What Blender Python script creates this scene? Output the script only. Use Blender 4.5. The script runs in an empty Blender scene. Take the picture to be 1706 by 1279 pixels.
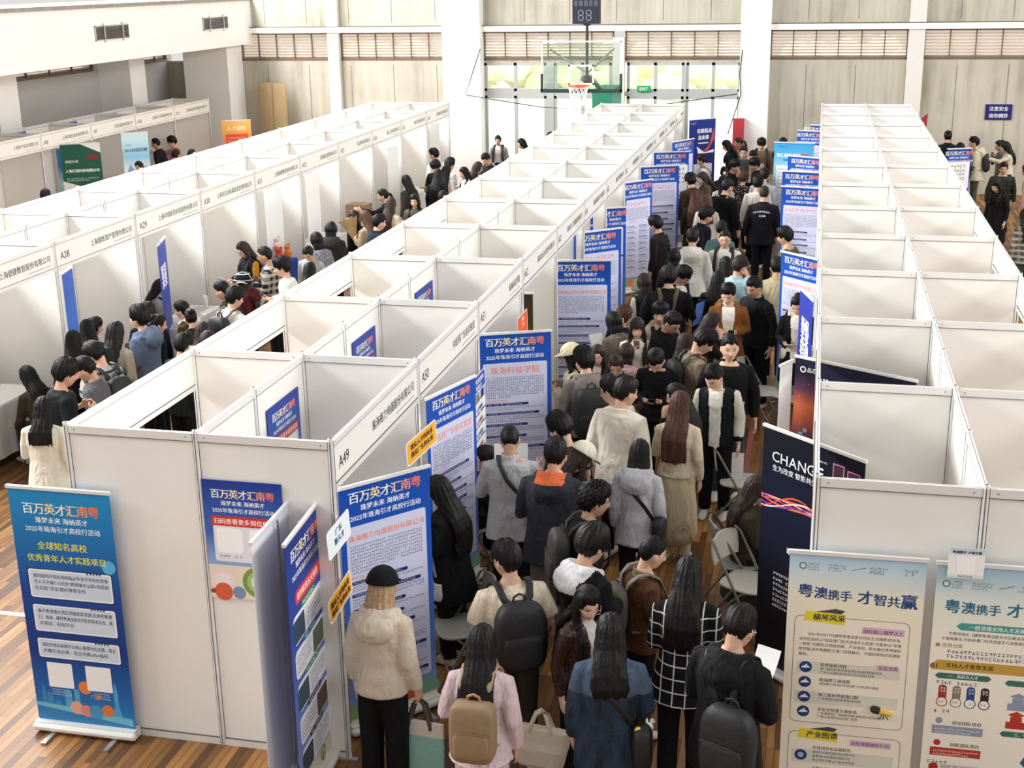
import bpy, bmesh, math, random
import numpy as np
from mathutils import Vector, Matrix

# ------------------------------------------------------------------ scene, camera, world, lights, exposure
S = bpy.context.scene
COL = S.collection
random.seed(7); RNG = np.random.default_rng(7)
S.view_settings.view_transform = 'Standard'
S.view_settings.look = 'None'
S.view_settings.exposure = 0.55
S.view_settings.gamma = 1.0
S.view_settings.use_curve_mapping = False

FPX, PITCH, YAW, ROLL, CAMZ = 2182.7, 0.30230, 0.22820, -0.01640, 5.488
c_r = np.array([math.cos(YAW), math.sin(YAW), 0.0])
c_f = np.array([-math.sin(YAW)*math.cos(PITCH), math.cos(YAW)*math.cos(PITCH), -math.sin(PITCH)])
c_u = np.cross(c_r, c_f)
cr, sr = math.cos(ROLL), math.sin(ROLL)
cam_x = cr*c_r + sr*c_u
cam_y = -sr*c_r + cr*c_u
cam_d = bpy.data.cameras.new('camera'); cam = bpy.data.objects.new('camera', cam_d); COL.objects.link(cam)
cam_d.sensor_fit = 'HORIZONTAL'; cam_d.sensor_width = 36.0; cam_d.lens = 36.0*FPX/1706.0
cam_d.clip_start = 0.1; cam_d.clip_end = 300
cam.matrix_world = Matrix(((cam_x[0], cam_y[0], -c_f[0], 0), (cam_x[1], cam_y[1], -c_f[1], 0), (cam_x[2], cam_y[2], -c_f[2], CAMZ), (0, 0, 0, 1)))
S.camera = cam

def ground_at(u, v, z):
    """World point at height z seen at photo pixel (u, v) of the 1706x1279 frame."""
    a, b = u-853.0, v-639.5
    d = (cr*a+sr*b)/FPX*c_r - (-sr*a+cr*b)/FPX*c_u + c_f
    t = (z-CAMZ)/d[2]
    return np.array([0, 0, CAMZ]) + t*d

W = bpy.data.worlds.new('daylight'); S.world = W; W.use_nodes = True
wn = W.node_tree.nodes; wl = W.node_tree.links
wbg = wn['Background']; wbg.inputs['Color'].default_value = (1.0, 0.985, 0.955, 1); wbg.inputs['Strength'].default_value = 0.52

def area(name, loc, target, sx, sy, power, color):
    d = bpy.data.lights.new(name, 'AREA'); d.shape = 'RECTANGLE'; d.size = sx; d.size_y = sy; d.energy = power; d.color = color
    o = bpy.data.objects.new(name, d); COL.objects.link(o); o.location = loc
    o.rotation_euler = (Vector(target)-Vector(loc)).to_track_quat('-Z', 'Y').to_euler()
    return o
area('high_window_light_west', (-17.0, 18.5, 10.5), (-2, 18.5, 0), 33, 3.0, 6800, (1.0, 0.99, 0.97))
area('high_window_light_east', (15.0, 17, 10.5), (0, 17, 0), 36, 3.5, 2900, (1.0, 0.99, 0.97))

area('outdoor_fill_light', (-5, 58, 9.5), (-5, 58.001, 0), 44, 40, 9000, (1.0, 1.0, 0.97))  # lamp panel added over the paving to brighten it, standing in for daylight

# ------------------------------------------------------------------ helpers
TMP = bpy.data.scenes.new('scratch'); TVL = TMP.view_layers[0]

def evaluated_mesh(obj):
    TMP.collection.objects.link(obj); TVL.update()
    me = bpy.data.meshes.new_from_object(obj.evaluated_get(TVL.depsgraph))
    TMP.collection.objects.unlink(obj)
    return me

MATS = {}
def mat(name, col, rough=0.55, metal=0.0, spec=0.5, var=0.04, scale=8.0, bump=0.0, bscale=30.0, alpha=1.0):
    key = (name,)
    if key in MATS: return MATS[key]
    m = bpy.data.materials.new(name); m.use_nodes = True
    nt = m.node_tree; n = nt.nodes; l = nt.links; p = n['Principled BSDF']
    p.inputs['Roughness'].default_value = rough; p.inputs['Metallic'].default_value = metal
    p.inputs['Specular IOR Level'].default_value = spec
    tc = n.new('ShaderNodeTexCoord')
    if var > 0:
        no = n.new('ShaderNodeTexNoise'); no.inputs['Scale'].default_value = scale; no.inputs['Detail'].default_value = 3
        l.new(tc.outputs['Object'], no.inputs['Vector'])
        mx = n.new('ShaderNodeMix'); mx.data_type = 'RGBA'
        mx.inputs[6].default_value = (*[max(0, c*(1-var)) for c in col], 1); mx.inputs[7].default_value = (*[min(1, c*(1+var)) for c in col], 1)
        l.new(no.outputs['Fac'], mx.inputs[0]); l.new(mx.outputs[2], p.inputs['Base Color'])
    else:
        p.inputs['Base Color'].default_value = (*col, 1)
    if bump > 0:
        nb = n.new('ShaderNodeTexNoise'); nb.inputs['Scale'].default_value = bscale; nb.inputs['Detail'].default_value = 4
        l.new(tc.outputs['Object'], nb.inputs['Vector'])
        bp = n.new('ShaderNodeBump'); bp.inputs['Strength'].default_value = bump; bp.inputs['Distance'].default_value = 0.02
        l.new(nb.outputs['Fac'], bp.inputs['Height']); l.new(bp.outputs['Normal'], p.inputs['Normal'])
    MATS[key] = m
    return m

def rgb(h):
    """'#rrggbb' display colour to linear."""
    h = h.lstrip('#'); out = []
    for i in (0, 2, 4):
        c = int(h[i:i+2], 16)/255.0
        out.append(c/12.92 if c <= 0.04045 else ((c+0.055)/1.055)**2.4)
    return tuple(out)

def ink(h, rough=0.5):
    return mat('ink_'+h.lstrip('#'), rgb(h), rough=rough, var=0.0, spec=0.3)

def prop(o, label=None, cat=None, group=None, kind=None):
    if label: o['label'] = label
    if cat: o['category'] = cat
    if group: o['group'] = group
    if kind: o['kind'] = kind
    return o

def empty(name, loc=(0, 0, 0), rz=0.0, label=None, cat=None, group=None, kind=None):
    o = bpy.data.objects.new(name, None); COL.objects.link(o); o.location = loc; o.rotation_euler = (0, 0, rz)
    o.empty_display_size = 0.2
    return prop(o, label, cat, group, kind)

def copy_tree(o, parent=None):
    c = o.copy(); COL.objects.link(c)
    if parent is not None: c.parent = parent
    for ch in list(o.children): copy_tree(ch, c)
    return c

TEXTS = {}
def text_geo(body, bold=0.0, res=2):
    """Vertices (x, y) of a text of size 1 whose left baseline is the origin, its faces, its width."""
    k = (body, res)
    if k in TEXTS: return TEXTS[k]
    cu = bpy.data.curves.new('t', 'FONT'); cu.body = body; cu.size = 1.0; cu.resolution_u = res; cu.fill_mode = 'FRONT'
    o = bpy.data.objects.new('t', cu); me = evaluated_mesh(o)
    v = np.empty(len(me.vertices)*3, np.float32); me.vertices.foreach_get('co', v); v = v.reshape(-1, 3)[:, :2].astype(float)
    f = [tuple(p.vertices) for p in me.polygons]
    bpy.data.objects.remove(o); bpy.data.curves.remove(cu); bpy.data.meshes.remove(me)
    if len(v):
        x0, x1, y0, y1 = v[:, 0].min(), v[:, 0].max(), v[:, 1].min(), v[:, 1].max()
        v = v - np.array([x0, y0])
    else: x0 = x1 = y0 = y1 = 0
    TEXTS[k] = (v, f, x1-x0, y1-y0)
    return TEXTS[k]

class MB:
    """Collects shapes and links them as ONE mesh object."""
    def __init__(s): s.v = []; s.f = []; s.m = []; s.n = 0; s.mats = []
    def mi(s, m):
        if m not in s.mats: s.mats.append(m)
        return s.mats.index(m)
    def add(s, v, f, m):
        v = np.asarray(v, float).reshape(-1, 3); i = s.mi(m); b = s.n
        s.v.append(v); s.n += len(v)
        for q in f: s.f.append(tuple(int(a)+b for a in q)); s.m.append(i)
    def box(s, c, d, m, rz=0.0, rx=0.0):
        x, y, z = d[0]/2, d[1]/2, d[2]/2
        v = np.array([(-x, -y, -z), (x, -y, -z), (x, y, -z), (-x, y, -z), (-x, -y, z), (x, -y, z), (x, y, z), (-x, y, z)])
        if rx:
            a, b = math.cos(rx), math.sin(rx); v = np.stack([v[:, 0], v[:, 1]*a-v[:, 2]*b, v[:, 1]*b+v[:, 2]*a], 1)
        if rz:
            a, b = math.cos(rz), math.sin(rz); v = np.stack([v[:, 0]*a-v[:, 1]*b, v[:, 0]*b+v[:, 1]*a, v[:, 2]], 1)
        s.add(v+np.array(c), [(0, 3, 2, 1), (4, 5, 6, 7), (0, 1, 5, 4), (1, 2, 6, 5), (2, 3, 7, 6), (3, 0, 4, 7)], m)
    def bb(s, a, b, m):
        a, b = np.array(a, float), np.array(b, float); s.box((a+b)/2, np.abs(b-a), m)
    def poly(s, pts, m): s.add(pts, [tuple(range(len(pts)))], m)
    def tube(s, pts, rad, m, n=10, ref=(1, 0, 0), cap=True):
        v, f = tube(pts, rad, n, ref, cap); s.add(v, f, m)
    def ell(s, c, r, m, nu=14, nv=9, e=1.0):
        v, f = ellipsoid(c, r, nu, nv, e); s.add(v, f, m)
    def text(s, body, m, x, z, h=None, w=None, y=0.0, align='L', bold=0.0, res=2, xs=1.0):
        """Text in the local x-z plane facing -y. h = glyph-size, or fitted to width w."""
        g, f, tw, th = text_geo(body, bold, res)
        if not len(g): return 0
        k = h if h else w/tw
        if h and w and tw*k*xs > w: xs = w/(tw*k)
        g = g*k; g = g*np.array([xs, 1.0]); ww = tw*k*xs
        ox = x - (ww/2 if align == 'C' else ww if align == 'R' else 0)
        for ic, (dx, dz) in enumerate(((0, 0),) if bold < .01 else ((-.5, 0), (.5, 0)) if bold < .03 else ((-.6, -.3), (.6, -.3), (-.6, .3), (.6, .3))):
            s.add(np.stack([g[:, 0]+ox+dx*bold*k*1.3, np.full(len(g), y-.0005*ic), g[:, 1]+z+dz*bold*k*1.3], 1), f, m)
        return ww
    def rect(s, x0, z0, x1, z1, m, y=0.0, r=0.0, n=5):
        if r <= 0: s.poly([(x0, y, z0), (x1, y, z0), (x1, y, z1), (x0, y, z1)], m); return
        p = []
        for cx, cz, a0 in ((x1-r, z0+r, -90), (x1-r, z1-r, 0), (x0+r, z1-r, 90), (x0+r, z0+r, 180)):
            for i in range(n+1):
                a = math.radians(a0+90*i/n); p.append((cx+r*math.cos(a), y, cz+r*math.sin(a)))
        s.poly(p, m)
    def disc(s, x, z, r, m, y=0.0, n=24, rz=None):
        rz = rz or r
        s.poly([(x+r*math.cos(2*math.pi*i/n), y, z+rz*math.sin(2*math.pi*i/n)) for i in range(n)], m)
    def strokes(s, x0, x1, z, n, lh, ch, m, y=0.0, last=0.6, gap=0.0):
        """Rows of tiny character-like strokes for print too small to read."""
        V = []; F = []; b = 0
        for i in range(n):
            end = x1 if i < n-1 else x0+(x1-x0)*last
            x = x0
            zz = z-i*lh
            while x < end-ch:
                if random.random() < 0.94:
                    t = ch*0.13
                    hs = [(0.05, random.uniform(0.0, .25), 0.8), (0.05, random.uniform(.4, .55), 0.8), (0.05, random.uniform(.75, .9), .8)]
                    random.shuffle(hs)
                    for (a, c, w) in hs[:2]:
                        V += [(x+a*ch, y, zz-ch+c*ch), (x+(a+w)*ch, y, zz-ch+c*ch), (x+(a+w)*ch, y, zz-ch+c*ch+t), (x+a*ch, y, zz-ch+c*ch+t)]; F.append((b, b+1, b+2, b+3)); b += 4
                    a = random.uniform(.1, .65)
                    V += [(x+a*ch, y, zz-ch), (x+a*ch+t, y, zz-ch), (x+a*ch+t, y, zz-.05*ch), (x+a*ch, y, zz-.05*ch)]; F.append((b, b+1, b+2, b+3)); b += 4
                x += ch*1.04
        if V: s.add(V, F, m)
        return z-n*lh
    def press(s, k=.22, y0=-.002):
        """Lay printed layers close on the sheet they are printed on."""
        for v in s.v: f = (v[:, 1] < y0)&(v[:, 1] > -.0085); v[f, 1] = y0+(v[f, 1]-y0)*k
        return s
    def xf(s, M):
        """Transform all that is collected so far."""
        M = np.array(M)
        s.v = [v@M[:3, :3].T+M[:3, 3] for v in s.v]; return s
    def mesh(s, name, smooth=False):
        me = bpy.data.meshes.new(name)
        V = np.concatenate(s.v) if s.v else np.zeros((0, 3))
        me.from_pydata(V.tolist(), [], s.f)
        for m in s.mats: me.materials.append(m)
        me.polygons.foreach_set('material_index', s.m)
        if smooth is True: me.polygons.foreach_set('use_smooth', [True]*len(s.f))
        me.update(); return me
    def build(s, name, parent=None, smooth=False, **kw):
        o = bpy.data.objects.new(name, s.mesh(name, smooth)); COL.objects.link(o)
        if parent is not None: o.parent = parent
        return prop(o, **kw)

def tube(pts, rad, n=10, ref=(1, 0, 0), cap=True):
    """Closed loft along pts; rad = r or (ru, rv) per point; ru lies along ref."""
    P = np.array(pts, float); N = len(P)
    R = np.array([(r, r) if np.isscalar(r) else r for r in (rad if hasattr(rad, '__len__') else [rad]*N)], float)
    T = np.gradient(P, axis=0); T /= np.linalg.norm(T, axis=1)[:, None]+1e-12
    if cap:
        k0, k1 = R[0].min(), R[-1].min()
        P = np.concatenate([[P[0]-T[0]*k0*.75, P[0]-T[0]*k0*.5], P, [P[-1]+T[-1]*k1*.5, P[-1]+T[-1]*k1*.75]])
        R = np.concatenate([[R[0]*.35, R[0]*.8], R, [R[-1]*.8, R[-1]*.35]]); T = np.concatenate([[T[0]]*2, T, [T[-1]]*2]); N += 4
    ref = np.array(ref, float); U = ref-(T@ref)[:, None]*T
    bad = np.linalg.norm(U, axis=1) < 1e-3
    U[bad] = np.cross(T[bad], np.array([0.31, 0.9, 0.2]))
    U /= np.linalg.norm(U, axis=1)[:, None]
    Vv = np.cross(T, U)
    a = np.arange(n)*2*math.pi/n
    V = (P[:, None]+U[:, None]*(np.cos(a)[None, :, None]*R[:, None, 0:1])+Vv[:, None]*(np.sin(a)[None, :, None]*R[:, None, 1:2])).reshape(-1, 3)
    F = [(i*n+j, i*n+(j+1) % n, (i+1)*n+(j+1) % n, (i+1)*n+j) for i in range(N-1) for j in range(n)]
    F.append(tuple(range(n-1, -1, -1))); F.append(tuple((N-1)*n+j for j in range(n)))
    return V, F

def ellipsoid(c, r, nu=14, nv=9, e=1.0):
    """Ellipsoid, or a rounded box with e < 1."""
    def sp(x): return np.sign(x)*np.abs(x)**e
    th = np.linspace(-math.pi/2, math.pi/2, nv+1)[1:-1]; ph = np.arange(nu)*2*math.pi/nu
    V = [(0, 0, -1)]
    for t in th:
        for p in ph: V.append((sp(math.cos(t))*sp(math.cos(p)), sp(math.cos(t))*sp(math.sin(p)), sp(math.sin(t))))
    V.append((0, 0, 1)); V = np.array(V, float)*np.array(r)+np.array(c)
    F = []; k = nv-1
    for j in range(nu): F.append((0, 1+(j+1) % nu, 1+j)); F.append((len(V)-1, 1+(k-1)*nu+j, 1+(k-1)*nu+(j+1) % nu))
    for i in range(k-1):
        for j in range(nu): F.append((1+i*nu+j, 1+i*nu+(j+1) % nu, 1+(i+1)*nu+(j+1) % nu, 1+(i+1)*nu+j))
    return V, F
# ------------------------------------------------------------------ materials of the place
M_WHITE = mat('white_panel', (0.85, 0.825, 0.785), rough=0.35, var=0.015, scale=1.5)
M_ALU = mat('aluminium_profile', (0.80, 0.79, 0.77), rough=0.35, metal=0.15, var=0.03)
M_SEAM = mat('dark_profile_groove', (0.12, 0.115, 0.11), rough=0.6, var=0)
M_STEEL = mat('steel', (0.6, 0.6, 0.6), rough=0.3, metal=0.9, var=0.03)
M_PLASTER = mat('white_plaster', (0.86, 0.85, 0.83), rough=0.8, var=0.02, scale=0.8)
M_DARK = mat('black_plastic', (0.018, 0.018, 0.02), rough=0.45, var=0)
M_PAPER = mat('white_paper', (0.85, 0.85, 0.84), rough=0.7, var=0.01)

def nodes_mat(name):
    m = bpy.data.materials.new(name); m.use_nodes = True
    return m, m.node_tree.nodes, m.node_tree.links, m.node_tree.nodes['Principled BSDF']

def ramp(n, pts):
    r = n.new('ShaderNodeValToRGB'); e = r.color_ramp.elements
    while len(e) < len(pts): e.new(0.5)
    for x, (p, c) in zip(e, pts): x.position = p; x.color = (*c, 1)
    return r

def floor_mat():
    m, n, l, p = nodes_mat('worn_wood_strip_floor')
    geo = n.new('ShaderNodeNewGeometry')
    mp = n.new('ShaderNodeMapping'); mp.inputs['Rotation'].default_value = (0, 0, math.pi/2); l.new(geo.outputs['Position'], mp.inputs['Vector'])
    br = n.new('ShaderNodeTexBrick'); br.inputs['Scale'].default_value = 1.0; br.inputs['Brick Width'].default_value = 0.72; br.inputs['Row Height'].default_value = 0.062
    br.inputs['Mortar Size'].default_value = 0.0022; br.inputs['Mortar Smooth'].default_value = 0.0; br.offset = 0.37; br.offset_frequency = 3
    br.inputs['Color1'].default_value = (0, 0, 0, 1); br.inputs['Color2'].default_value = (1, 1, 1, 1); br.inputs['Mortar'].default_value = (0.5, 0.5, 0.5, 1)
    l.new(mp.outputs['Vector'], br.inputs['Vector'])
    big = n.new('ShaderNodeTexNoise'); big.inputs['Scale'].default_value = 0.55; big.inputs['Detail'].default_value = 5; l.new(geo.outputs['Position'], big.inputs['Vector'])
    gr = n.new('ShaderNodeMapping'); gr.inputs['Scale'].default_value = (40, 2.2, 1); l.new(geo.outputs['Position'], gr.inputs['Vector'])
    grain = n.new('ShaderNodeTexNoise'); grain.inputs['Scale'].default_value = 1.0; grain.inputs['Detail'].default_value = 4; l.new(gr.outputs['Vector'], grain.inputs['Vector'])
    mx = n.new('ShaderNodeMath'); mx.operation = 'MULTIPLY_ADD'; mx.inputs[1].default_value = 0.55; l.new(br.outputs['Color'], mx.inputs[0])
    m2 = n.new('ShaderNodeMath'); m2.operation = 'MULTIPLY_ADD'; m2.inputs[1].default_value = 0.75; m2.inputs[2].default_value = -0.26; l.new(big.outputs['Fac'], m2.inputs[0])
    l.new(m2.outputs[0], mx.inputs[2])
    m3 = n.new('ShaderNodeMath'); m3.operation = 'MULTIPLY_ADD'; m3.inputs[1].default_value = 0.3; l.new(grain.outputs['Fac'], m3.inputs[0]); l.new(mx.outputs[0], m3.inputs[2])
    r = ramp(n, [(0.05, (0.045, 0.022, 0.011)), (0.4, (0.13, 0.060, 0.022)), (0.7, (0.29, 0.135, 0.042)), (1.0, (0.46, 0.24, 0.085))]); l.new(m3.outputs[0], r.inputs['Fac'])
    mm = n.new('ShaderNodeMix'); mm.data_type = 'RGBA'; l.new(br.outputs['Fac'], mm.inputs[0]); l.new(r.outputs['Color'], mm.inputs[6]); mm.inputs[7].default_value = (0.05, 0.028, 0.015, 1)
    l.new(mm.outputs[2], p.inputs['Base Color'])
    p.inputs['Roughness'].default_value = 0.46; p.inputs['Specular IOR Level'].default_value = 0.3
    bp = n.new('ShaderNodeBump'); bp.inputs['Strength'].default_value = 0.25; bp.inputs['Distance'].default_value = 0.004; l.new(grain.outputs['Fac'], bp.inputs['Height']); l.new(bp.outputs['Normal'], p.inputs['Normal'])
    return m

def wall_mat():
    m, n, l, p = nodes_mat('stained_ribbed_wall_cladding')
    geo = n.new('ShaderNodeNewGeometry')
    st = n.new('ShaderNodeMapping'); st.inputs['Scale'].default_value = (5.0, 5.0, 0.5); l.new(geo.outputs['Position'], st.inputs['Vector'])
    a = n.new('ShaderNodeTexNoise'); a.inputs['Scale'].default_value = 1.0; a.inputs['Detail'].default_value = 6; l.new(st.outputs['Vector'], a.inputs['Vector'])
    b = n.new('ShaderNodeTexNoise'); b.inputs['Scale'].default_value = 0.7; b.inputs['Detail'].default_value = 5; l.new(geo.outputs['Position'], b.inputs['Vector'])
    ad = n.new('ShaderNodeMath'); ad.operation = 'MULTIPLY_ADD'; ad.inputs[1].default_value = 0.5; l.new(a.outputs['Fac'], ad.inputs[0])
    hb = n.new('ShaderNodeMath'); hb.operation = 'MULTIPLY'; hb.inputs[1].default_value = 0.5; l.new(b.outputs['Fac'], hb.inputs[0]); l.new(hb.outputs[0], ad.inputs[2])
    r = ramp(n, [(0.3, (0.27, 0.245, 0.19)), (0.5, (0.44, 0.41, 0.335)), (0.72, (0.53, 0.50, 0.42))]); l.new(ad.outputs[0], r.inputs['Fac'])
    l.new(r.outputs['Color'], p.inputs['Base Color']); p.inputs['Roughness'].default_value = 0.75
    wv = n.new('ShaderNodeTexWave'); wv.bands_direction = 'X'; wv.inputs['Scale'].default_value = 2.2; l.new(geo.outputs['Position'], wv.inputs['Vector'])
    bp = n.new('ShaderNodeBump'); bp.inputs['Strength'].default_value = 0.25; bp.inputs['Distance'].default_value = 0.01; l.new(wv.outputs['Fac'], bp.inputs['Height']); l.new(bp.outputs['Normal'], p.inputs['Normal'])
    return m
M_WALL = wall_mat()
M_BAND = mat('grey_concrete_wall', (0.46, 0.45, 0.43), rough=0.85, var=0.06, scale=1.2)
M_SLAT = mat('pale_louvre_slat', (0.80, 0.70, 0.60), rough=0.5, var=0.06, scale=3)
M_FRAME = mat('brown_louvre_frame', (0.16, 0.11, 0.075), rough=0.5, var=0.05)
M_WINFR = mat('grey_window_frame', (0.42, 0.43, 0.42), rough=0.5, var=0.04)

def glass_mat(name, tint, fac=0.12):
    m, n, l, p = nodes_mat(name)
    tr = n.new('ShaderNodeBsdfTransparent'); tr.inputs['Color'].default_value = (*tint, 1)
    gl = n.new('ShaderNodeBsdfGlossy'); gl.inputs['Roughness'].default_value = 0.03
    mx = n.new('ShaderNodeMixShader'); mx.inputs['Fac'].default_value = fac
    l.new(tr.outputs[0], mx.inputs[1]); l.new(gl.outputs[0], mx.inputs[2]); l.new(mx.outputs[0], n['Material Output'].inputs['Surface'])
    return m
M_GLASS = glass_mat('window_glass', (0.95, 0.97, 0.95), 0.08)
M_BOARD = glass_mat('backboard_glass', (0.86, 0.92, 0.88), 0.10)

# ------------------------------------------------------------------ the setting
YW = 35.0; XL = -18.0; XR = 16.0; ZT = 11.0
b = MB(); b.bb((XL-0.3, -2, -0.2), (XR, YW+0.3, 0), floor_mat()); b.build('floor', kind='structure')
# painted court lines, flush on the floor
M_LINEW = mat('worn_white_court_paint', (0.72, 0.70, 0.64), rough=0.4, var=0.12, scale=12); M_LINER = mat('red_court_paint', (0.33, 0.10, 0.08), rough=0.4, var=0.15, scale=12)
b = MB()
b.bb((-14, 9.46, 0), (-5.4, 9.52, 0.002), M_LINEW); b.bb((-1.25, 12.1, 0), (-1.19, 13.4, 0.002), M_LINEW); b.bb((-0.62, 3, 0), (-0.55, 34, 0.002), M_LINER)
b.bb((-14, 13.66, 0), (-9.3, 13.71, 0.002), M_LINEW)
b.build('trim_1', kind='structure')

# back wall, in sections around the louvres and the doorway (doorway x -8.77..-1.95 up to z 3.25)
DX0, DX1, DZ = -8.75, -1.95, 3.26
LZ0, LZ1 = 3.32, 4.06
b = MB()
b.bb((XL, YW, 0), (DX0, YW+0.3, LZ0), M_WALL); b.bb((DX1, YW, 0), (XR, YW+0.3, LZ0), M_WALL)
b.bb((DX0, YW, DZ), (DX1, YW+0.3, LZ0), M_WALL)
b.bb((XL, YW, LZ1), (XR, YW+0.3, ZT), M_WALL)
for x in np.arange(XL+0.6, XR, 1.22):      # cladding joints
    if not DX0-0.1 < x < DX1+0.1: b.bb((x, YW-0.004, 0), (x+0.012, YW, LZ0-0.12), M_SEAM)
    b.bb((x, YW-0.004, 4.32), (x+0.012, YW, ZT), M_SEAM)
b.build('wall_back', kind='structure')
b = MB(); b.bb((XL-0.3, -2, 0), (XL, YW+0.3, LZ0), M_BAND); b.bb((XL-0.3, -2, LZ1), (XL, YW+0.3, 5.0), M_BAND)
for y0, y1 in ((35.0, 35.3), (31.0, 32.9), (25.0, 27.0), (19.0, 21.0), (-2, 17.0)): b.bb((XL-0.3, y0, LZ0), (XL, y1, LZ1), M_BAND)
b.build('wall_left', kind='structure')
# long white ledge above the louvres with a dark dusty line on top
b = MB(); b.bb((XL, YW-0.22, 4.07), (XR, YW+0.02, 4.21), M_PLASTER); b.bb((XL, YW-0.2, 4.21), (XR, YW, 4.235), mat('dusty_ledge_top', (0.13, 0.12, 0.10), var=0.3, scale=20))
b.build('trim_2', kind='structure')
# pillars in front of the back wall
def pillar(n, x0, x1, y0, z1=ZT, m=M_PLASTER):
    b = MB(); b.bb((x0, y0, 0), (x1, YW+0.02, z1), m); b.build('trim_%d' % n, kind='structure')
pillar(3, -9.78, -8.75, 34.55); pillar(4, -1.96, -1.22, 34.55)
M_PIL = mat('light_grey_pilaster', (0.66, 0.64, 0.59), rough=0.8, var=0.03)
for i, (x0, x1) in enumerate(((-13.10, -12.78), (2.13, 2.52), (-5.25, -4.95))): pillar(5+i, x0, x1, 34.82, ZT if i < 2 else 3.9, M_PIL)
# red padding at the foot of the right pillar
b = MB(); b.box((-1.93, 34.45, 0.95), (0.28, 0.18, 1.9), mat('red_padding', (0.42, 0.03, 0.04), rough=0.6), 0); b.build('pillar_pad', label='dark red safety pad strapped to foot of white pillar beside the glass doors', cat='safety pad')

# louvred clerestory windows
def louvre(n, x0, x1, y, rz=0.0, z0=LZ0, z1=LZ1, loc=None, bars=6):
    root = empty('window_%d' % n, loc or (x0, y, 0), rz, kind='structure'); w = x1-x0
    b = MB()
    for (a, c) in (((0, 0, z0), (w, 0.1, z0+0.07)), ((0, 0, z1-0.03), (w, 0.1, z1)), ((0, 0, z0), (0.03, 0.1, z1)), ((w-0.03, 0, z0), (w, 0.1, z1))): b.bb(a, c, M_FRAME)
    for i in range(1, bars): b.bb((w*i/bars-0.015, -0.01, z0), (w*i/bars+0.015, 0.04, z1), M_FRAME)
    b.build('window_frame', root)
    b = MB(); k = 9
    for i in range(k):
        z = z0+0.09+(z1-z0-0.13)*i/(k-1); b.box((w/2, 0.10, z), (w, 0.085, 0.012), M_SLAT, rx=-0.65)
    b.build('slat', root)
louvre(1, -12.78, -9.78, YW); louvre(2, -15.7, -13.1, YW, bars=5); louvre(3, DX0, -5.25, YW); louvre(4, -4.95, DX1, YW, bars=5)
louvre(5, -1.22, 2.13, YW); louvre(6, 2.52, 6.2, YW); louvre(7, 6.3, 9.9, YW); louvre(8, 10.0, 13.5, YW)
for i, (y, w) in enumerate(((32.9, 2.1), (27.0, 4.0), (21.0, 4.0), (17.0, 2.0))): louvre(9+i, 0, w, 0, rz=math.pi/2, loc=(XL, y, 0), bars=3 if w < 3 else 4)
# glazed doors and transoms in the bay between the two white pillars
def glazed(n, x0, x1, z0, z1, kind, sash=2):
    root = empty('%s_%d' % (kind, n), (x0, YW, 0), kind='structure'); w = x1-x0; b = MB(); t = 0.07
    b.bb((0, 0, z0), (t, 0.12, z1), M_WINFR); b.bb((w-t, 0, z0), (w, 0.12, z1), M_WINFR); b.bb((0, 0, z1-t), (w, 0.12, z1), M_WINFR); b.bb((0, 0, z0), (w, 0.12, z0+t), M_WINFR)
    for i in range(1, sash): b.bb((w*i/sash-0.04, 0, z0), (w*i/sash+0.04, 0.12, z1), M_WINFR)
    b.build(kind+'_frame', root)
    b = MB(); b.bb((t, 0.05, z0+t), (w-t, 0.06, z1-t), M_GLASS); b.build('pane', root)
for i, (x0, x1) in enumerate(((DX0, -7.05), (-6.85, -5.3), (-4.9, -3.4), (-3.35, DX1))): glazed(13+i, x0, x1, 2.52, DZ, 'window'); glazed(1+i, x0, x1, 0.02, 2.40, 'door')
b = MB(); b.bb((DX0, YW, 2.40), (DX1, YW+0.14, 2.52), M_WINFR)
for x in (-7.05, -5.3, -3.4): b.bb((x, YW-0.02, 0), (x+0.2 if x < -3.5 else x+0.06, YW+0.16, DZ), M_WINFR)
b.build('trim_8', kind='structure')
# ground, hedge and trees outside the doors
b = MB(); b.bb((-60, YW+0.3, -0.3), (50, 80, -0.02), mat('sunlit_paving', (0.88, 0.87, 0.84), var=0.03)); b.build('pavement', kind='structure')
b = MB(); mleaf = mat('pale_sunlit_leaves', (0.84, 0.88, 0.60), var=0.15, scale=3, rough=0.7)
for i in range(150):
    x = random.uniform(-24, 4); b.ell((x, random.uniform(60, 66), random.uniform(0.2, 1.9)), (random.uniform(.4, .9),)*3, mleaf, 8, 6)
b.build('hedge_foliage', label='pale green shrubbery seen through the glass doors', cat='shrubbery', kind='stuff')

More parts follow.
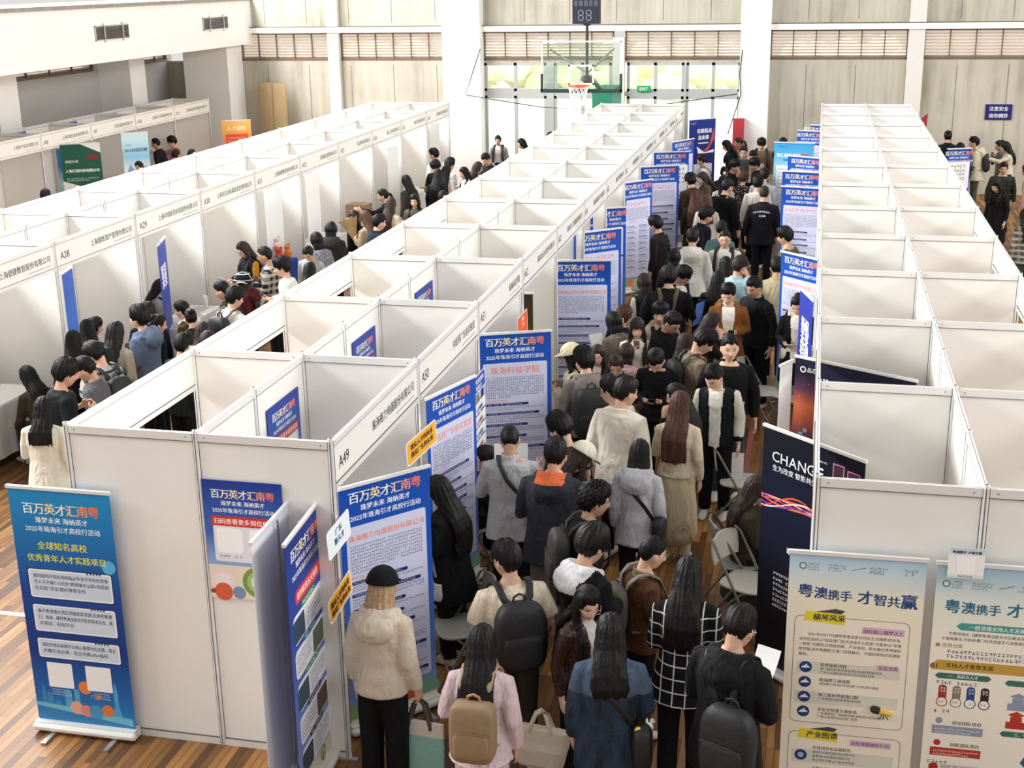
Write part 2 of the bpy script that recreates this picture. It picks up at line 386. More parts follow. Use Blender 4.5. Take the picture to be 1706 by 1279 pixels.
# gallery on the left with its slab face, vents, pillars and dusty edge
XG = -15.35
b = MB(); b.bb((XL, -2, 3.79), (XG, YW, 4.95), M_PLASTER); b.bb((XL, -2, 4.95), (XG+0.06, YW, 5.03), mat('dirty_ledge', (0.30, 0.28, 0.25), var=0.4, scale=6, rough=0.9))
b.build('gallery', kind='structure')
for i, (u0, v0, u1, v1) in enumerate(((157, 42, 213, 60), (337, 26, 378, 43))):
    def on_face(u, v):
        a, q = u-853.0, v-639.5; d = (cr*a+sr*q)/FPX*c_r-(-sr*a+cr*q)/FPX*c_u+c_f; t = XG/d[0]; return np.array([0, 0, CAMZ])+t*d
    A = on_face(u0, (v0+v1)/2); B = on_face(u1, (v0+v1)/2-2)
    r = empty('air_vent', (XG, A[1], 4.42), math.pi/2, label='%s louvred air vent set in the white gallery face' % ('larger nearer' if i == 0 else 'smaller farther'), cat='vent'); L = B[1]-A[1]
    b = MB()
    for a, c in (((0, -0.03, -.16), (L, 0, -.14)), ((0, -0.03, .14), (L, 0, .16)), ((0, -0.03, -.16), (.02, 0, .16)), ((L-.02, -0.03, -.16), (L, 0, .16)), ((L*.25, -.04, -.2), (L*.25+.03, 0, .2)), ((L*.8, -.04, -.2), (L*.8+.03, 0, .2))): b.bb(a, c, M_STEEL)
    b.build('frame', r)
    b = MB(); b.bb((0, -0.005, -.15), (L, 0.01, .15), M_DARK)
    for k in range(7): b.box((L/2, -.015, -.12+.04*k), (L, .03, .006), M_STEEL, rx=.6)
    b.build('slat', r)
for i, (y0, y1) in enumerate(((31.2, 32.0), (25.4, 26.2), (19.6, 20.4))):
    b = MB(); b.bb((XL, y0, 0), (-17.1, y1, 3.79), M_PLASTER); b.build('trim_%d' % (9+i), kind='structure')
b = MB(); b.bb((-17.0, 34.0, 0), (-15.7, YW, 3.79), M_PLASTER); b.build('trim_12', kind='structure')
# fluorescent-free undercroft: nothing more is seen under the gallery

# safety notice on the back wall
r = empty('notice_sign', (4.1, YW-0.03, 0), 0, label='small navy notice with white characters on the back wall', cat='sign')
b = MB(); b.bb((0, 0, 1.86), (0.63, 0.02, 2.24), ink('#16225f')); b.build('board', r)
b = MB(); b.text('注意安全', ink('#e8eaf5'), 0.315, 2.08, w=0.45, y=-0.003, align='C', bold=.02); b.text('请勿拥挤', ink('#e8eaf5'), 0.315, 1.91, w=0.45, y=-0.003, align='C', bold=.02); b.build('lettering', r)
# exit sign over the doors
r = empty('exit_sign', (-4.62, YW-0.06, 2.52), 0, label='small green exit sign above the glass doors behind the backboard', cat='sign')
b = MB(); b.bb((0, 0, 0), (0.36, 0.05, 0.15), ink('#1c9a4c')); b.build('casing', r)
b = MB(); b.text('EXIT', ink('#eafff0'), 0.18, 0.035, h=0.11, y=-0.004, align='C', bold=.02); b.build('lettering', r)

# basketball stand with glass backboard
YB = 30.5
r = empty('basketball_hoop', (-5.33, YB, 0), 0, label='basketball stand with glass backboard, orange rim and green padded base', cat='basketball hoop')
b = MB(); b.bb((-.9, 0, 2.93), (.9, .02, 4.0), M_BOARD); gb = b.build('backboard', r)
b = MB(); fr = mat('white_alu_frame', (0.75, 0.76, 0.74), rough=.35, var=.02)
for a, c in (((-.93, -.01, 2.93), (-.9, .04, 4.02)), ((.9, -.01, 2.93), (.93, .04, 4.02)), ((-.93, -.01, 4.0), (.93, .04, 4.03))): b.bb(a, c, fr)
wl_ = mat('white_target_line', (0.85, .87, .85), var=0)
for a, c in (((-.3, -.006, 3.05), (-.26, -.002, 3.5)), ((.26, -.006, 3.05), (.3, -.002, 3.5)), ((-.3, -.006, 3.46), (.3, -.002, 3.5)), ((-.3, -.006, 3.05), (.3, -.002, 3.09))): b.bb(a, c, wl_)
b.build('backboard_frame', r)
b = MB(); b.bb((-.95, -.03, 2.87), (.95, .05, 2.95), mat('dark_green_padding', (.010, .03, .024))); b.bb((-.95, -.03, 2.9), (-.9, .05, 3.3), mat('dark_green_padding', 0)); b.bb((.9, -.03, 2.9), (.95, .05, 3.3), mat('dark_green_padding', 0)); b.build('edge_padding', r)
b = MB(); orange = mat('orange_rim_paint', (0.75, 0.09, 0.03), rough=.4)
ring = [(.225*math.cos(2*math.pi*i/24), -.38+.225*math.sin(2*math.pi*i/24), 3.05) for i in range(25)]; b.tube(ring, .012, orange, 6, (0, 0, 1), cap=False); b.bb((-.12, -.17, 2.98), (.12, 0, 3.06), orange); b.build('rim', r)
b = MB(); net = mat('white_net_cord', (.8, .8, .78))
for i in range(12):
    for sg in (1, -1):
        p = [((.225-.09*t)*math.cos(2*math.pi*(i+sg*t*1.5)/12), -.38+(.225-.09*t)*math.sin(2*math.pi*(i+sg*t*1.5)/12), 3.04-.42*t) for t in (0, .33, .66, 1)]; b.tube(p, .006, net, 4)
b.build('net', r)
b = MB(); b.tube([(-.75, .05, 3.85), (0, .9, 3.25)], .025, M_STEEL, 8); b.tube([(.75, .05, 3.85), (0, .9, 3.25)], .025, M_STEEL, 8); b.tube([(0, .04, 3.1), (0, 1.2, 3.15), (.12, 2.4, 2.7)], .06, M_STEEL, 8); b.build('support_arm', r)
b = MB(); b.bb((-.05, 1.85, 0), (.45, 3.4, 2.78), mat('green_padded_column', (.015, .20, .13), rough=.5)); b.build('padded_column', r)
# shot clock on its post above the backboard
r = empty('shot_clock', (-5.33, YB+.1, 0), 0, label='dark digital shot clock on a post above the backboard', cat='clock')
b = MB(); b.tube([(.12, 0, 3.05), (.12, 0, 4.42)], .035, M_DARK, 8); b.ell((.12, 0, 3.14), (.16, .1, .12), M_DARK); b.ell((.12, 0, 4.4), (.09, .06, .05), M_DARK); b.build('post', r)
b = MB(); b.bb((-.21, -.06, 4.40), (.43, .06, 4.97), mat('black_clock_case', (.012, .014, .03), rough=.4, var=0)); b.build('case', r)
b = MB(); seg = mat('dim_grey_led', (.20, .22, .27), var=0)
def digit(x, z, w, h, t):
    for (a0, c0, a1, c1) in ((0, 0, w, t), (0, h/2-t/2, w, h/2+t/2), (0, h-t, w, h), (0, 0, t, h), (w-t, 0, w, h)): b.bb((x+a0, -.066, z+c0), (x+a1, -.061, z+c1), seg)
for k in range(5): digit(-.16+.115*k, 4.80, .07, .11, .013)
digit(-.07, 4.47, .12, .24, .02); digit(.11, 4.47, .12, .24, .02); b.build('digit', r)

# slack black cables strung across the doorway
def cable(pts, label, rad=.013, m=M_DARK):
    b = MB(); b.tube(pts, rad, m, 6); b.build('cable', label=label, cat='cable')
cable([(-8.7, 34.4, 3.65), (-8.95, 34.45, 3.0), (-9.15, 34.5, 2.46), (-8.2, 34.2, 2.35), (-7.0, 34.0, 2.2), (-5.0, 33.6, 2.15), (-3.6, 34.2, 2.3), (-2.0, 34.6, 2.5)], 'slack black cable strung from the left pillar across the glass doors')
cable([(-1.9, 34.5, 3.6), (-1.95, 34.52, 3.0), (-1.9, 34.5, 2.5), (-2.05, 34.5, 2.0), (-2.2, 34.52, 1.5)], 'thin black cable hanging down the side of the right pillar')
# wooden boards leaning in the far left corner
for i, (x, w, h) in enumerate(((-15.05, .42, 2.78), (-14.62, .40, 2.76))):
    b = MB(); mw = mat('pale_plywood', (.42, .30, .16), var=.12, scale=4, rough=.6); b.bb((0, 0, 0), (w, .03, h), mw); b.bb((.02, -.012, .08), (w-.02, 0, h-.08), mw)
    o = b.build('wooden_board', label='%s of two tall pale plywood boards leaning in the far corner' % ('left' if i == 0 else 'right'), cat='board'); o.location = (x, 34.25+.02*i, 0); o.rotation_euler = (-.06, 0, 0)
# ------------------------------------------------------------------ exhibition booths (1 m panels, 2 m bays, 2.48 m high)
HB = 2.48
def panel_mesh(L):
    b = MB(); a = .022
    b.bb((a, -.004, .06), (L-a, .004, HB-.05), M_WHITE)
    for z0, z1 in ((0.0, .055), (HB-.058, HB)): b.bb((a, -.014, z0), (L-a, .014, z1), M_ALU)
    for z in (.058, HB-.063): b.bb((a, -.0145, z), (L-a, .0145, z+.004), M_SEAM)
    b.bb((a, -.0045, .06), (a+.003, .0045, HB-.06), M_SEAM); b.bb((L-a-.003, -.0045, .06), (L-a, .0045, HB-.06), M_SEAM)
    b.bb((a, -.0022, HB), (L-a, .0022, HB+.0006), M_SEAM)
    for x in (.07, L-.07): b.box((x, 0, HB-.03), (.009, .030, .009), M_SEAM)
    return b.mesh('panel')
def post_mesh():
    b = MB(); n = 8
    v = [(.021*math.cos(math.pi/8+2*math.pi*i/n), .021*math.sin(math.pi/8+2*math.pi*i/n)) for i in range(n)]
    V = [(x, y, 0) for x, y in v]+[(x, y, HB+.02) for x, y in v]
    b.add(V, [(i, (i+1) % n, n+(i+1) % n, n+i) for i in range(n)]+[tuple(range(n-1, -1, -1)), tuple(range(n, 2*n))], M_ALU)
    for i in range(4): a = math.pi/2*i; b.box((.0205*math.cos(a), .0205*math.sin(a), HB/2), (.002, .006, HB) , M_SEAM, rz=a)
    b.box((0, 0, HB+.022), (.018, .018, .004), M_SEAM)
    return b.mesh('post')
def fascia_mesh(L):
    b = MB(); z0 = HB-.36
    b.bb((.022, -.004, z0+.04), (L-.022, .004, HB-.04), M_WHITE)
    for a, c in ((z0, z0+.042), (HB-.042, HB)): b.bb((.022, -.014, a), (L-.022, .014, c), M_ALU)
    for z in (z0+.042, HB-.046): b.bb((.022, -.0145, z), (L-.022, .0145, z+.003), M_SEAM)
    b.bb((.022, -.0022, HB), (L-.022, .0022, HB+.0006), M_SEAM)
    for x in (.06, L-.06):
        for z in (z0+.02, HB-.02): b.box((x, 0, z), (.01, .030, .01), M_SEAM)
    return b.mesh('fascia')
PANELS = {}; POST = post_mesh()
def put(name, me, parent, loc, rz=0.0):
    o = bpy.data.objects.new(name, me); COL.objects.link(o); o.parent = parent; o.location = loc; o.rotation_euler = (0, 0, rz); return o
INK_TXT = ink('#23242c'); INK_LINE = ink('#7d8a96')
ORD = ['first', 'second', 'third', 'fourth', 'fifth', 'sixth', 'seventh', 'eighth', 'ninth', 'tenth', 'eleventh', 'twelfth']
ROWNAME = {'B': 'middle row', 'C': 'right-hand row', 'A': 'left row', 'D': 'row under the gallery'}
def booth(row, j, xs, xf, y0, L, spine, last, num=None, firm=None, cw=None):
    sgn = 1 if xf > xs else -1; dw = abs(xf-xs); side = 'right' if sgn > 0 else 'left'
    lab = ('white booth marked %s in the %s, %s bay from the near end' % (num, ROWNAME[row], ORD[j])) if num else \
          'white booth on the %s side of the %s, %s from near end' % (side, ROWNAME[row], ORD[j])
    r = empty('exhibition_booth', (xs, y0, 0), 0, label=lab, cat='booth', group='white booths of the %s' % ROWNAME[row])
    key = round(dw, 3)
    if key not in PANELS: PANELS[key] = panel_mesh(dw)
    hk = round(L/2, 3)
    if hk not in PANELS: PANELS[hk] = panel_mesh(L/2)
    fk = 'f%.3f' % L
    if fk not in PANELS: PANELS[fk] = fascia_mesh(L)
    rzd = 0 if sgn > 0 else math.pi
    put('panel', PANELS[key], r, (0, 0, 0), rzd); put('post', POST, r, (sgn*dw, 0, 0))
    if spine:
        put('panel', PANELS[hk], r, (0, 0, 0), math.pi/2); put('panel', PANELS[hk], r, (0, L/2, 0), math.pi/2)
        put('post', POST, r, (0, 0, 0)); put('post', POST, r, (0, L/2, 0))
    if last:
        put('panel', PANELS[key], r, (0, L, 0), rzd); put('post', POST, r, (sgn*dw, L, 0))
        if spine: put('post', POST, r, (0, L, 0))
    f = put('fascia', PANELS[fk], r, (sgn*dw, 0 if sgn > 0 else L, 0), math.pi/2 if sgn > 0 else -math.pi/2)
    if num or firm:
        b = MB()
        if num: b.text(num, INK_TXT, .12, HB-.245, h=.125, y=-.0046, bold=.012)
        if firm:
            ww = .088*len(firm); b.text(firm, INK_TXT, 1.9, HB-.225, w=min(ww, 1.42), y=-.0046, align='R', bold=.018)
            b.bb((1.42, -.0052, HB-.275), (1.9, -.0038, HB-.268), INK_LINE)
        b.build('lettering', f)
    return r
BX = (-5.108, -4.108, -3.108); BY, BL = 7.90, 2.0150
FIRM_B = ['珠海格力电器股份有限公司', '中医药广东省实验室', '珠海科技学院', '珠海金山办公软件有限公司', '珠海市人才发展集团有限公司', '珠海高新技术产业有限公司', '珠海华发集团有限公司', '珠海智能科技有限公司', '珠海港控股集团有限公司', '珠海生物医药有限公司', '珠海航空产业有限公司', '珠海市人民医院']
for j in range(12):
    booth('B', j, BX[1], BX[2], BY+j*BL, BL, True, j == 11, 'A%d' % (49+j), FIRM_B[j]); booth('B', j, BX[1], BX[0], BY+j*BL, BL, False, j == 11)
CX = (.121, 1.121, 2.121); CY, CL = 7.83, 2.0380
for j in range(12):
    booth('C', j, CX[1], CX[2], CY+j*CL, CL, True, j == 11); booth('C', j, CX[1], CX[0], CY+j*CL, CL, False, j == 11)
AX = (-11.0, -10.0, -8.98); AY, AL = 12.085, 2.0080
FIRM_A = ['上海德捷数智股份有限公司', '上海锦烁资产管理有限公司', '上海毕得医药科技股份有限公司', '上海光亿达私募基金管理有限公司', '上海海顿教育科技有限公司', '深圳基金管理有限公司', '浙江特科技有限公司', '浙江工业科技有限公司', '杭州汇科智能有限公司', '上海聚星医疗科技有限公司']
for j in range(10):
    booth('A', j, AX[1], AX[2], AY+j*AL, AL, True, j == 9, 'A%d' % (27+j), FIRM_A[j]); booth('A', j, AX[1], AX[0], AY+j*AL, AL, False, j == 9)
DY, DL = 20.80, 2.0150
FIRM_D = ['上海科技有限公司', '上海电气信息有限公司', '上海年盛信息科技有限公司', '上海亿流科技有限公司', '上海同济工程检测有限公司', '上海米蓝科技咨询服务有限公司']
FIRM_D = FIRM_D[:6]
for j in range(6): booth('D', j, -16.85, -15.82, DY+j*DL, DL, True, j == 5, 'A%d' % (6+j), FIRM_D[j])

# ------------------------------------------------------------------ banners, posters, signs
def grad(name, stops, rough=.45):
    """Printed vertical colour gradient: (height, '#hex') pairs along the object's own z."""
    if name in MATS: return MATS[name]
    m, n, l, p = nodes_mat(name)
    tc = n.new('ShaderNodeTexCoord'); sx = n.new('ShaderNodeSeparateXYZ'); l.new(tc.outputs['Object'], sx.inputs[0])
    mr = n.new('ShaderNodeMapRange'); mr.inputs['From Min'].default_value = stops[0][0]; mr.inputs['From Max'].default_value = stops[-1][0]; l.new(sx.outputs['Z'], mr.inputs['Value'])
    a, c = stops[0][0], stops[-1][0]
    r = ramp(n, [((z-a)/(c-a), rgb(h)) for z, h in stops]); l.new(mr.outputs[0], r.inputs['Fac']); l.new(r.outputs['Color'], p.inputs['Base Color'])
    p.inputs['Roughness'].default_value = rough; p.inputs['Specular IOR Level'].default_value = .3
    MATS[name] = m; return m
HEAD = list(zip('百万英才汇南粤', ['#fffdf2', '#fff6d2', '#ffeaa6', '#fff7e6', '#ffd9b0', '#ff9d62', '#ff7f42']))
def head_lines(b, W, zt, k=1.0, y=-.004):
    cw = .088*k; x = W/2-3.5*cw
    for ch, c in HEAD: b.text(ch, ink(c), x+.004, zt-.095*k, h=.094*k, y=y, bold=.028); x += cw
    b.text('珠梦未来 海纳英才', ink('#ffffff'), W/2, zt-.165*k, w=.42*k, y=y, align='C', bold=.022)
    b.text('2025年珠海引才高校行活动', ink('#ffffff'), W/2, zt-.235*k, w=.60*k, y=y, align='C', bold=.018)
P_LAV = ink('#d3d6f2'); P_NAVY = ink('#1d2c74'); P_TXT = ink('#3b3f5c'); P_OR = ink('#f08a5a'); P_RED = ink('#e0513f')
def art_company(title=None, bars=8, ch=.017, dense=True, gap=False):
    def f(b, p, W, H):
        M = grad('print_campaign_blue', [(.1, '#9db6ea'), (.5, '#5f86d8'), (1.2, '#2455bd'), (1.72, '#1450b4'), (2.0, '#1049a8')])
        p.bb((0, -.002, .09), (W, .002, H), M)
        b.rect(.045, .30, W-.045, 1.69, P_LAV, -.003, .02)
        for i, c in enumerate(('#8fbf86', '#e98f5c', '#bcd39a', '#d9674a', '#7fb7a6')):
            b.disc(W*(.1+.2*i), .17+.02*(i % 2), .10, ink(c), -.0032-.0002*i)
        b.rect(0, .09, W, .13, ink('#f3ead0'), -.0045)
        head_lines(b, W, 1.965)
        z = 1.57
        if title: b.text(title, P_OR, W/2, z, w=min(.64, .085*len(title)), h=None, y=-.005, align='C', bold=.02)
        else: b.strokes(.08, W-.08, z+.07, 1, .06, .058, P_OR, -.005, 1.0)
        z = b.strokes(.07, W-.07, z-.03, 9 if dense else 6, .026, ch, P_TXT, -.005, .45)
        b.strokes(.07, .32, z-.01, 1, .03, .028, P_OR, -.005, 1.0); z -= .05
        for i in range(bars):
            if z < .36: break
            wbar = random.uniform(.42, .66)*W/.8
            b.rect(.065, z-.028, .065+wbar, z, P_NAVY, -.005, .012, 3); b.strokes(.085, .045+wbar, z-.006, 1, .02, .016, P_LAV, -.006, .96)
            z = b.strokes(.07, W-.07, z-.04, random.choice((2, 2, 3)), .024, ch*.9, P_TXT, -.005, .5)-.012
    return f
def art_two_column(b, p, W, H):
    art_company(None, 0)(b, p, W, H)
    for x0, x1 in ((.07, W/2-.02), (W/2+.02, W-.07)):
        z = 1.22
        while z > .4:
            b.rect(x0, z-.012, x1-.06, z, P_NAVY, -.006); z = b.strokes(x0, x1, z-.02, random.choice((3, 4)), .022, .015, P_TXT, -.006, .6)-.012
def box_panel(b, x0, z0, x1, z1, lines, W):
    b.rect(x0-.008, z0-.008, x1+.008, z1+.008, ink('#20386f'), -.004, .02); b.rect(x0, z0, x1, z1, ink('#f4f7fb'), -.0045, .018); b.rect(x0+.012, z0+.012, x1-.012, z1-.012, ink('#cfdcec'), -.005, .012)
    for i in range(5): b.poly([(x1-.20+i*.025, -.0055, z1-.012), (x1-.185+i*.025, -.0055, z1-.012), (x1-.175+i*.025, -.0055, z1+.012), (x1-.19+i*.025, -.0055, z1+.012)], ink('#24365e'))
    for i, t in enumerate(lines): b.text(t, ink('#1c2238'), x0+.04, z1-.068-.05*i, h=.036, y=-.006, bold=.02, w=x1-x0-.07)
def art_project(b, p, W, H):
    p.bb((0, -.002, .09), (W, .002, H), grad('print_project_blue', [(.1, '#2f86bd'), (.35, '#1f63ae'), (.7, '#123a86'), (1.2, '#15489a'), (2.0, '#1f8fcb')]))
    head_lines(b, W, 1.90)
    b.text('全球知名高校', ink('#f7ef3c'), W/2-.02, 1.525, w=.40, y=-.005, align='C', bold=.02)
    b.disc(W-.07, 1.42, .055, ink('#58b6e4'), -.003)
    b.text('优秀青年人才实践项目', ink('#f7ef3c'), W/2, 1.425, w=.63, y=-.005, align='C', bold=.02)
    box_panel(b, .08, 1.13, W-.06, 1.36, ['面向国内外知名高校临近毕业学年的优秀青', '年人才开展7-15天的“跨境城市认知+优质岗', '位实践”活动,期间食宿全包'], W)
    box_panel(b, .08, .85, W-.06, 1.07, ['集中粤港澳大湾区顶级优质资源,实地考察澳', '门、珠海、横琴粤澳深度合作区的知名企业、重', '大项目、科创平台'], W)
    box_panel(b, .08, .63, W-.06, .79, ['国内外知名机构平台核心重要岗位实践、政企', '大咖交流访谈、名企内推offer福利'], W)
    b.disc(.43, .40, .055, ink('#e8843c'), -.003)
    for x in (.13, .45):
        b.rect(x, .38, x+.21, .59, ink('#f3f5f7'), -.005, .008)
        for i in range(3): b.strokes(x+.02, x+.2, .365-.02*i, 1, .02, .013, ink('#dfe8f6'), -.005, .9)
    sk = ink('#4fa3d0'); sk2 = ink('#3a86bf')
    for x, w, h in ((.10, .05, .20), (.25, .06, .24), (.33, .045, .26), (.16, .05, .12)): b.rect(x, .17, x+w, .17+h*.8, sk if x > .2 else sk2, -.0035, .01)
    b.poly([(.055, -.0035, .2), (.10, -.0035, .2), (.085, -.0035, .36), (.075, -.0035, .40), (.065, -.0035, .36)], sk2)
    b.poly([(.64, -.0035, .18), (.72, -.0035, .18), (.695, -.0035, .28), (.70, -.0035, .36), (.685, -.0035, .46), (.675, -.0035, .46), (.66, -.0035, .36), (.665, -.0035, .28)], sk)
    b.poly([(0, -.004, .24), (.3, -.004, .22), (.8, -.004, .17), (.8, -.004, .09), (0, -.004, .09)], ink('#6fbbd3'))
    b.poly([(0, -.0045, .21), (.8, -.0045, .11), (.8, -.0045, .09), (0, -.0045, .09)], ink('#2f7db4'))
    for i, (x, z, r, c) in enumerate(((.34, .22, .055, '#e2a58c'), (.42, .2, .05, '#d98c7a'), (.5, .2, .06, '#4d93bf'), (.6, .22, .05, '#e07b3a'), (.54, .33, .02, '#e8843c'))): b.disc(x, z, r, ink(c), -.0047-.0003*i)
def eco(b, W, zb, k=1.0):
    b.rect(0, zb, W, zb+.26*k, ink('#e9dcc6'), -.0032)
    i = 0
    for x, z, r, c in ((.10, .14, .09, '#f1d8dc'), (.10, .13, .065, '#efe6e4'), (.1, .05, .07, '#d6644a'), (.02, .05, .06, '#a8452f'), (.22, .05, .05, '#7c95b8'), (W*.62, .14, .12, '#7d9a4c'), (W*.62, .14, .085, '#a7c07c'), (W*.62, .14, .055, '#dfe8cc'), (W*.88, .1, .08, '#cf8f5a')):
        i += 1; b.disc(x, zb+z*k, min(r*k, max(.02, W-x), max(.02, x)), ink(c), -.0036-.00025*i)
    b.rect(W*.62-.015, zb, W*.62+.015, zb+.17*k, ink('#6f8f3e'), -.0064)
def art_scan(b, p, W, H):
    p.bb((0, -.002, 0), (W, .002, H), grad('print_scan_blue', [(0, '#c6c2cf'), (.3, '#8ea6d4'), (.5, '#3f68b4'), (.9, '#1c3a92')]))
    head_lines(b, W, H-.06, .78)
    b.rect(.05, H-.345, W-.05, H-.27, ink('#d6352c'), -.004, .012); b.text('扫码查看更多岗位信息', ink('#ffffff'), W/2, H-.33, w=W-.14, y=-.005, align='C', bold=.02)
    b.rect(.06, H-.62, W-.06, H-.34, ink('#e4e4ec'), -.0035, .02)
    for x in (.08, W/2+.03): b.rect(x, H-.55, x+.2, H-.36, ink('#fbfbfc'), -.0045, .03); b.strokes(x+.02, x+.2, H-.57, 1, .02, .018, ink('#2b2b33'), -.005, 1)
    eco(b, W, 0, 1.0)
def art_benefits(b, p, W, H):
    p.bb((0, -.002, .09), (W, .002, H), grad('print_benefits_blue', [(.1, '#8fa4e2'), (.8, '#5a74c8'), (1.3, '#2a49a6'), (2.0, '#14307f')]))
    head_lines(b, W, 1.92)
    b.rect(.14, 1.50, W-.12, 1.60, ink('#e03a34'), -.004, .04); b.text('送到家的五大惊喜', ink('#ffffff'), W/2, 1.525, w=.46, y=-.005, align='C', bold=.02)
    z = 1.44
    for i in range(5):
        b.rect(.06, z-.21, W-.06, z, ink('#eef1fa'), -.004, .05); b.rect(.06+.38*(i % 2), z-.2, .06+.38*(i % 2)+.24, z-.03, ink(('#3a4a66', '#50604a', '#3d5566', '#5a4638', '#404a58')[i]), -.005, .02)
        x = .08 if i % 2 else .33
        b.strokes(x, x+.34, z-.04, 5, .03, .02, P_TXT, -.005, .6); b.rect(.25, z-.005, .55, z+.045, ink(('#4f8a4a', '#2f6fb0', '#4a8a80', '#20386f', '#20386f')[i]), -.0055, .02); b.strokes(.28, .54, z+.034, 1, .03, .028, ink('#ffffff'), -.006, 1)
        z -= .25
    eco(b, W, .09, .5)
def art_blank(b, p, W, H): p.bb((0, -.002, .09), (W, .002, H), mat('blank_banner_back', (.80, .80, .80), rough=.6, var=.02))
def wavelines(b, W, z, cols, y=-.004):
    for k in range(7):
        ph = .6*k; pts = []
        for i in range(25):
            x = W*i/24; pts.append((x, z+.07*math.sin(4.5*x/W+ph*.5)*(.4+x/W)+.02*k*math.cos(6*x/W+ph)))
        for i in range(24):
            (x0, z0), (x1, z1) = pts[i], pts[i+1]; t = .004+.004*abs(math.sin(k+i*.3)); b.poly([(x0, y-.0002*k, z0-t), (x1, y-.0002*k, z1-t), (x1, y-.0002*k, z1+t), (x0, y-.0002*k, z0+t)], ink(cols[k % len(cols)]))
def art_change(b, p, W, H):
    p.bb((0, -.002, .09), (W, .002, H), grad('print_midnight', [(.1, '#06070c'), (.9, '#0f1220'), (1.5, '#161a33'), (2.0, '#0c0f1e')]))
    wh = ink('#f3f4f8'); x = .10
    for ch in 'CHANG': x += b.text(ch, wh, x, 1.925, h=.125, y=-.005, bold=.006) + .014
    for i in range(3): b.rect(x, 1.925+.039*i, x+.068, 1.941+.039*i, wh, -.005)
    b.text('BORN TO', wh, .66, 2.065, h=.022, y=-.005, align='R'); b.text('生为改变 智影共生', wh, .11, 1.845, w=.46, y=-.005, bold=.015)
    wavelines(b, W, 1.58, ('#e85a4a', '#ffb59a', '#b04a86', '#ff7a5a', '#7a3fae', '#ffd8c8'))
    b.text('联影集团2026校园招聘', wh, .30, 1.17, h=.058, y=-.005, bold=.02, w=.66); b.text('集团介绍', wh, .52, 1.02, h=.05, y=-.005, bold=.02)
    b.strokes(.17, .95, .96, 7, .048, .026, wh, -.005, .5); b.strokes(.42, .9, .52, 2, .05, .026, wh, -.005, .5)
    for x0, z0, x1, z1 in ((.72, 1.72, .83, 2.10), (.86, 1.88, .98, 2.08), (.86, 1.72, .98, 1.86)):
        if x1 < W: b.rect(x0, z0, x1, z1, ink('#c77f9c'), -.004); b.rect(x0+.008, z0+.008, x1-.008, z1-.008, ink('#3a2236' if x0 > .7 else '#6a3350'), -.0045)
def art_chip(b, p, W, H):
    p.bb((0, -.002, .09), (W, .002, H), grad('print_sunset_space', [(.1, '#15101c'), (.9, '#1d1a2a'), (1.35, '#5a2c38'), (1.65, '#c7663f'), (1.8, '#5c3550'), (1.95, '#191a34'), (2.2, '#10162e')]))
    b.disc(.085, 2.09, .032, ink('#f4f4f6'), -.004); b.disc(.085, 2.09, .02, ink('#24223a'), -.0045); b.text('晶芯', ink('#f4f4f6'), .13, 2.07, h=.05, y=-.005, bold=.02)
    b.text('兆亮芯动未来', ink('#f6f6f8'), .26, 1.90, h=.15, y=-.005, bold=.035, w=.82)
    for i in range(40): x, z = random.uniform(.03, W-.03), random.uniform(1.3, 2.15); b.disc(x, z, random.uniform(.002, .005), ink('#ffd9b8'), -.004, 6)
    for i in range(26): x, z = random.uniform(.02, .5), random.uniform(1.1, 1.5); b.rect(x, z, x+random.uniform(.02, .06), z+random.uniform(.01, .05), ink(random.choice(('#3a4660', '#8a97ae', '#5a7fae', '#2a2c3c'))), -.004)
    b.rect(.06, .55, .5, .98, ink('#eceaf0'), -.004); b.strokes(.1, .46, .93, 9, .042, .02, P_TXT, -.005, .5)
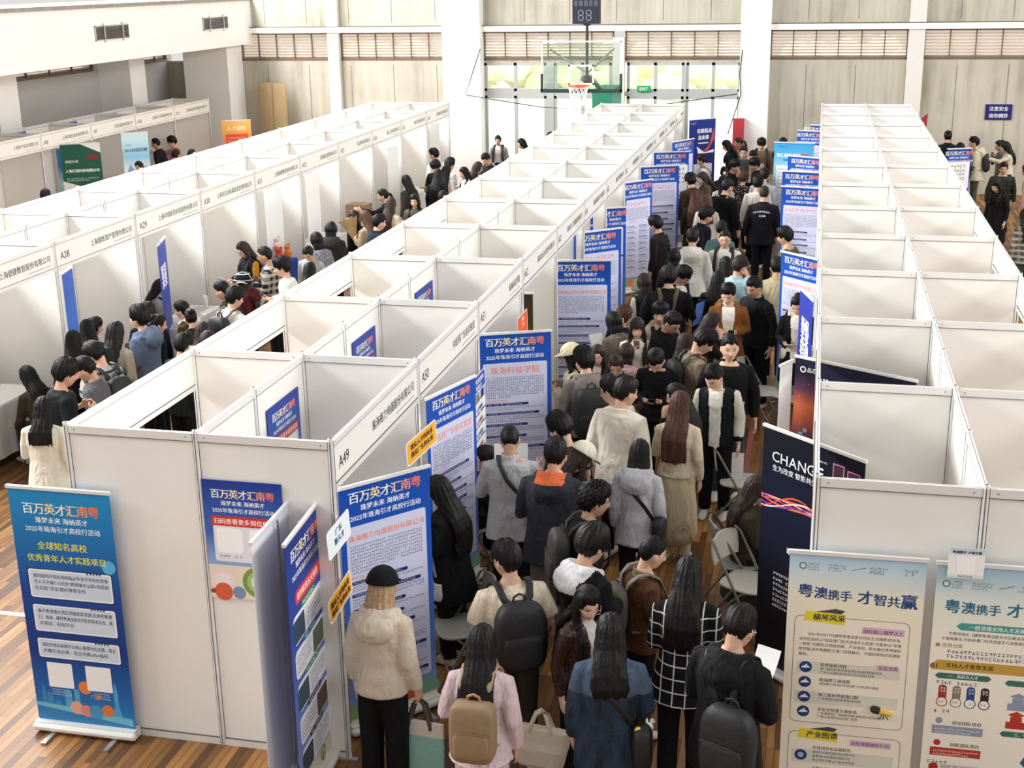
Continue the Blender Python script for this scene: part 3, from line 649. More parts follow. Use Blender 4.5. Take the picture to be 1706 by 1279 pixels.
def art_hengqin(b, p, W, H):
    p.bb((0, -.002, .09), (W, .002, H), grad('print_cream_sky', [(.1, '#efe3d2'), (1.3, '#f3e9d6'), (1.7, '#efe7cf'), (1.9, '#c9dbe6'), (2.0, '#a9c8e2')]))
    sm = ink('#5a7d86')
    b.disc(.085, 1.915, .024, sm, -.004); b.disc(.085, 1.915, .016, ink('#cfe0e6'), -.0045); b.strokes(.115, .19, 1.935, 3, .018, .013, sm, -.004, .9); b.strokes(.24, .35, 1.935, 3, .018, .013, sm, -.004, .8)
    b.poly([(.38, -.004, 1.90), (.47, -.004, 1.925), (.47, -.004, 1.93), (.38, -.004, 1.904)], sm); b.strokes(.49, .6, 1.935, 2, .02, .015, sm, -.004, .9); b.text('ECOHenqin', sm, .49, 1.885, h=.018, y=-.004); b.strokes(.70, .79, 1.935, 2, .024, .02, sm, -.004, .9)
    x = .065
    for i, ch in enumerate('粤澳携手 才智共赢'):
        if ch == ' ': x += .03; continue
        k = (.098, .086, .074, .078, 0, .098, .084, .08, .105)[i]; b.text(ch, ink('#24477f'), x, 1.70-.004*i, h=k, y=-.005, bold=.03); x += k*1.0
    navy = ink('#1f3f77'); frame = ink('#6b6a5e')
    def tag(z, t): b.poly([(.105, -.006, z+.005), (.36, -.006, z-.01), (.36, -.006, z+.065), (.12, -.006, z+.075)], ink('#e8d23a')); b.poly([(.17, -.0055, z+.07), (.33, -.0055, z+.06), (.36, -.0055, z+.09), (.30, -.0055, z+.1)], ink('#4a4a4a')); b.text(t, ink('#23303f'), .165, z+.012, h=.05, y=-.0065, bold=.03)
    def outline(x0, z0, x1, z1): b.rect(x0, z0, x1, z1, frame, -.0032, .04); b.rect(x0+.004, z0+.004, x1-.004, z1-.004, ink('#f2e8d6'), -.0035, .038)
    outline(.05, .80, .76, 1.57); tag(1.53, '横琴风采')
    pk = ink('#d9b8cc'); b.rect(.47, 1.47, .73, 1.52, pk, -.004); b.text('国际窗口 圆梦沃土', ink('#5a2a5a'), .48, 1.478, w=.24, y=-.005, bold=.02)
    for i, t in enumerate(('    2021年9月17日横琴粤澳深度合作区正式揭牌,四年来,', '合作区始终以“促进澳门经济适度多元发展”为使命以“琴澳', '一体化”为路径,在制度创新、产业协同、民生融合等领域持', '续突破,逐步构建起与澳门深度融合、与国际接轨的发展新', '格局。')): b.text(t.strip(), ink('#3a3d48'), .085 if i else .14, 1.43-.036*i, h=.025, y=-.005, bold=.012, w=.63 if i else .58)
    b.rect(.57, 1.22, .71, 1.26, pk, -.0045); b.text('区位优势', ink('#5a2a5a'), .59, 1.226, h=.03, y=-.005, bold=.02)
    rows = (('世界级机场群', '澳门国际机场|珠海金湾机场|香港国际机场', '广州白云国际机场|深圳宝安国际机场'), ('跨海跨江通道群', '港珠澳大桥|南沙大桥|虎门大桥|深中通道', ''), ('珠三角世界级港口群', '广州港|深圳港|香港港|珠海港', ''), ('多层次快速交通体系', '广深港高铁|广珠城际铁路|港珠澳大桥连接线', '广佛江珠城际轨道|澳门轻轨'))
    for i, (t, u, v) in enumerate(rows):
        z = 1.245-.108*i
        if i in (0, 2): b.rect(.075, z-.085, .72, z, ink('#d9d6c8'), -.004)
        b.disc(.135, z-.04, .04, navy, -.005); b.poly([(.105, -.006, z-.05), (.165, -.006, z-.045), (.15, -.006, z-.03), (.12, -.006, z-.03)], ink('#e8ecf2')); b.poly([(.13, -.006, z-.03), (.145, -.006, z-.03), (.14, -.006, z-.015)], ink('#e8ecf2'))
        b.text(t, ink('#2a2d38'), .225, z-.03, h=.028, y=-.005, bold=.02); b.text(u, ink('#4a4d58'), .225, z-.058, h=.021, y=-.005, bold=.01, w=.46)
        if v: b.text(v, ink('#4a4d58'), .225, z-.083, h=.021, y=-.005, bold=.01)
    b.tube([(.60, -.01, .94), (.68, -.01, .92)], [.022, .016], ink('#d8b84a'), 8); b.tube([(.575, -.01, .945), (.60, -.01, .94)], .026, ink('#2a2620'), 8)
    for a in (-.03, 0, .03): b.poly([(.64, -.006, .92), (.645, -.006, .92), (.64+a+.004, -.006, .87), (.64+a-.004, -.006, .87)], ink('#4a4030'))
    outline(.05, .12, .76, .73); tag(.68, '产业图谱'); b.rect(.44, .655, .70, .70, pk, -.0045); b.text('这些领域缺你不可!', ink('#5a2a5a'), .45, .662, w=.24, y=-.005, bold=.02)
    for i, (t, ls) in enumerate((('科技研发和高端制造', ('建成约30家各级科技创新平台', '集聚超160家集成电路企业', '粤企合作共建16个联合实验室')), ('文旅会展商贸', ('推出“澳琴·会展”品牌', '打造“一会展两地”模式', '开展“一程多站”琴澳跨境游')), ('现代金融', ('上线多只基金',)))):
        z = .63-.155*i; b.rect(.075, z-.13, .72, z-.03, ink('#d9d6c8'), -.004); b.disc(.135, z-.075, .04, navy, -.005); b.disc(.135, z-.075, .02, ink('#9fb4d0'), -.0055)
        b.text(t, ink('#2a2d38'), .21, z-.025, h=.027, y=-.005, bold=.02)
        for q, s_ in enumerate(ls): b.text(s_, ink('#4a4d58'), .21, z-.055-.03*q, h=.021, y=-.005, bold=.01)
def art_talent(b, p, W, H):
    p.bb((0, -.002, .09), (W, .002, H), grad('print_cream_teal', [(.1, '#efe8da'), (1.5, '#f1ebdc'), (1.75, '#dfe6dc'), (2.0, '#9cc3de')]))
    sm = ink('#5a7d86'); b.disc(.06, 1.87, .024, sm, -.004); b.disc(.06, 1.87, .016, ink('#cfe0e6'), -.0045); b.strokes(.09, .17, 1.89, 3, .018, .013, sm, -.004, .9); b.strokes(.21, .34, 1.89, 3, .018, .013, sm, -.004, .8); b.text('ECOHenqin', sm, .48, 1.84, h=.018, y=-.004); b.strokes(.48, .6, 1.885, 1, .02, .016, sm, -.004, 1)
    b.poly([(.37, -.004, 1.855), (.46, -.004, 1.88), (.46, -.004, 1.885), (.37, -.004, 1.86)], sm)
    x = .065
    for i, ch in enumerate('粤澳携手 才智共赢'):
        if ch == ' ': x += .03; continue
        k = (.098, .086, .074, .078, 0, .098, .084, .08, .105)[i]; b.text(ch, ink('#2a6a8a'), x, 1.675, h=k, y=-.005, bold=.03); x += k*1.0
    b.poly([(.14, -.004, 1.585), (.17, -.004, 1.61), (.72, -.004, 1.61), (.72, -.004, 1.56), (.17, -.004, 1.56)], ink('#4d9a90')); b.text('一图读懂支持人才发展若干措施', ink('#f4faf6'), .22, 1.568, w=.46, y=-.005, bold=.02)
    for i, t in enumerate(('    为贯彻落实《横琴粤澳深度合作区建设总体方案》,', '才高地建设,为促进澳门经济适度多元发展提供人才支撑,')): b.text(t.strip(), ink('#4a4d58'), .1 if i == 0 else .06, 1.52-.035*i, h=.025, y=-.005, bold=.01, w=.66)
    b.text('■ 适用对象', ink('#b08a3a'), .03, 1.435, h=.032, y=-.005, bold=.015); b.strokes(.10, .74, 1.42, 2, .034, .024, P_TXT, -.005, .95)
    b.poly([(.0, -.004, 1.30), (.05, -.004, 1.345), (W, -.004, 1.345), (W, -.004, 1.275), (.02, -.004, 1.275)], ink('#c39a45')); b.text('01', ink('#2a2d38'), .01, 1.285, h=.05, y=-.005, bold=.02); b.text('支持人才集聚发展', ink('#2f2a1e'), .1, 1.295, h=.036, y=-.005, bold=.02)
    grn = ink('#3f6f60')
    for x0, x1, z, t in ((.04, .38, 1.235, '一、高层次人才'), (.46, .79, 1.22, ''), (.46, .79, .86, '三、专业人才'), (.46, .79, .55, '四、海外人才'), (.02, .37, .53, '二、青年人才')):
        b.poly([(x0, -.004, z), (x0+.02, -.004, z+.02), (x1-.02, -.004, z+.02), (x1, -.004, z), (x1-.02, -.004, z-.02), (x0+.02, -.004, z-.02)], grn); b.text(t, ink('#eef5f0'), (x0+x1)/2, z-.012, h=.026, y=-.005, align='C', bold=.015)
    b.strokes(.05, .3, 1.20, 1, .03, .024, P_TXT, -.005, 1)
    for i, c in enumerate(('#a33a30', '#8a7a70', '#2a4a86', '#3a2032')):
        x = .07+.085*i; b.rect(x, 1.06, x+.05, 1.17, ink(c), -.004, .02); b.disc(x+.025, 1.05, .035, ink(c), -.0045); b.disc(x+.025, 1.05, .029, ink('#f2ece0'), -.005); b.strokes(x+.01, x+.05, 1.155, 2, .02, .017, ink('#f2ece0'), -.005, 1); b.strokes(x+.004, x+.05, 1.058, 1, .02, .016, P_TXT, -.0055, 1)
    b.strokes(.05, .16, .995, 1, .03, .024, P_TXT, -.005, 1)
    for z, c, t in ((.88, '#8f97ad', '创业团队项目'), (.72, '#b5392d', '创新团队项目')):
        b.rect(.05, z-.06, .36, z, ink(c), -.004); b.text(t, ink('#4a3a3a'), .17, z+.012, h=.03, y=-.005, bold=.02); b.strokes(.07, .35, z-.018, 2, .022, .014, ink('#efe8da'), -.005, .8); b.disc(.09, z+.035, .022, ink(c), -.004)
    b.strokes(.04, .17, .625, 1, .03, .024, P_TXT, -.005, 1); b.disc(.08, .575, .03, ink('#a8322c'), -.004); b.rect(.12, .55, .36, .60, ink('#d2cabc'), -.004); b.strokes(.13, .36, .59, 2, .02, .014, P_TXT, -.005, .8)
    b.strokes(.05, .34, .49, 2, .03, .022, P_TXT, -.005, .6); b.text('27', ink('#b5392d'), .06, .32, h=.13, y=-.005, bold=.03); b.text('万元', ink('#b5392d'), .17, .33, h=.03, y=-.005); b.text('硕士', ink('#4a3a3a'), .26, .38, h=.03, y=-.005, bold=.02)
    for i in range(2):
        z = 1.10-.13*i; c = '#8f97ad' if i == 0 else '#b5392d'; b.poly([(.50, -.004, z+.03), (.55, -.004, z+.055), (.60, -.004, z+.03), (.55, -.004, z+.005)], ink(c)); b.rect(.515, z-.03, .585, z+.015, ink(c), -.0035); b.rect(.49, z-.07, .79, z-.02, ink(c), -.0045); b.text('在读博士' if i == 0 else '出站博士', ink('#4a3a3a'), .64, z, h=.035, y=-.005, bold=.02)
    b.poly([(.60, -.004, .66), (.66, -.004, .78), (.72, -.004, .66), (.66, -.004, .60)], ink('#2f5f8a')); b.disc(.70, .68, .05, ink('#a8322c'), -.0045); b.disc(.49, .46, .035, ink('#9a8a84'), -.004); b.disc(.49, .36, .035, ink('#6a2032'), -.004)
def art_plain(stops, title, c='#ffffff', zt=1.72, w=.6, sub=True, name=None):
    def f(b, p, W, H):
        p.bb((0, -.002, .09), (W, .002, H), grad(name, stops))
        ww = min(w, W-.08)
        if title:
            for i, t in enumerate(title): b.text(t, ink(c), W/2, zt-.15*i, w=ww, y=-.005, align='C', bold=.035)
        if sub: b.strokes(.06, W-.06, 1.25, 14, .05, .03, ink('#4a5a86'), -.005, .6)
    return f
def art_launch(b, p, W, H):
    p.bb((0, -.002, .09), (W, .002, H), grad('print_launch_navy', [(.1, '#1a2a78'), (1.2, '#16246a'), (2.0, '#1d3590')]))
    b.strokes(.06, .26, 1.93, 1, .04, .04, ink('#c8d2f2'), -.004, 1)
    b.text('在新起点', ink('#ffffff'), W*.58, 1.66, w=.46, y=-.005, align='C', bold=.04); b.text('见未来', ink('#ffffff'), W*.55, 1.50, w=.34, y=-.005, align='C', bold=.04); b.rect(.3, 1.40, .62, 1.43, ink('#dfe6fa'), -.004)
    b.poly([(.8, -.004, 1.80), (.8, -.004, 1.50), (.62, -.004, 1.24), (.42, -.004, 1.18), (.66, -.004, 1.36)], ink('#e2512f'))
    b.poly([(.25, -.004, 1.34), (.5, -.004, 1.18), (.8, -.004, 1.24), (.8, -.004, 1.16), (.3, -.004, 1.16)], ink('#f2f3fa'))
    b.strokes(.3, .55, 1.02, 1, .04, .04, ink('#e8ecfa'), -.005, 1)
    for x in (.05, .42):
        for z in (.6, .25): b.rect(x, z, x+.33, z+.3, ink('#e6e6ef'), -.004, .03); b.strokes(x+.05, x+.29, z+.26, 4, .05, .03, ink('#b0604a'), -.005, .6)
def art_pale_blue(b, p, W, H):
    p.bb((0, -.002, .09), (W, .002, H), grad('print_pale_blue', [(.1, '#8cc6e8'), (1.4, '#a9d8f2'), (1.75, '#56b2e6'), (2.0, '#3f9edd')]))
    b.strokes(.08, .3, 1.93, 1, .04, .035, ink('#1c4f86'), -.004, 1); b.text('智汇商汤 放飞', ink('#ffffff'), .06, 1.70, w=.50, y=-.005, bold=.03); b.text('梦想', ink('#d83a3a'), .58, 1.70, w=.16, y=-.005, bold=.03); b.rect(.2, 1.62, .64, 1.65, ink('#1f62b0'), -.004, .01)
    b.rect(.06, .3, W-.06, 1.52, ink('#eef2f6'), -.004); b.strokes(.1, .6, 1.46, 14, .08, .036, P_TXT, -.005, .6); b.rect(.45, 1.36, .74, 1.52, ink('#3a6fd0'), -.0045)
def art_notice_paper(b, p, W, H):
    art_company(None, 4)(b, p, W, H); b.rect(.05, 1.20, W-.02, 1.74, ink('#f3f3f4'), -.0065); b.strokes(.1, W-.06, 1.68, 5, .085, .06, ink('#3a4668'), -.0072, .6)
def art_mountain(b, p, W, H):
    p.bb((0, -.002, .09), (W, .002, H), grad('print_snow', [(.1, '#e6eef4'), (.9, '#b9cde4'), (1.3, '#f2f7fa'), (1.6, '#8fd0ee'), (2.0, '#cfeef8')]))
    b.text('2026校园招聘', ink('#2f4f7a'), W/2, 1.72, w=min(.66, W-.08), y=-.005, align='C', bold=.03); b.strokes(.08, .3, 1.9, 1, .05, .045, ink('#2f4f7a'), -.005, 1)
    b.poly([(0, -.004, 1.1), (.15, -.004, 1.45), (.3, -.004, 1.2), (.5, -.004, 1.4), (.8, -.004, 1.15), (.8, -.004, .9), (0, -.004, .9)], ink('#93a9cf')); b.poly([(0, -.0045, .95), (.4, -.0045, 1.2), (.8, -.0045, .98), (.8, -.0045, .7), (0, -.0045, .7)], ink('#f4f7fb'))
    b.poly([(.38, -.005, 1.1), (.44, -.005, 1.1), (.43, -.005, 1.3), (.39, -.005, 1.3)], ink('#2a2f3c')); b.poly([(.25, -.005, .98), (.3, -.005, 1.0), (.42, -.005, 1.12), (.36, -.005, 1.12)], ink('#2a2f3c')); b.disc(.41, 1.34, .035, ink('#2a2f3c'), -.005)
def art_green(b, p, W, H):
    p.bb((0, -.002, .09), (W, .002, H), mat('print_white_stock', (.78, .77, .75), var=.01)); b.rect(0, 1.42, W, H-.002, ink('#1f5a4a'), -.003); b.poly([(0, -.0035, 1.42), (W, -.0035, 1.42), (W*.5, -.0035, 1.28)], ink('#1f5a4a')); b.poly([(W*.5, -.004, H-.003), (W, -.004, H-.003), (W, -.004, H-.2)], ink('#f0efec'))
    b.text('校招计划', ink('#f3f3f3'), .08, 1.80, w=.26, y=-.005, bold=.02); b.text('上海亿流科技有限公司', ink('#ffffff'), W/2, 1.60, w=.70, y=-.005, align='C', bold=.03); b.rect(.55, 1.87, .76, 1.97, ink('#8a2f2a'), -.0045)
    b.strokes(.08, W-.08, 1.48, 2, .04, .026, ink('#dfe9e4'), -.005, .7); b.strokes(.08, W-.08, 1.2, 18, .055, .03, ink('#5a5a5a'), -.005, .6)
def art_orange(b, p, W, H):
    p.bb((0, -.002, .09), (W, .002, H), grad('print_orange_wash', [(.1, '#f0a060'), (1.4, '#f4885a'), (1.8, '#f7b25a'), (2.0, '#f9c872')])); b.text('人才服务', ink('#fff3c8'), W/2, 1.75, w=.5, y=-.005, align='C', bold=.03); b.rect(.08, .5, W-.08, 1.66, ink('#e2563e'), -.003, .03); b.strokes(.12, W-.12, 1.58, 12, .08, .045, ink('#f6d0b8'), -.005, .7)
def art_photo(b, p, W, H):
    p.bb((0, -.002, .09), (W, .002, H), grad('print_dark_forest', [(.1, '#e9e2c8'), (1.25, '#e9e2c8'), (1.27, '#8a7a3a'), (1.6, '#4a4220'), (2.0, '#2c2a18')])); b.text('25', ink('#f6f2e2'), .3, 1.55, h=.16, y=-.005, bold=.04); b.text('TCL', ink('#2f8a80'), .42, 1.10, h=.09, y=-.005, bold=.03)
    for z in (.9, .7): b.rect(.3, z, .72, z+.12, ink('#2a2a2a'), -.004, .02); b.strokes(.34, .7, z+.1, 2, .045, .03, ink('#e6e2d6'), -.005, .8)
    b.strokes(.34, .7, .62, 3, .06, .03, P_TXT, -.005, .7)

def rollup(tl, ang, W, art, label, H=2.0, pole=True, extra=None):
    """Roll-up stand: tl = top-left corner on plan, ang = direction of its top edge in degrees."""
    r = empty('rollup_banner', (tl[0], tl[1], 0), math.radians(ang), label=label, cat='banner stand', group=extra)
    p = MB(); b = MB(); art(b, p, W, H if H != 2.1 else 2.2)
    if H == 2.1: sc_ = np.diag([1, 1, 2.1/2.2, 1]); p.xf(sc_); b.xf(sc_)
    pr = p.build('print', r); 
    if b.n: b.press().build('lettering', pr)
    b = MB(); b.bb((-.01, -.012, H-.005), (W+.01, .012, H+.018), M_ALU); b.build('top_rail', r)
    b = MB(); b.bb((-.01, -.05, .018), (W+.01, .05, .09), M_ALU); b.tube([(0, -.045, .05), (W, -.045, .05)], .032, M_ALU, 10, (0, 0, 1)); b.build('base', r)
    for x in (.15, W-.15): b = MB(); b.bb((x-.02, -.21, 0), (x+.02, .045, .018), M_STEEL); b.build('foot', r)
    if pole: b = MB(); b.tube([(W/2, .03, .06), (W/2, .03, H)], .009, M_STEEL, 6); b.build('support_pole', r)
    return r
BG = 'blue campaign banners of the centre aisle'
rollup((-5.595, 7.82), 0, .815, art_project, 'bright blue roll-up banner with yellow title, standing alone at the near left corner')
rollup((-3.46, 8.02), -87.5, .82, art_blank, 'plain white back of a roll-up banner in front of the near booth wall')
rollup((-3.20, 7.21), 94, .81, art_benefits, 'blue benefits banner with five photo boxes, back to back with the blank one')
rollup((-3.19, 8.19), 49, .77, art_company('珠海格力电器股份有限公司', 10), 'blue campaign banner at booth A49, tallest in view behind the woman in black cap', extra=BG)
rollup((-3.16, 10.31), 72, .79, art_company('中医药广东省实验室', 6, .022), 'blue campaign banner turned sideways at the entrance of booth A50', extra=BG)
rollup((-3.24, 12.45), 23, .76, art_company('珠海科技学院', 5, .021), 'wide blue campaign banner facing the camera at booth A51, behind the shaved-head man', extra=BG)
rollup((-3.21, 16.10), 11, .77, art_company('珠海金山办公软件有限公司', 12), 'blue campaign banner with rounded top corners at booth A53', extra=BG)
rollup((-3.24, 17.95), 42, .80, art_company(None, 12), 'blue campaign banner half behind the one at booth A53', extra=BG)
rollup((-3.34, 19.97), 27, .58, art_company(None, 12), 'blue campaign banner rising just behind and above its two neighbours at booth A54', extra=BG)
rollup((-3.2, 22.69), 48, .64, art_two_column, 'blue campaign banner printed in two narrow columns near booth A56', extra=BG)
rollup((-3.19, 24.67), 25, .78, art_company(None, 10), 'blue campaign banner with long pale text, beside dark-jacketed man at booth A57', extra=BG)
rollup((-3.2, 26.8), 17, .74, art_notice_paper, 'blue campaign banner partly covered by a grey printed sheet near booth A58', extra=BG)
rollup((-2.99, 28.52), 60, .80, art_company(None, 8), 'blue campaign banner just in front of the navy launch poster', extra=BG)
rollup((-3.05, 32.95), 44, .84, art_launch, 'navy launch banner with brush characters and orange swoosh at the far aisle end')
RG = 'blue campaign banners along the right side of the aisle'
rollup((-.35, 17.14), -45, .74, art_company('华电智芯科技有限公司', 8), 'blue campaign banner beside the woman in cream-hooded black coat', extra=RG)
rollup((-.51, 22.65), -15, .76, art_company(None, 10), 'blue campaign banner behind the man in green T-shirt', extra=RG)
rollup((-.55, 24.45), -13, .72, art_notice_paper, 'blue campaign banner with white sheet taped over its corner, right of aisle', extra=RG)
rollup((-.84, 28.73), -9, .84, art_pale_blue, 'sky blue recruitment banner with white and red title, right of aisle', extra=RG)
rollup((-.50, 26.58), -28, .76, art_notice_paper, 'blue banner mostly hidden under white paper notes, below the sky blue banner', extra=RG)
rollup((-.40, 30.93), -15, .60, art_company(None, 10), 'small blue campaign banner behind the sky blue one, right of aisle', extra=RG)
rollup((-.12, 32.1), -11, .30, art_company(None, 6), 'farthest narrow blue banner at the end of the right-hand row', extra=RG)
# navy brush-lettered banner seen nearly edge on at the right
rollup((-.075, 15.05), -76, .62, art_plain([(.1, '#1d2b86'), (2.0, '#2a3aa4')], ('扬帆', '未来', '科创'), name='print_deep_navy', zt=1.55, w=.36, sub=False), 'navy banner with white brush lettering, almost edge-on beside the woman reading papers')
rollup((-.27, 9.87), -43, 1.02, art_change, 'black banner with glowing light trail and CHANGE headline beside the right-hand booths', H=2.1)
rollup((-.07, 11.86), -31, 1.20, art_chip, 'dark space-themed banner with sunset and satellites above the CHANGE banner', H=2.1)
rollup((-.20, 11.58), 62, .22, art_blank, 'narrow white banner edge left of the dark space-themed banner', H=2.08)
rollup((-.02, 7.74), 1, .83, art_hengqin, 'cream and yellow policy banner at the bottom right corner')
rollup((.87, 7.74), 1, .83, art_talent, 'cream talent policy banner with small card, cut by the right frame edge')
# banners of the left rows
rollup((-8.76, 16.25), 108, .66, art_plain([(.1, '#2a3c96'), (2.0, '#3548ac')], ('智造', '未来'), name='print_royal', zt=1.5, w=.4, sub=False), 'royal blue banner edge-on in front of booth A29 beside the seated woman in grey')
rollup((-9.12, 14.42), 104, .42, art_plain([(.1, '#6fb0ea'), (1.2, '#3f78cc'), (2.0, '#2d50b0')], (), name='print_sky_royal', sub=True), 'light blue banner standing edge-on just inside booth A28')
rollup((-15.0, 31.85), 28, .74, art_orange, 'orange and yellow banner standing at the far end of the gallery row')
rollup((-15.66, 25.26), 27, 0.82, art_green, 'white banner with dark green header standing in front of gallery-row booth A9', H=2.20)
rollup((-15.56, 27.68), 41, 0.61, art_mountain, 'pale snow-scene banner with a skier beside the person in pink shirt', H=2.15)
rollup((2.62, 27.9), 22, .52, art_notice_paper, 'blue banner covered with white sheets in the right aisle, left of cream-jacket man')
for tl_, ang_, w_, lb_ in (((439, 318), None, .7, 'white back of a roll-up banner with black cord at booth A31'), ((508, 292.6), None, .6, 'white back of a roll-up banner at the mouth of booth A32'), ((644.6, 247), None, .6, 'thin white banner leaning at the mouth of booth A34'), ((716, 208), None, .6, 'pale banner near the last booth of the left row')):
    g_ = ground_at(tl_[0], tl_[1], 2.0); rollup((min(-8.86, g_[0]) if g_[0] > -9.4 else -8.86, g_[1]), 62, w_*.55, art_blank, lb_)
# far-side small red sign
r = empty('pennant_sign', (2.12, 31.2, 0), math.radians(40), label='red triangular sign showing above the far corner of the right-hand row', cat='sign')
b = MB(); b.add([(0, 0, 2.1), (.45, 0, 2.35), (.42, 0, 1.75), (0, .012, 2.1), (.45, .012, 2.35), (.42, .012, 1.75)], [(0, 2, 1), (3, 4, 5), (0, 1, 4, 3), (1, 2, 5, 4), (2, 0, 3, 5)], ink('#9a2a35')); b.build('board', r)
b = MB(); b.tube([(.40, .02, 0), (.40, .02, 1.95)], .012, M_STEEL, 6); b.build('post', r)

# posters fixed on booth panels
def poster(loc, rz, W, H, art, label, group=None):
    r = empty('poster', loc, math.radians(rz), label=label, cat='poster', group=group); p = MB(); b = MB(); art(b, p, W, H); o = p.build('sheet', r)
    if b.n: b.press().build('lettering', o)
    return r
poster((-4.085, 7.882, 1.235), 0, .60, .91, art_scan, 'blue scan-code poster on the outer near wall of the middle row')
for j in range(3): poster((-4.092, 9.08+j*BL, 1.34), 90, .66, .91, art_scan, 'blue scan-code poster on the back wall inside booth A%d' % (49+j))
def art_cyan(b, p, W, H): p.bb((0, -.002, 0), (W, .002, H), grad('print_cyan_sheet', [(0, '#4aa0cc'), (.4, '#bfe2ee'), (.8, '#3c86c8')])); b.strokes(.05, W-.05, H-.3, 4, .06, .04, P_TXT, -.004, .7)
def art_bluehead(b, p, W, H): p.bb((0, -.002, 0), (W, .002, H), grad('print_blue_sheet', [(0, '#9fc4ec'), (.5, '#3f86d8'), (.9, '#2560b8')])); b.text('上海校招', ink('#eef4fc'), .08, H-.2, w=.4, y=-.004, bold=.03); b.strokes(.2, W-.1, H-.26, 2, .05, .035, ink('#dbe8f8'), -.004, .8)
poster((-9.98, 16.75, 1.25), 90, .5, .85, art_cyan, 'pale cyan poster on the back wall of booth A29')
poster((-10.02, 17.2, 1.45), -90, .95, .95, art_bluehead, 'blue poster on the back panel of a left-row bay, opposite side of booth A29')
for k, (y, w) in enumerate(((25.3, .6), (27.4, .6), (29.3, .5))): poster((-16.83, y, 1.55), 90, w, .85, art_bluehead, 'blue poster on the back wall of gallery-row booth A%d' % (8+k))
poster((-16.82, 23.2, .9), 90, .55, 1.1, art_cyan, 'cyan poster low on the back wall of the nearest gallery-row booth')
poster((-16.70, 26.78, .7), 0, .5, 1.2, art_cyan, 'tall cyan poster on the divider left of the green-headed banner')
# code card clipped over the right banner
r = empty('counter_card', (.925, 7.70, 1.93), math.radians(2), label='small white card with brush title clipped over the cream talent banner', cat='card')
b = MB(); b.bb((0, -.004, 0), (.21, .004, .20), grad('print_card', [(0, '#c9d4d2'), (.03, '#f4f4f2'), (.15, '#f4f4f2'), (.2, '#b9cddc')])); o = b.build('sheet', r)
b = MB(); b.text('粤澳携手 才智共赢', ink('#1d2a4a'), .105, .165, w=.17, y=-.006, align='C', bold=.03); b.rect(.05, .03, .16, .15, ink('#fafafa'), -.005); b.strokes(.06, .16, .022, 1, .012, .012, P_TXT, -.006, .9); b.build('lettering', o)
# cut-out signs stuck to the posts of the middle row
def cutout(px, z, ang, lines, c, tc, label, w=.36, h=.17, tilt=.35):
    r = empty('cutout_sign', (px[0], px[1], z), math.radians(ang), label=label, cat='sign'); b = MB()
    b.rect(-.01, -.01, w+.01, h+.01, ink('#fafafa'), -.006, .03); b.rect(0, 0, w, h, ink(c), -.0065, .025); b.bb((.02, -.006, .01), (w-.02, .002, h-.01), ink('#fafafa'))
    b.xf(np.array(Matrix.Rotation(-tilt, 4, 'Y'))); o = b.build('board', r)
    b = MB()
    for i, t in enumerate(lines): b.text(t, ink(tc), w/2, h-.08-.068*i, h=.055 if h > .1 else .05, w=w*.84, y=-.0075, align='C', bold=.03)
    b.xf(np.array(Matrix.Rotation(-tilt, 4, 'Y'))); b.build('lettering', o)
cutout((-3.085, 7.68), 1.70, 86, ('广东', '聚人才'), '#e9f1f6', '#2a6a9a', 'white cut-out slogan sign on the A49 post', .36, .2, .12)
cutout((-3.085, 7.64), 1.24, 86, ('遇见人才的风采', '遇见广东的未来'), '#f0b23c', '#5a2a2a', 'yellow cut-out slogan sign on the A49 post, lower of the two', .38, .17, .22)
cutout((-3.085, 9.50), 1.70, 78, ('遇见人才的风采', '遇见广东的未来'), '#f0b23c', '#5a2a2a', 'yellow cut-out slogan sign at the A50 post', .50, .19, .12)
cutout((-3.085, 11.58), 1.62, 84, ('广东欢迎你', '聚英才'), '#2f4fae', '#f2f4fa', 'blue cut-out slogan sign at the A51 post', .36, .16, .12)
for k in range(4): cutout((-3.085, 11.60), 1.40-.13*k, 86, ('人才强省',), '#e6e6ea', '#b03a3a' if k % 2 else '#2f4f8a', '%s of four white cut-out strips fanned below the A51 post' % ('topmost', 'second', 'third', 'lowest')[k], .36, .085, .15)
cutout((-3.085, 13.62), 1.62, 86, ('才聚', '广东'), '#e2603a', '#fff0d8', 'orange cut-out sign in front of the dark forest banner', .36, .26, .1)
rollup((-3.62, 14.25), 8, .56, art_photo, 'banner with dark forest photo and pale lower half inside booth A52')
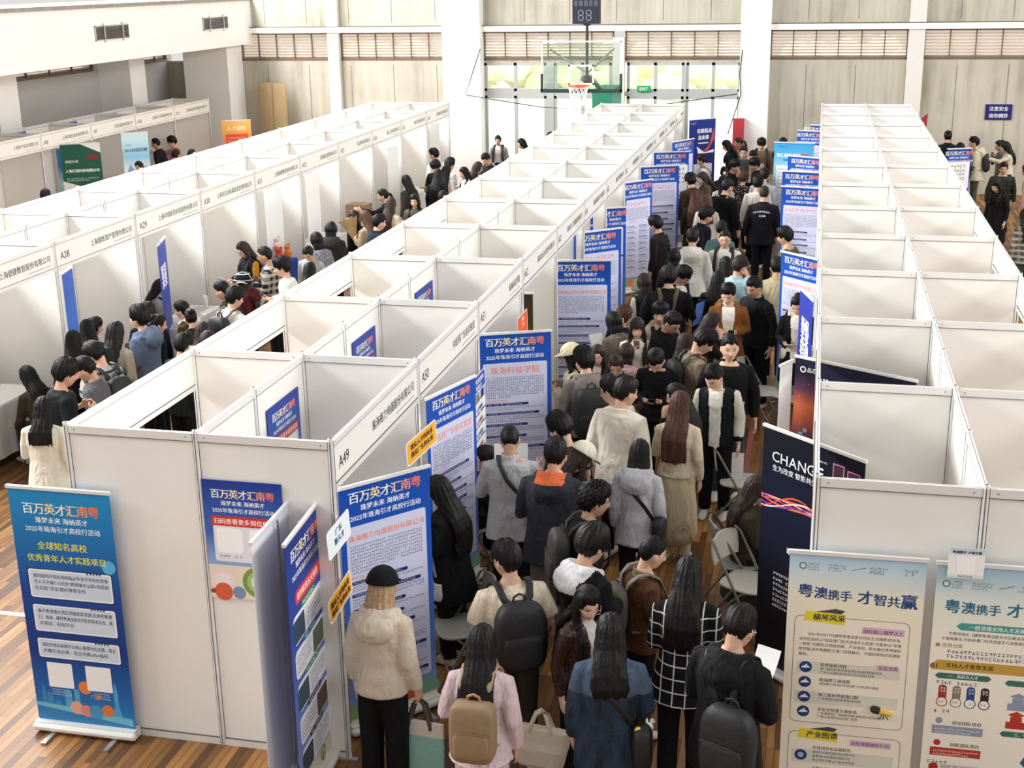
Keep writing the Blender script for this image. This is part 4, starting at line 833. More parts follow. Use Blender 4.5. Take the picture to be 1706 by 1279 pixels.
# ------------------------------------------------------------------ people
def skin_mat(name, col):
    m, n, l, p = nodes_mat(name)
    at = n.new('ShaderNodeAttribute'); at.attribute_name = 'tone'
    mx = n.new('ShaderNodeMix'); mx.data_type = 'RGBA'; mx.blend_type = 'MULTIPLY'; mx.inputs[0].default_value = 1.0; mx.inputs[6].default_value = (*col, 1); l.new(at.outputs['Color'], mx.inputs[7])
    l.new(mx.outputs[2], p.inputs['Base Color']); p.inputs['Roughness'].default_value = .5; p.inputs['Specular IOR Level'].default_value = .35
    return m
SKINS = [skin_mat('skin_fair', (.64, .40, .29)), skin_mat('skin_light', (.56, .33, .23)), skin_mat('skin_tan', (.46, .255, .165))]
def hair_mat(name, c0, c1):
    m, n, l, p = nodes_mat(name)
    tc = n.new('ShaderNodeTexCoord'); mp = n.new('ShaderNodeMapping'); mp.inputs['Scale'].default_value = (90, 90, 5); l.new(tc.outputs['Object'], mp.inputs['Vector'])
    no = n.new('ShaderNodeTexNoise'); no.inputs['Scale'].default_value = 1; no.inputs['Detail'].default_value = 3; l.new(mp.outputs[0], no.inputs['Vector'])
    r = ramp(n, [(.3, c0), (.75, c1)]); l.new(no.outputs['Fac'], r.inputs['Fac']); l.new(r.outputs['Color'], p.inputs['Base Color'])
    p.inputs['Roughness'].default_value = .5; p.inputs['Specular IOR Level'].default_value = .18
    bp = n.new('ShaderNodeBump'); bp.inputs['Strength'].default_value = .5; bp.inputs['Distance'].default_value = .01; l.new(no.outputs['Fac'], bp.inputs['Height']); l.new(bp.outputs['Normal'], p.inputs['Normal'])
    return m
HAIR = {'k': hair_mat('black_hair', (.003, .0027, .003), (.011, .0096, .010)), 'd': hair_mat('dark_brown_hair', (.014, .009, .008), (.050, .033, .028)),
        'b': hair_mat('brown_hair', (.045, .022, .015), (.13, .07, .045)), 'r': hair_mat('auburn_hair', (.035, .012, .010), (.11, .045, .032)), 'y': hair_mat('ash_blonde_hair', (.24, .15, .08), (.50, .36, .21))}
def cloth(c, pat=None):
    key = 'cloth_%s_%s' % (c.lstrip('#'), pat)
    if key in MATS: return MATS[key]
    m, n, l, p = nodes_mat(key); col = rgb(c); lu = .3*col[0]+.5*col[1]+.2*col[2]; col = tuple(x*min(.95, .60+.45*lu) for x in col)
    tc = n.new('ShaderNodeTexCoord'); p.inputs['Roughness'].default_value = .85; p.inputs['Specular IOR Level'].default_value = .2
    no = n.new('ShaderNodeTexNoise'); no.inputs['Scale'].default_value = 7; no.inputs['Detail'].default_value = 5; no.inputs['Distortion'].default_value = .6; l.new(tc.outputs['Object'], no.inputs['Vector'])
    def c4(q): return (*q, 1)
    def mixc(fac, a, b_):
        mx = n.new('ShaderNodeMix'); mx.data_type = 'RGBA'
        (l.new(fac, mx.inputs[0]) if not isinstance(fac, float) else setattr(mx.inputs[0], 'default_value', fac))
        for i, q in ((6, a), (7, b_)):
            if isinstance(q, tuple): mx.inputs[i].default_value = c4(q)
            else: l.new(q, mx.inputs[i])
        return mx.outputs[2]
    def wave(direction, scale, lo, hi, distort=0.0):
        w = n.new('ShaderNodeTexWave'); w.bands_direction = direction; w.inputs['Scale'].default_value = scale; w.inputs['Distortion'].default_value = distort; w.inputs['Detail Scale'].default_value = 1.5; l.new(tc.outputs['Object'], w.inputs['Vector'])
        r = ramp(n, [(lo, (0, 0, 0)), (hi, (1, 1, 1))]); l.new(w.outputs['Fac'], r.inputs['Fac']); return r.outputs['Color']
    base = mixc(no.outputs['Fac'], tuple(x*.86 for x in col), tuple(min(1, x*1.1) for x in col))
    if pat == 'grid':
        f1 = wave('X', 3.6, .965, .985, .3); f2 = wave('Z', 3.6, .965, .985, .3)
        mxx = n.new('ShaderNodeMath'); mxx.operation = 'MAXIMUM'; l.new(f1, mxx.inputs[0]); l.new(f2, mxx.inputs[1]); base = mixc(mxx.outputs[0], base, (.62, .62, .60))
    elif pat == 'stripe': base = mixc(wave('Z', 4.4, .70, .76, .2), base, rgb('#3c4044'))
    elif pat == 'pinkstripe': base = mixc(wave('Z', 7, .45, .55), base, rgb('#e8a8b8'))
    elif pat == 'plaid':
        f1 = wave('X', 3.2, .55, .7, .4); f2 = wave('Z', 3.2, .55, .7, .4); base = mixc(f1, base, rgb('#8a857c')); mm = n.new('ShaderNodeMath'); mm.operation = 'MULTIPLY'; mm.inputs[1].default_value = .7; l.new(f2, mm.inputs[0]); base = mixc(mm.outputs[0], base, rgb('#c8c4ba'))
    elif pat == 'floral':
        v = n.new('ShaderNodeTexVoronoi'); v.inputs['Scale'].default_value = 22; l.new(tc.outputs['Object'], v.inputs['Vector']); r = ramp(n, [(.25, (1, 1, 1)), (.35, (0, 0, 0))]); l.new(v.outputs['Distance'], r.inputs['Fac']); base = mixc(r.outputs['Color'], base, rgb('#b9aaa4'))
    elif pat == 'denim':
        n2 = n.new('ShaderNodeTexNoise'); n2.inputs['Scale'].default_value = 3.2; n2.inputs['Detail'].default_value = 6; mp = n.new('ShaderNodeMapping'); mp.inputs['Scale'].default_value = (3, 3, .8); l.new(tc.outputs['Object'], mp.inputs['Vector']); l.new(mp.outputs[0], n2.inputs['Vector'])
        r = ramp(n, [(.35, (0, 0, 0)), (.75, (1, 1, 1))]); l.new(n2.outputs['Fac'], r.inputs['Fac']); base = mixc(r.outputs['Color'], base, rgb('#36445a'))
    elif pat == 'leather': p.inputs['Roughness'].default_value = .38; p.inputs['Specular IOR Level'].default_value = .5
    elif pat == 'puffer': p.inputs['Roughness'].default_value = .4
    l.new(base, p.inputs['Base Color'])
    n3 = n.new('ShaderNodeTexNoise'); n3.inputs['Scale'].default_value = 5.5; n3.inputs['Detail'].default_value = 3; n3.inputs['Distortion'].default_value = 1.2
    mp3 = n.new('ShaderNodeMapping'); mp3.inputs['Scale'].default_value = (1.4, 1.4, .55) if pat != 'puffer' else (.2, .2, 3.0); mp3.inputs['Rotation'].default_value = (.4, .5, 0); l.new(tc.outputs['Object'], mp3.inputs['Vector']); l.new(mp3.outputs[0], n3.inputs['Vector'])
    bp = n.new('ShaderNodeBump'); bp.inputs['Strength'].default_value = .8; bp.inputs['Distance'].default_value = .06; l.new(n3.outputs['Fac'], bp.inputs['Height']); l.new(bp.outputs['Normal'], p.inputs['Normal'])
    MATS[key] = m; return m

def union(parts, voxel, smooth=2):
    """One closed surface from overlapping closed shapes: (vertices, faces) arrays."""
    V = []; F = []; k = 0
    for v, f in parts: V.append(np.asarray(v, float)); F += [tuple(int(i)+k for i in q) for q in f]; k += len(v)
    me = bpy.data.meshes.new('u'); me.from_pydata(np.concatenate(V).tolist(), [], F); o = bpy.data.objects.new('u', me)
    md = o.modifiers.new('r', 'REMESH'); md.mode = 'VOXEL'; md.voxel_size = voxel; md.use_smooth_shade = True
    if smooth: ms = o.modifiers.new('s', 'SMOOTH'); ms.factor = .5; ms.iterations = smooth
    out = evaluated_mesh(o); bpy.data.objects.remove(o); bpy.data.meshes.remove(me)
    return out
def coords(me):
    a = np.empty(len(me.vertices)*3, np.float32); me.vertices.foreach_get('co', a); return a.reshape(-1, 3).astype(float)
def setco(me, v): me.vertices.foreach_set('co', np.asarray(v, np.float32).ravel()); me.update()
def folds(v, amp, seed, freq=9.0):
    r = np.random.default_rng(seed); d = np.zeros(len(v))
    for i in range(7):
        k = r.normal(size=3)*np.array([1, 1, .55]); k *= freq*(.6+i*.28)/np.linalg.norm(k); w = v+.03*np.sin(v[:, [1, 2, 0]]*freq*.7+r.uniform(0, 6, 3))
        d += np.sin(w@k+r.uniform(0, 6.28))/(1+.5*i)
    return d*amp*.5
def ss(x, a, b): t = np.clip((x-a)/(b-a), 0, 1); return t*t*(3-2*t)

def head_shape(dirs, fem):
    """Skull, jaw and features: points of the head along unit directions (face towards +y)."""
    x, y, z = dirs[:, 0].copy(), dirs[:, 1].copy(), dirs[:, 2].copy()
    a, b, c = (.072, .093, .116) if fem else (.076, .097, .118)
    p = np.stack([x*a, y*b, z*c], 1)
    low = np.clip(-z, 0, 1); p[:, 0] *= 1-(.40 if fem else .34)*low**1.7
    p[:, 1] *= np.where(y < 0, 1-.42*low**1.5, 1-.06*low)
    p[:, 1] += np.where(y > 0, .010*low*np.clip(y+.3, 0, 1), .02*low)
    p[:, 1] -= np.where(y > 0, .010*np.clip(np.abs(x)*1.6-.35, 0, 1)*y, 0)
    fr = ss(y, .2, .6); X, Z = p[:, 0], p[:, 2]
    g = lambda x0, z0, sx, sz: np.exp(-((X-x0)/sx)**2-((Z-z0)/sz)**2)
    d = .023*g(0, -.026, .011, .014)+.012*g(0, -.006, .009, .024)
    for s_ in (-1, 1): d += -.009*g(.031*s_, .006, .016, .011)+.0035*g(.031*s_, .005, .010, .005)+.004*g(.03*s_, .028, .02, .007)+.004*g(.040*s_, -.022, .018, .016)+.004*g(.012*s_, -.031, .007, .007)
    d += .006*g(0, -.058, .022, .006)+.005*g(0, -.069, .018, .006)-.004*g(0, -.063, .02, .003)+.008*g(0, -.094, .022, .014)-.004*g(0, -.08, .025, .007)
    p[:, 1] += d*fr
    return p
def sphere_dirs(nu, nv):
    v, f = ellipsoid((0, 0, 0), (1, 1, 1), nu, nv); return v, f

SW = {0: .190, 1: .168}
class Pose:
    """Joint positions of one figure, 1.70 m tall, standing at the origin and facing +y."""
    def __init__(s, fem, arms, legs, lean, pitch, yaw, twist=0.0, build=1.0):
        s.fem = fem; s.build = build
        hip = .93 if legs != 'sit' else .52
        s.drop = .93-hip
        L = Matrix.Translation((0, 0, .93))@Matrix.Rotation(-math.radians(lean), 4, 'X')@Matrix.Rotation(math.radians(twist), 4, 'Z')@Matrix.Translation((0, 0, -.93))
        s.U = np.array(Matrix.Translation((0, 0, -s.drop))@L)
        Hm = Matrix.Translation((0, .012, 1.468))@Matrix.Rotation(math.radians(yaw), 4, 'Z')@Matrix.Rotation(-math.radians(pitch), 4, 'X')@Matrix.Translation((0, .018, .104))@Matrix.Scale(1.07, 4)
        s.H = s.U@np.array(Hm)
        sw = SW[fem]*build; s.sw = sw
        A = {'down': ((.236, -.03, 1.09), (.246, .04, .85)), 'phone': ((.225, .01, 1.10), (.075, .25, 1.13)), 'paper': ((.24, .03, 1.10), (.135, .29, 1.10)), 'pocket': ((.27, -.07, 1.11), (.205, .05, .93)),
             'face': ((.21, .15, 1.14), (.08, .17, 1.38)), 'ear': ((.27, .09, 1.17), (.125, .06, 1.47)), 'cross': ((.235, .07, 1.12), (-.04, .21, 1.15)), 'strap': ((.245, -.03, 1.10), (.17, .14, 1.22)), 'table': ((.24, .13, 1.09), (.17, .37, 1.03)),
             'point': ((.28, .20, 1.27), (.26, .46, 1.35)), 'back': ((.25, -.10, 1.11), (.10, -.17, .93)), 'mouth': ((.20, .16, 1.13), (.05, .20, 1.33)), 'hold': ((.235, .02, 1.10), (.12, .22, 1.20)), 'akimbo': ((.36, -.10, 1.10), (.19, .0, .98)), 'lap': ((.225, .06, 1.12), (.10, .26, .95)), 'bag': ((.24, -.03, 1.08), (.262, .05, .84))}
        if isinstance(arms, str): arms = (arms, arms)
        s.arms = []
        for sg, k in ((-1, arms[0]), (1, arms[1])):
            e, w = A[k]; f = sw/.19
            s.arms.append((sg, np.array((sg*sw*.93, -.004, 1.338)), np.array((sg*e[0]*f, e[1], e[2])), np.array((sg*w[0]*f, w[1], w[2])), k))
        h = .088
        st = {'stand': (((.095, .0, .50), (.10, -.02, .085)), ((.095, .0, .50), (.10, -.02, .085))), 'walk': (((.09, .13, .51), (.09, .20, .085)), ((.09, -.03, .50), (.09, -.25, .13))), 'sit': (((.10, .40, .50), (.10, .38, .085)), ((.10, .40, .50), (.11, .40, .085))), 'wide': (((.13, .03, .50), (.17, .0, .085)), ((.13, .03, .50), (.17, -.02, .085)))}[legs]
        s.legs = [(sg, np.array((sg*h, 0, hip-.03)), np.array((sg*k[0], k[1], k[2])), np.array((sg*a_[0], a_[1], a_[2]))) for sg, (k, a_) in zip((-1, 1), st)]
        s.sit = legs == 'sit'
        s.top = (s.H@np.array([0, -.015, .125, 1]))[:3]
def tf(M, part): v, f = part; v = np.asarray(v, float); return v@M[:3, :3].T+M[:3, 3], f

def hand_parts(w, d, n, sg, grip):
    """Palm, four unequal fingers and a side thumb. w wrist, d pointing direction, n palm normal."""
    d = d/np.linalg.norm(d); n = n-(n@d)*d; n /= np.linalg.norm(n)+1e-9; a = np.cross(d, n)*sg
    out = [tube([w-d*.015, w+d*.03, w+d*.07, w+d*.088], [(.027, .021), (.036, .018), (.041, .016), (.038, .013)], 10, a)]
    for i, (off, ln) in enumerate(((.030, .070), (.0105, .080), (-.0095, .074), (-.029, .058))):
        p = w+d*.082+a*off; pts = [p-d*.01]; ang = .12
        for q, fr_ in enumerate((.45, .30, .25)):
            pts.append(pts[-1]+(d*math.cos(ang)+n*math.sin(ang)+a*off*.8)*ln*fr_*(1.12 if q == 0 else 1)); ang += grip
        out.append(tube(pts, [.0095, .0092, .0085, .0072], 7, a))
    p = w+d*.022+a*.028; out.append(tube([p-a*.012, p+a*.018+d*.018+n*.008, p+a*.030+d*.042+n*.018, p+a*.030+d*.064+n*.028], [.013, .012, .0105, .008], 7, n))
    return out

TORSO = {0: [(.80, .115, .10), (.88, .158, .118), (.96, .155, .112), (1.06, .142, .104), (1.16, .152, .110), (1.26, .168, .116), (1.34, .168, .108), (1.395, .130, .085), (1.425, .080, .066)],
         1: [(.80, .115, .10), (.88, .160, .120), (.96, .152, .112), (1.06, .124, .096), (1.16, .134, .104), (1.26, .150, .116), (1.34, .150, .100), (1.395, .112, .078), (1.425, .068, .058)]}
def body_parts(P):
    t = [(z, rx*(.93 if z > 1 else .82)*P.build, ry*(.90 if z > 1 else .78)*P.build) for z, rx, ry in TORSO[P.fem] if z > .87]
    parts = [tf(P.U, tube([(0, 0, z) for z, _, _ in t], [(a, b) for _, a, b in t], 14))]
    parts.append(tf(P.U, tube([(0, -.012, 1.38), (0, -.004, 1.44), (0, .012, 1.50), (0, .02, 1.54)], [.066, .054, .052, .054] if not P.fem else [.056, .046, .045, .048], 12)))
    v, f = sphere_dirs(40, 28); parts.append(tf(P.H, (head_shape(v, P.fem), f)))
    for sg in (-1, 1): parts.append(tf(P.H, ellipsoid((sg*(.073 if P.fem else .077), -.006, -.008), (.009, .017, .028), 8, 6)))
    for sg, s0, e, w, k in P.arms:
        parts.append(tf(P.U, tube([np.array((sg*.07, 0, 1.365)), s0, (s0+e)/2, e, (e*.6+w*.4), w], [.050, .050, .042, .036, .035, .025], 10, (0, 1, 0))))
        d = w-e; n = np.array((-sg*1.0, .25, .0)) if k in ('down', 'bag', 'pocket') else np.array((-sg*.55, .1, .8 if k in ('paper', 'table', 'phone', 'lap') else 0))
        for q in hand_parts(w, d, n, sg if k not in ('down', 'bag', 'pocket') else sg, .75 if k in ('phone', 'bag', 'hold', 'ear', 'strap') else .35): parts.append(tf(P.U, q))
    for sg, h, k, a in P.legs:
        parts.append(tube([h+np.array((0, 0, .06)), h, (h+k)/2, k, k*.7+a*.3, a, a-np.array((0, 0, .03))], [.075, .075, .06, .046, .045, .032, .032], 10, (1, 0, 0)))
    if P.sit: parts.append(ellipsoid((0, .02, .54), (.15, .13, .10), 12, 8))
    return parts

def paint_tone(me, P, lips, brow=True):
    v = coords(me); Hi = np.linalg.inv(P.H); q = v@Hi[:3, :3].T+Hi[:3, 3]
    col = np.ones((len(v), 4)); f = (q[:, 1] > .045)&(np.abs(q[:, 2]) < .125)
    def blend(w, c):
        w = np.clip(w, 0, 1)[:, None]; col[:, :3] = col[:, :3]*(1-w)+np.array(c)*w
    g = lambda x0, z0, sx, sz: np.exp(-(((np.abs(q[:, 0])-x0)/sx)**2+((q[:, 2]-z0)/sz)**2))*f
    blend(1.5*g(.038, -.03, .022, .018)*.16, (1.0, .72, .70))
    if brow: blend(2.2*g(.031, .026, .0155, .0036)-.25, (.14, .12, .12))
    blend(2.6*g(.031, .006, .0125, .0042)-.3, (.10, .08, .08)); blend(1.4*g(0, -.033, .010, .0035)*.5, (.45, .32, .3))
    blend(2.0*g(0, -.0635, .019, .0068)-.2, lips)
    a = me.color_attributes.new('tone', 'FLOAT_COLOR', 'POINT'); a.data.foreach_set('color', col.astype(np.float32).ravel())

def garment_parts(P, o):
    """Upper garment as closed volumes in the upper-body frame."""
    ease = o.get('ease', .022); hem = o.get('hem', .88); sl = o.get('sleeve', 1.0); parts = []; B = P.build
    secs = [(z, rx*B+ease, ry*B+ease*.9) for z, rx, ry in TORSO[P.fem] if z > hem+.03]
    lo = np.interp(hem, [t[0] for t in TORSO[P.fem]], [t[1] for t in TORSO[P.fem]]); lo2 = np.interp(hem, [t[0] for t in TORSO[P.fem]], [t[2] for t in TORSO[P.fem]])
    fl = o.get('flare', .012)
    if hem < .80:
        secs = [(hem, .175*B+ease+fl, .15*B+ease+fl*.8), (min(.8, hem+.2), .172*B+ease+fl*.5, .14*B+ease)]+[x for x in secs if x[0] > max(.82, hem+.25)]
    else: secs = [(hem, max(lo, .150)*B+ease+fl, max(lo2, .112)*B+ease+fl*.7)]+secs
    if o.get('straight', True):
        secs = [(z, max(a, (.158 if P.fem else .170)*B) if z < 1.3 else a, max(b_, .125*B) if z < 1.3 else b_) for z, a, b_ in secs]
    neckr = o.get('neck', 0)
    secs[-1] = (1.405, .088+ease*.3, .072+ease*.3); secs.append((1.432, .066, .058))
    parts.append(tube([(0, -.004, z) for z, _, _ in secs], [(a, b_) for _, a, b_ in secs], 18, cap=False))
    for sg, s0, e, w, k in P.arms:
        r = o.get('sr', .0); E = e; pts = [np.array((sg*.075, -.002, 1.368)), s0, (s0+e)/2, e, e*.5+w*.5, e*.06+w*.94]; rr = [.058+r*.4, .060+r*.6+ease*.25, .052+r+ease*.3, .044+r+ease*.35, .040+r+ease*.35, .032+r*.7+ease*.3]
        if sl < .6: pts = pts[:2]+[s0*.62+e*.38, s0*.25+e*.75]; rr = [.058, .062+ease*.35, .060+ease*.5, .060+ease*.55]
        elif sl < .95: pts = pts[:5]; rr = rr[:5]
        parts.append(tube(pts, rr, 12, (0, 1, 0), cap=False))
    if o.get('hood'):
        parts.append(tube([(-.10, .06, 1.405), (-.118, -.02, 1.425), (-.085, -.085, 1.43), (0, -.115, 1.435), (.085, -.085, 1.43), (.118, -.02, 1.425), (.10, .06, 1.405)], [.026, .036, .044, .048, .044, .036, .026], 10, (0, 0, 1)))
        parts.append(ellipsoid((0, -.135, 1.345), (.150, .070, .115), 16, 10)); parts.append(tube([(-.15, -.07, 1.40), (-.10, -.16, 1.36), (0, -.195, 1.33), (.10, -.16, 1.36), (.15, -.07, 1.40)], [.02, .03, .034, .03, .02], 8, (0, 0, 1)))
    if o.get('collar'):
        a = np.linspace(-2.5, 2.5, 11); parts.append(tube([(.076*math.sin(q), -.012-.066*math.cos(q), 1.425+.012*math.cos(q)) for q in a], [(.024, .011)]*11, 8, (0, 0, 1)))
    if o.get('coll2'):
        a = np.linspace(-2.6, 2.6, 11); parts.append(tube([(.070*math.sin(q), -.010-.062*math.cos(q), 1.44) for q in a], [(.034, .012)]*11, 8, (0, 0, 1)))
    return [tf(P.U, q) for q in parts]
def front_zone(v, P):
    Ui = np.linalg.inv(P.U); return v@Ui[:3, :3].T+Ui[:3, 3]

def hair_parts(P, style, seed, hl_=None):
    """Closed hair volumes, in person coordinates."""
    r = np.random.default_rng(seed); parts = []
    S_ = dict(short=(.060, .010, -.080, .030, .019, .021), crop=(.066, .020, -.062, .019, .009, .011), buzz=(.072, .022, -.06, .006, .004, .005), mop=(.030, -.014, -.092, .042, .028, .030), curly=(.048, -.012, -.088, .046, .032, .034),
              part=(.056, .0, -.088, .033, .020, .022), long=(.058, -.055, -.11, .026, .018, .024), bangs=(.028, -.075, -.11, .026, .018, .024), bob=(.034, -.085, -.115, .028, .027, .028), tied=(.066, -.02, -.085, .019, .011, .014), recede=(.085, .0, -.075, .013, .010, .012))
    base = dict(ponytail='tied', bun='tied', longbangs='bangs', longfront='long', wavy='long', longest='long', blonde='long').get(style, style)
    zf, zs, zb, tt, ts, tb = S_[base]
    d, f = sphere_dirs(64, 44); p = head_shape(d, P.fem); n0 = np.array([.072, .093, .116])
    az = np.abs(np.arctan2(d[:, 0], d[:, 1])); hl = np.where(az < 1.45, zf+(zs-zf)*ss(az, .55, 1.35), zs+(zb-zs)*ss(az, 1.5, 2.6))
    hl = hl+r.normal(0, .0015, len(hl))+.005*np.sin(az*9+seed)+.004*np.sin(np.arctan2(d[:, 0], d[:, 1])*23+seed)
    q = np.stack([d[:, 0]*.074, d[:, 1]*.094, d[:, 2]*.117], 1); m = ss(p[:, 2], -.004, .012) if False else ss(p[:, 2]-hl, -.008, .012)
    th = np.where(az < 1.0, .010+(tt-.010)*ss(d[:, 2], .42, .85), np.where(az < 2.0, ts+(tt-ts)*ss(d[:, 2], .2, .75), tb+(tt-tb)*ss(d[:, 2], .1, .7)))
    th = th*np.clip(ss(p[:, 2], -.12, .03)*.4+.6, 0, 1)
    up = p[:, 2]-hl
    if base not in ('long', 'bangs', 'bob'): th = np.where(az > 1.0, .004+(th-.004)*ss(up, -.005, .115 if base not in ('mop', 'curly') else .085), th)
    str_ = (np.sin(np.arctan2(d[:, 0], d[:, 1])*17+seed)+np.sin(np.arctan2(d[:, 0], d[:, 1])*31+d[:, 2]*5+seed*2))*.5
    amp = {'mop': .0075, 'curly': .011, 'short': .006, 'part': .006}.get(base, .002)
    if base == 'curly': str_ = str_+np.sin(d[:, 2]*26+seed)*np.sin(np.arctan2(d[:, 0], d[:, 1])*14)
    k = th*m+amp*str_*m-.009*(1-m); c = q*.55
    p = p+d/np.linalg.norm(d, axis=1)[:, None]*k[:, None]; parts.append(tf(P.H, (p, f)))
    Hh = lambda x, y, z: (P.H@np.array([x, y, z, 1]))[:3]; Uu = lambda x, y, z: (P.U@np.array([x, y, z, 1]))[:3]
    if base in ('long', 'bangs') :
        ln = hl_ or {'longest': .42, 'wavy': .36, 'blonde': .18, 'longfront': .34, 'longbangs': .36}.get(style, .27); end = 1.46-ln
        wd = {'wavy': .14, 'blonde': .155, 'longest': .125}.get(style, .128); nl = 8
        pts = [Hh(0, -.020, .07), Hh(0, -.040, .02), Hh(0, -.058, -.04), Hh(0, -.066, -.085)]; rr = [(.070, .060), (.088, .074), (.093, .068), (.094, .062)]
        sh = ln < .16; wd = .085 if sh else wd
        zz = [z for z in (1.425, 1.36, 1.28) if z > end+.03]+([end+.10] if end < 1.12 else [])+[end]
        for i, z in enumerate(zz):
            t = i/max(1, len(zz)-1); pts.append(Uu(.008*r.normal(), -.080-(.012 if sh else .075)*ss(np.array(1.45-z), 0, .16)+.02*max(0, 1.25-z), z)); rr.append((.094+(wd-.094)*min(1, (1.46-z)/.12) if t < 1 else wd*.86, .058-.030*t))
        parts.append(tube(pts, rr, 22, (1, 0, 0)))
        for i in range(0 if sh else nl):       # loose ends
            x = (i/(nl-1)-.5)*wd*1.7; z1 = end+.03*r.random(); parts.append(tube([Uu(x*.9, -.145, end+.12), Uu(x, -.155, end+.05), Uu(x*1.02+.012*r.normal(), -.145, z1-.04)], [(.024, .020), (.021, .017), (.008, .007)], 7))
        for sg in (-1, 1):
            if style in ('longfront', 'longbangs', 'wavy'): parts.append(tube([Hh(sg*.062, .0, .02), Hh(sg*.078, .006, -.05), Uu(sg*.092, .03, 1.41), Uu(sg*.10, .118, 1.30), Uu(sg*.095, .142, end+.10), Uu(sg*.085, .142, end+.01)], [(.026, .032), (.024, .036), (.030, .032), (.034, .024), (.032, .020), (.014, .010)], 10))
            else: parts.append(tube([Hh(sg*.060, -.02, .02), Hh(sg*.076, -.016, -.05), Uu(sg*.085, -.055, 1.41), Uu(sg*.09, -.125, 1.33)], [(.026, .036), (.022, .036), (.028, .034), (.03, .024)], 10))
    elif base == 'bob': parts.append(tube([Hh(0, -.02, .03), Hh(0, -.022, -.05), Hh(0, -.030, -.115), Hh(0, -.034, -.135)], [(.086, .080), (.092, .078), (.094, .070), (.086, .058)], 20))
    elif style == 'ponytail': parts += [tube([Hh(0, -.095, .02), Hh(0, -.135, 0), Hh(0, -.15, -.08), Hh(0, -.135, -.20), Hh(.01, -.125, -.30)], [.020, .028, .034, .028, .008], 10), ]
    elif style == 'bun': parts.append(tf(P.H, ellipsoid((0, -.085, .085), (.042, .040, .040), 12, 9)))
    return parts

def shoe_part(a, fem):
    x, y, z = a; return [tube([(x, y-.055, .035), (x, y, .045), (x, y+.08, .042), (x*1.05, y+.15, .032), (x*1.06, y+.185, .028)], [(.033, .034), (.038, .044), (.042, .038), (.044, .026), (.030, .018)], 12, (1, 0, 0))]

def mesh_object(name, me, parent, mats):
    me.name = name; me.materials.clear()
    for m in mats: me.materials.append(m)
    o = bpy.data.objects.new(name, me); COL.objects.link(o); o.parent = parent; return o

PEOPLE = {}
STYLE = {'tee': dict(sleeve=.5, hem=.84, ease=.030, sr=.0), 'sweater': dict(hem=.84, ease=.025, sr=.004), 'hoodie': dict(hem=.82, ease=.031, sr=.007, hood=True), 'jacket': dict(hem=.80, ease=.029, sr=.006, collar=True), 'jackethood': dict(hem=.76, ease=.031, sr=.007, hood=True, collar=True), 'shirt': dict(hem=.80, ease=.026, sr=.004, collar=True),
         'coat': dict(hem=.50, ease=.032, sr=.006, collar=True, flare=.03), 'puffer': dict(hem=.78, ease=.044, sr=.014, coll2=True), 'polo': dict(sleeve=.8, hem=.82, ease=.028, collar=True), 'crop': dict(hem=.93, ease=.028, sr=.005, collar=True), 'vest': dict(hem=.86, ease=.030, sr=.004), 'dress': dict(hem=.52, ease=.026, sr=.006, flare=.05), 'blazer': dict(hem=.76, ease=.027, sr=.004, collar=True), 'bomber': dict(hem=.90, ease=.032, sr=.006, coll2=True)}
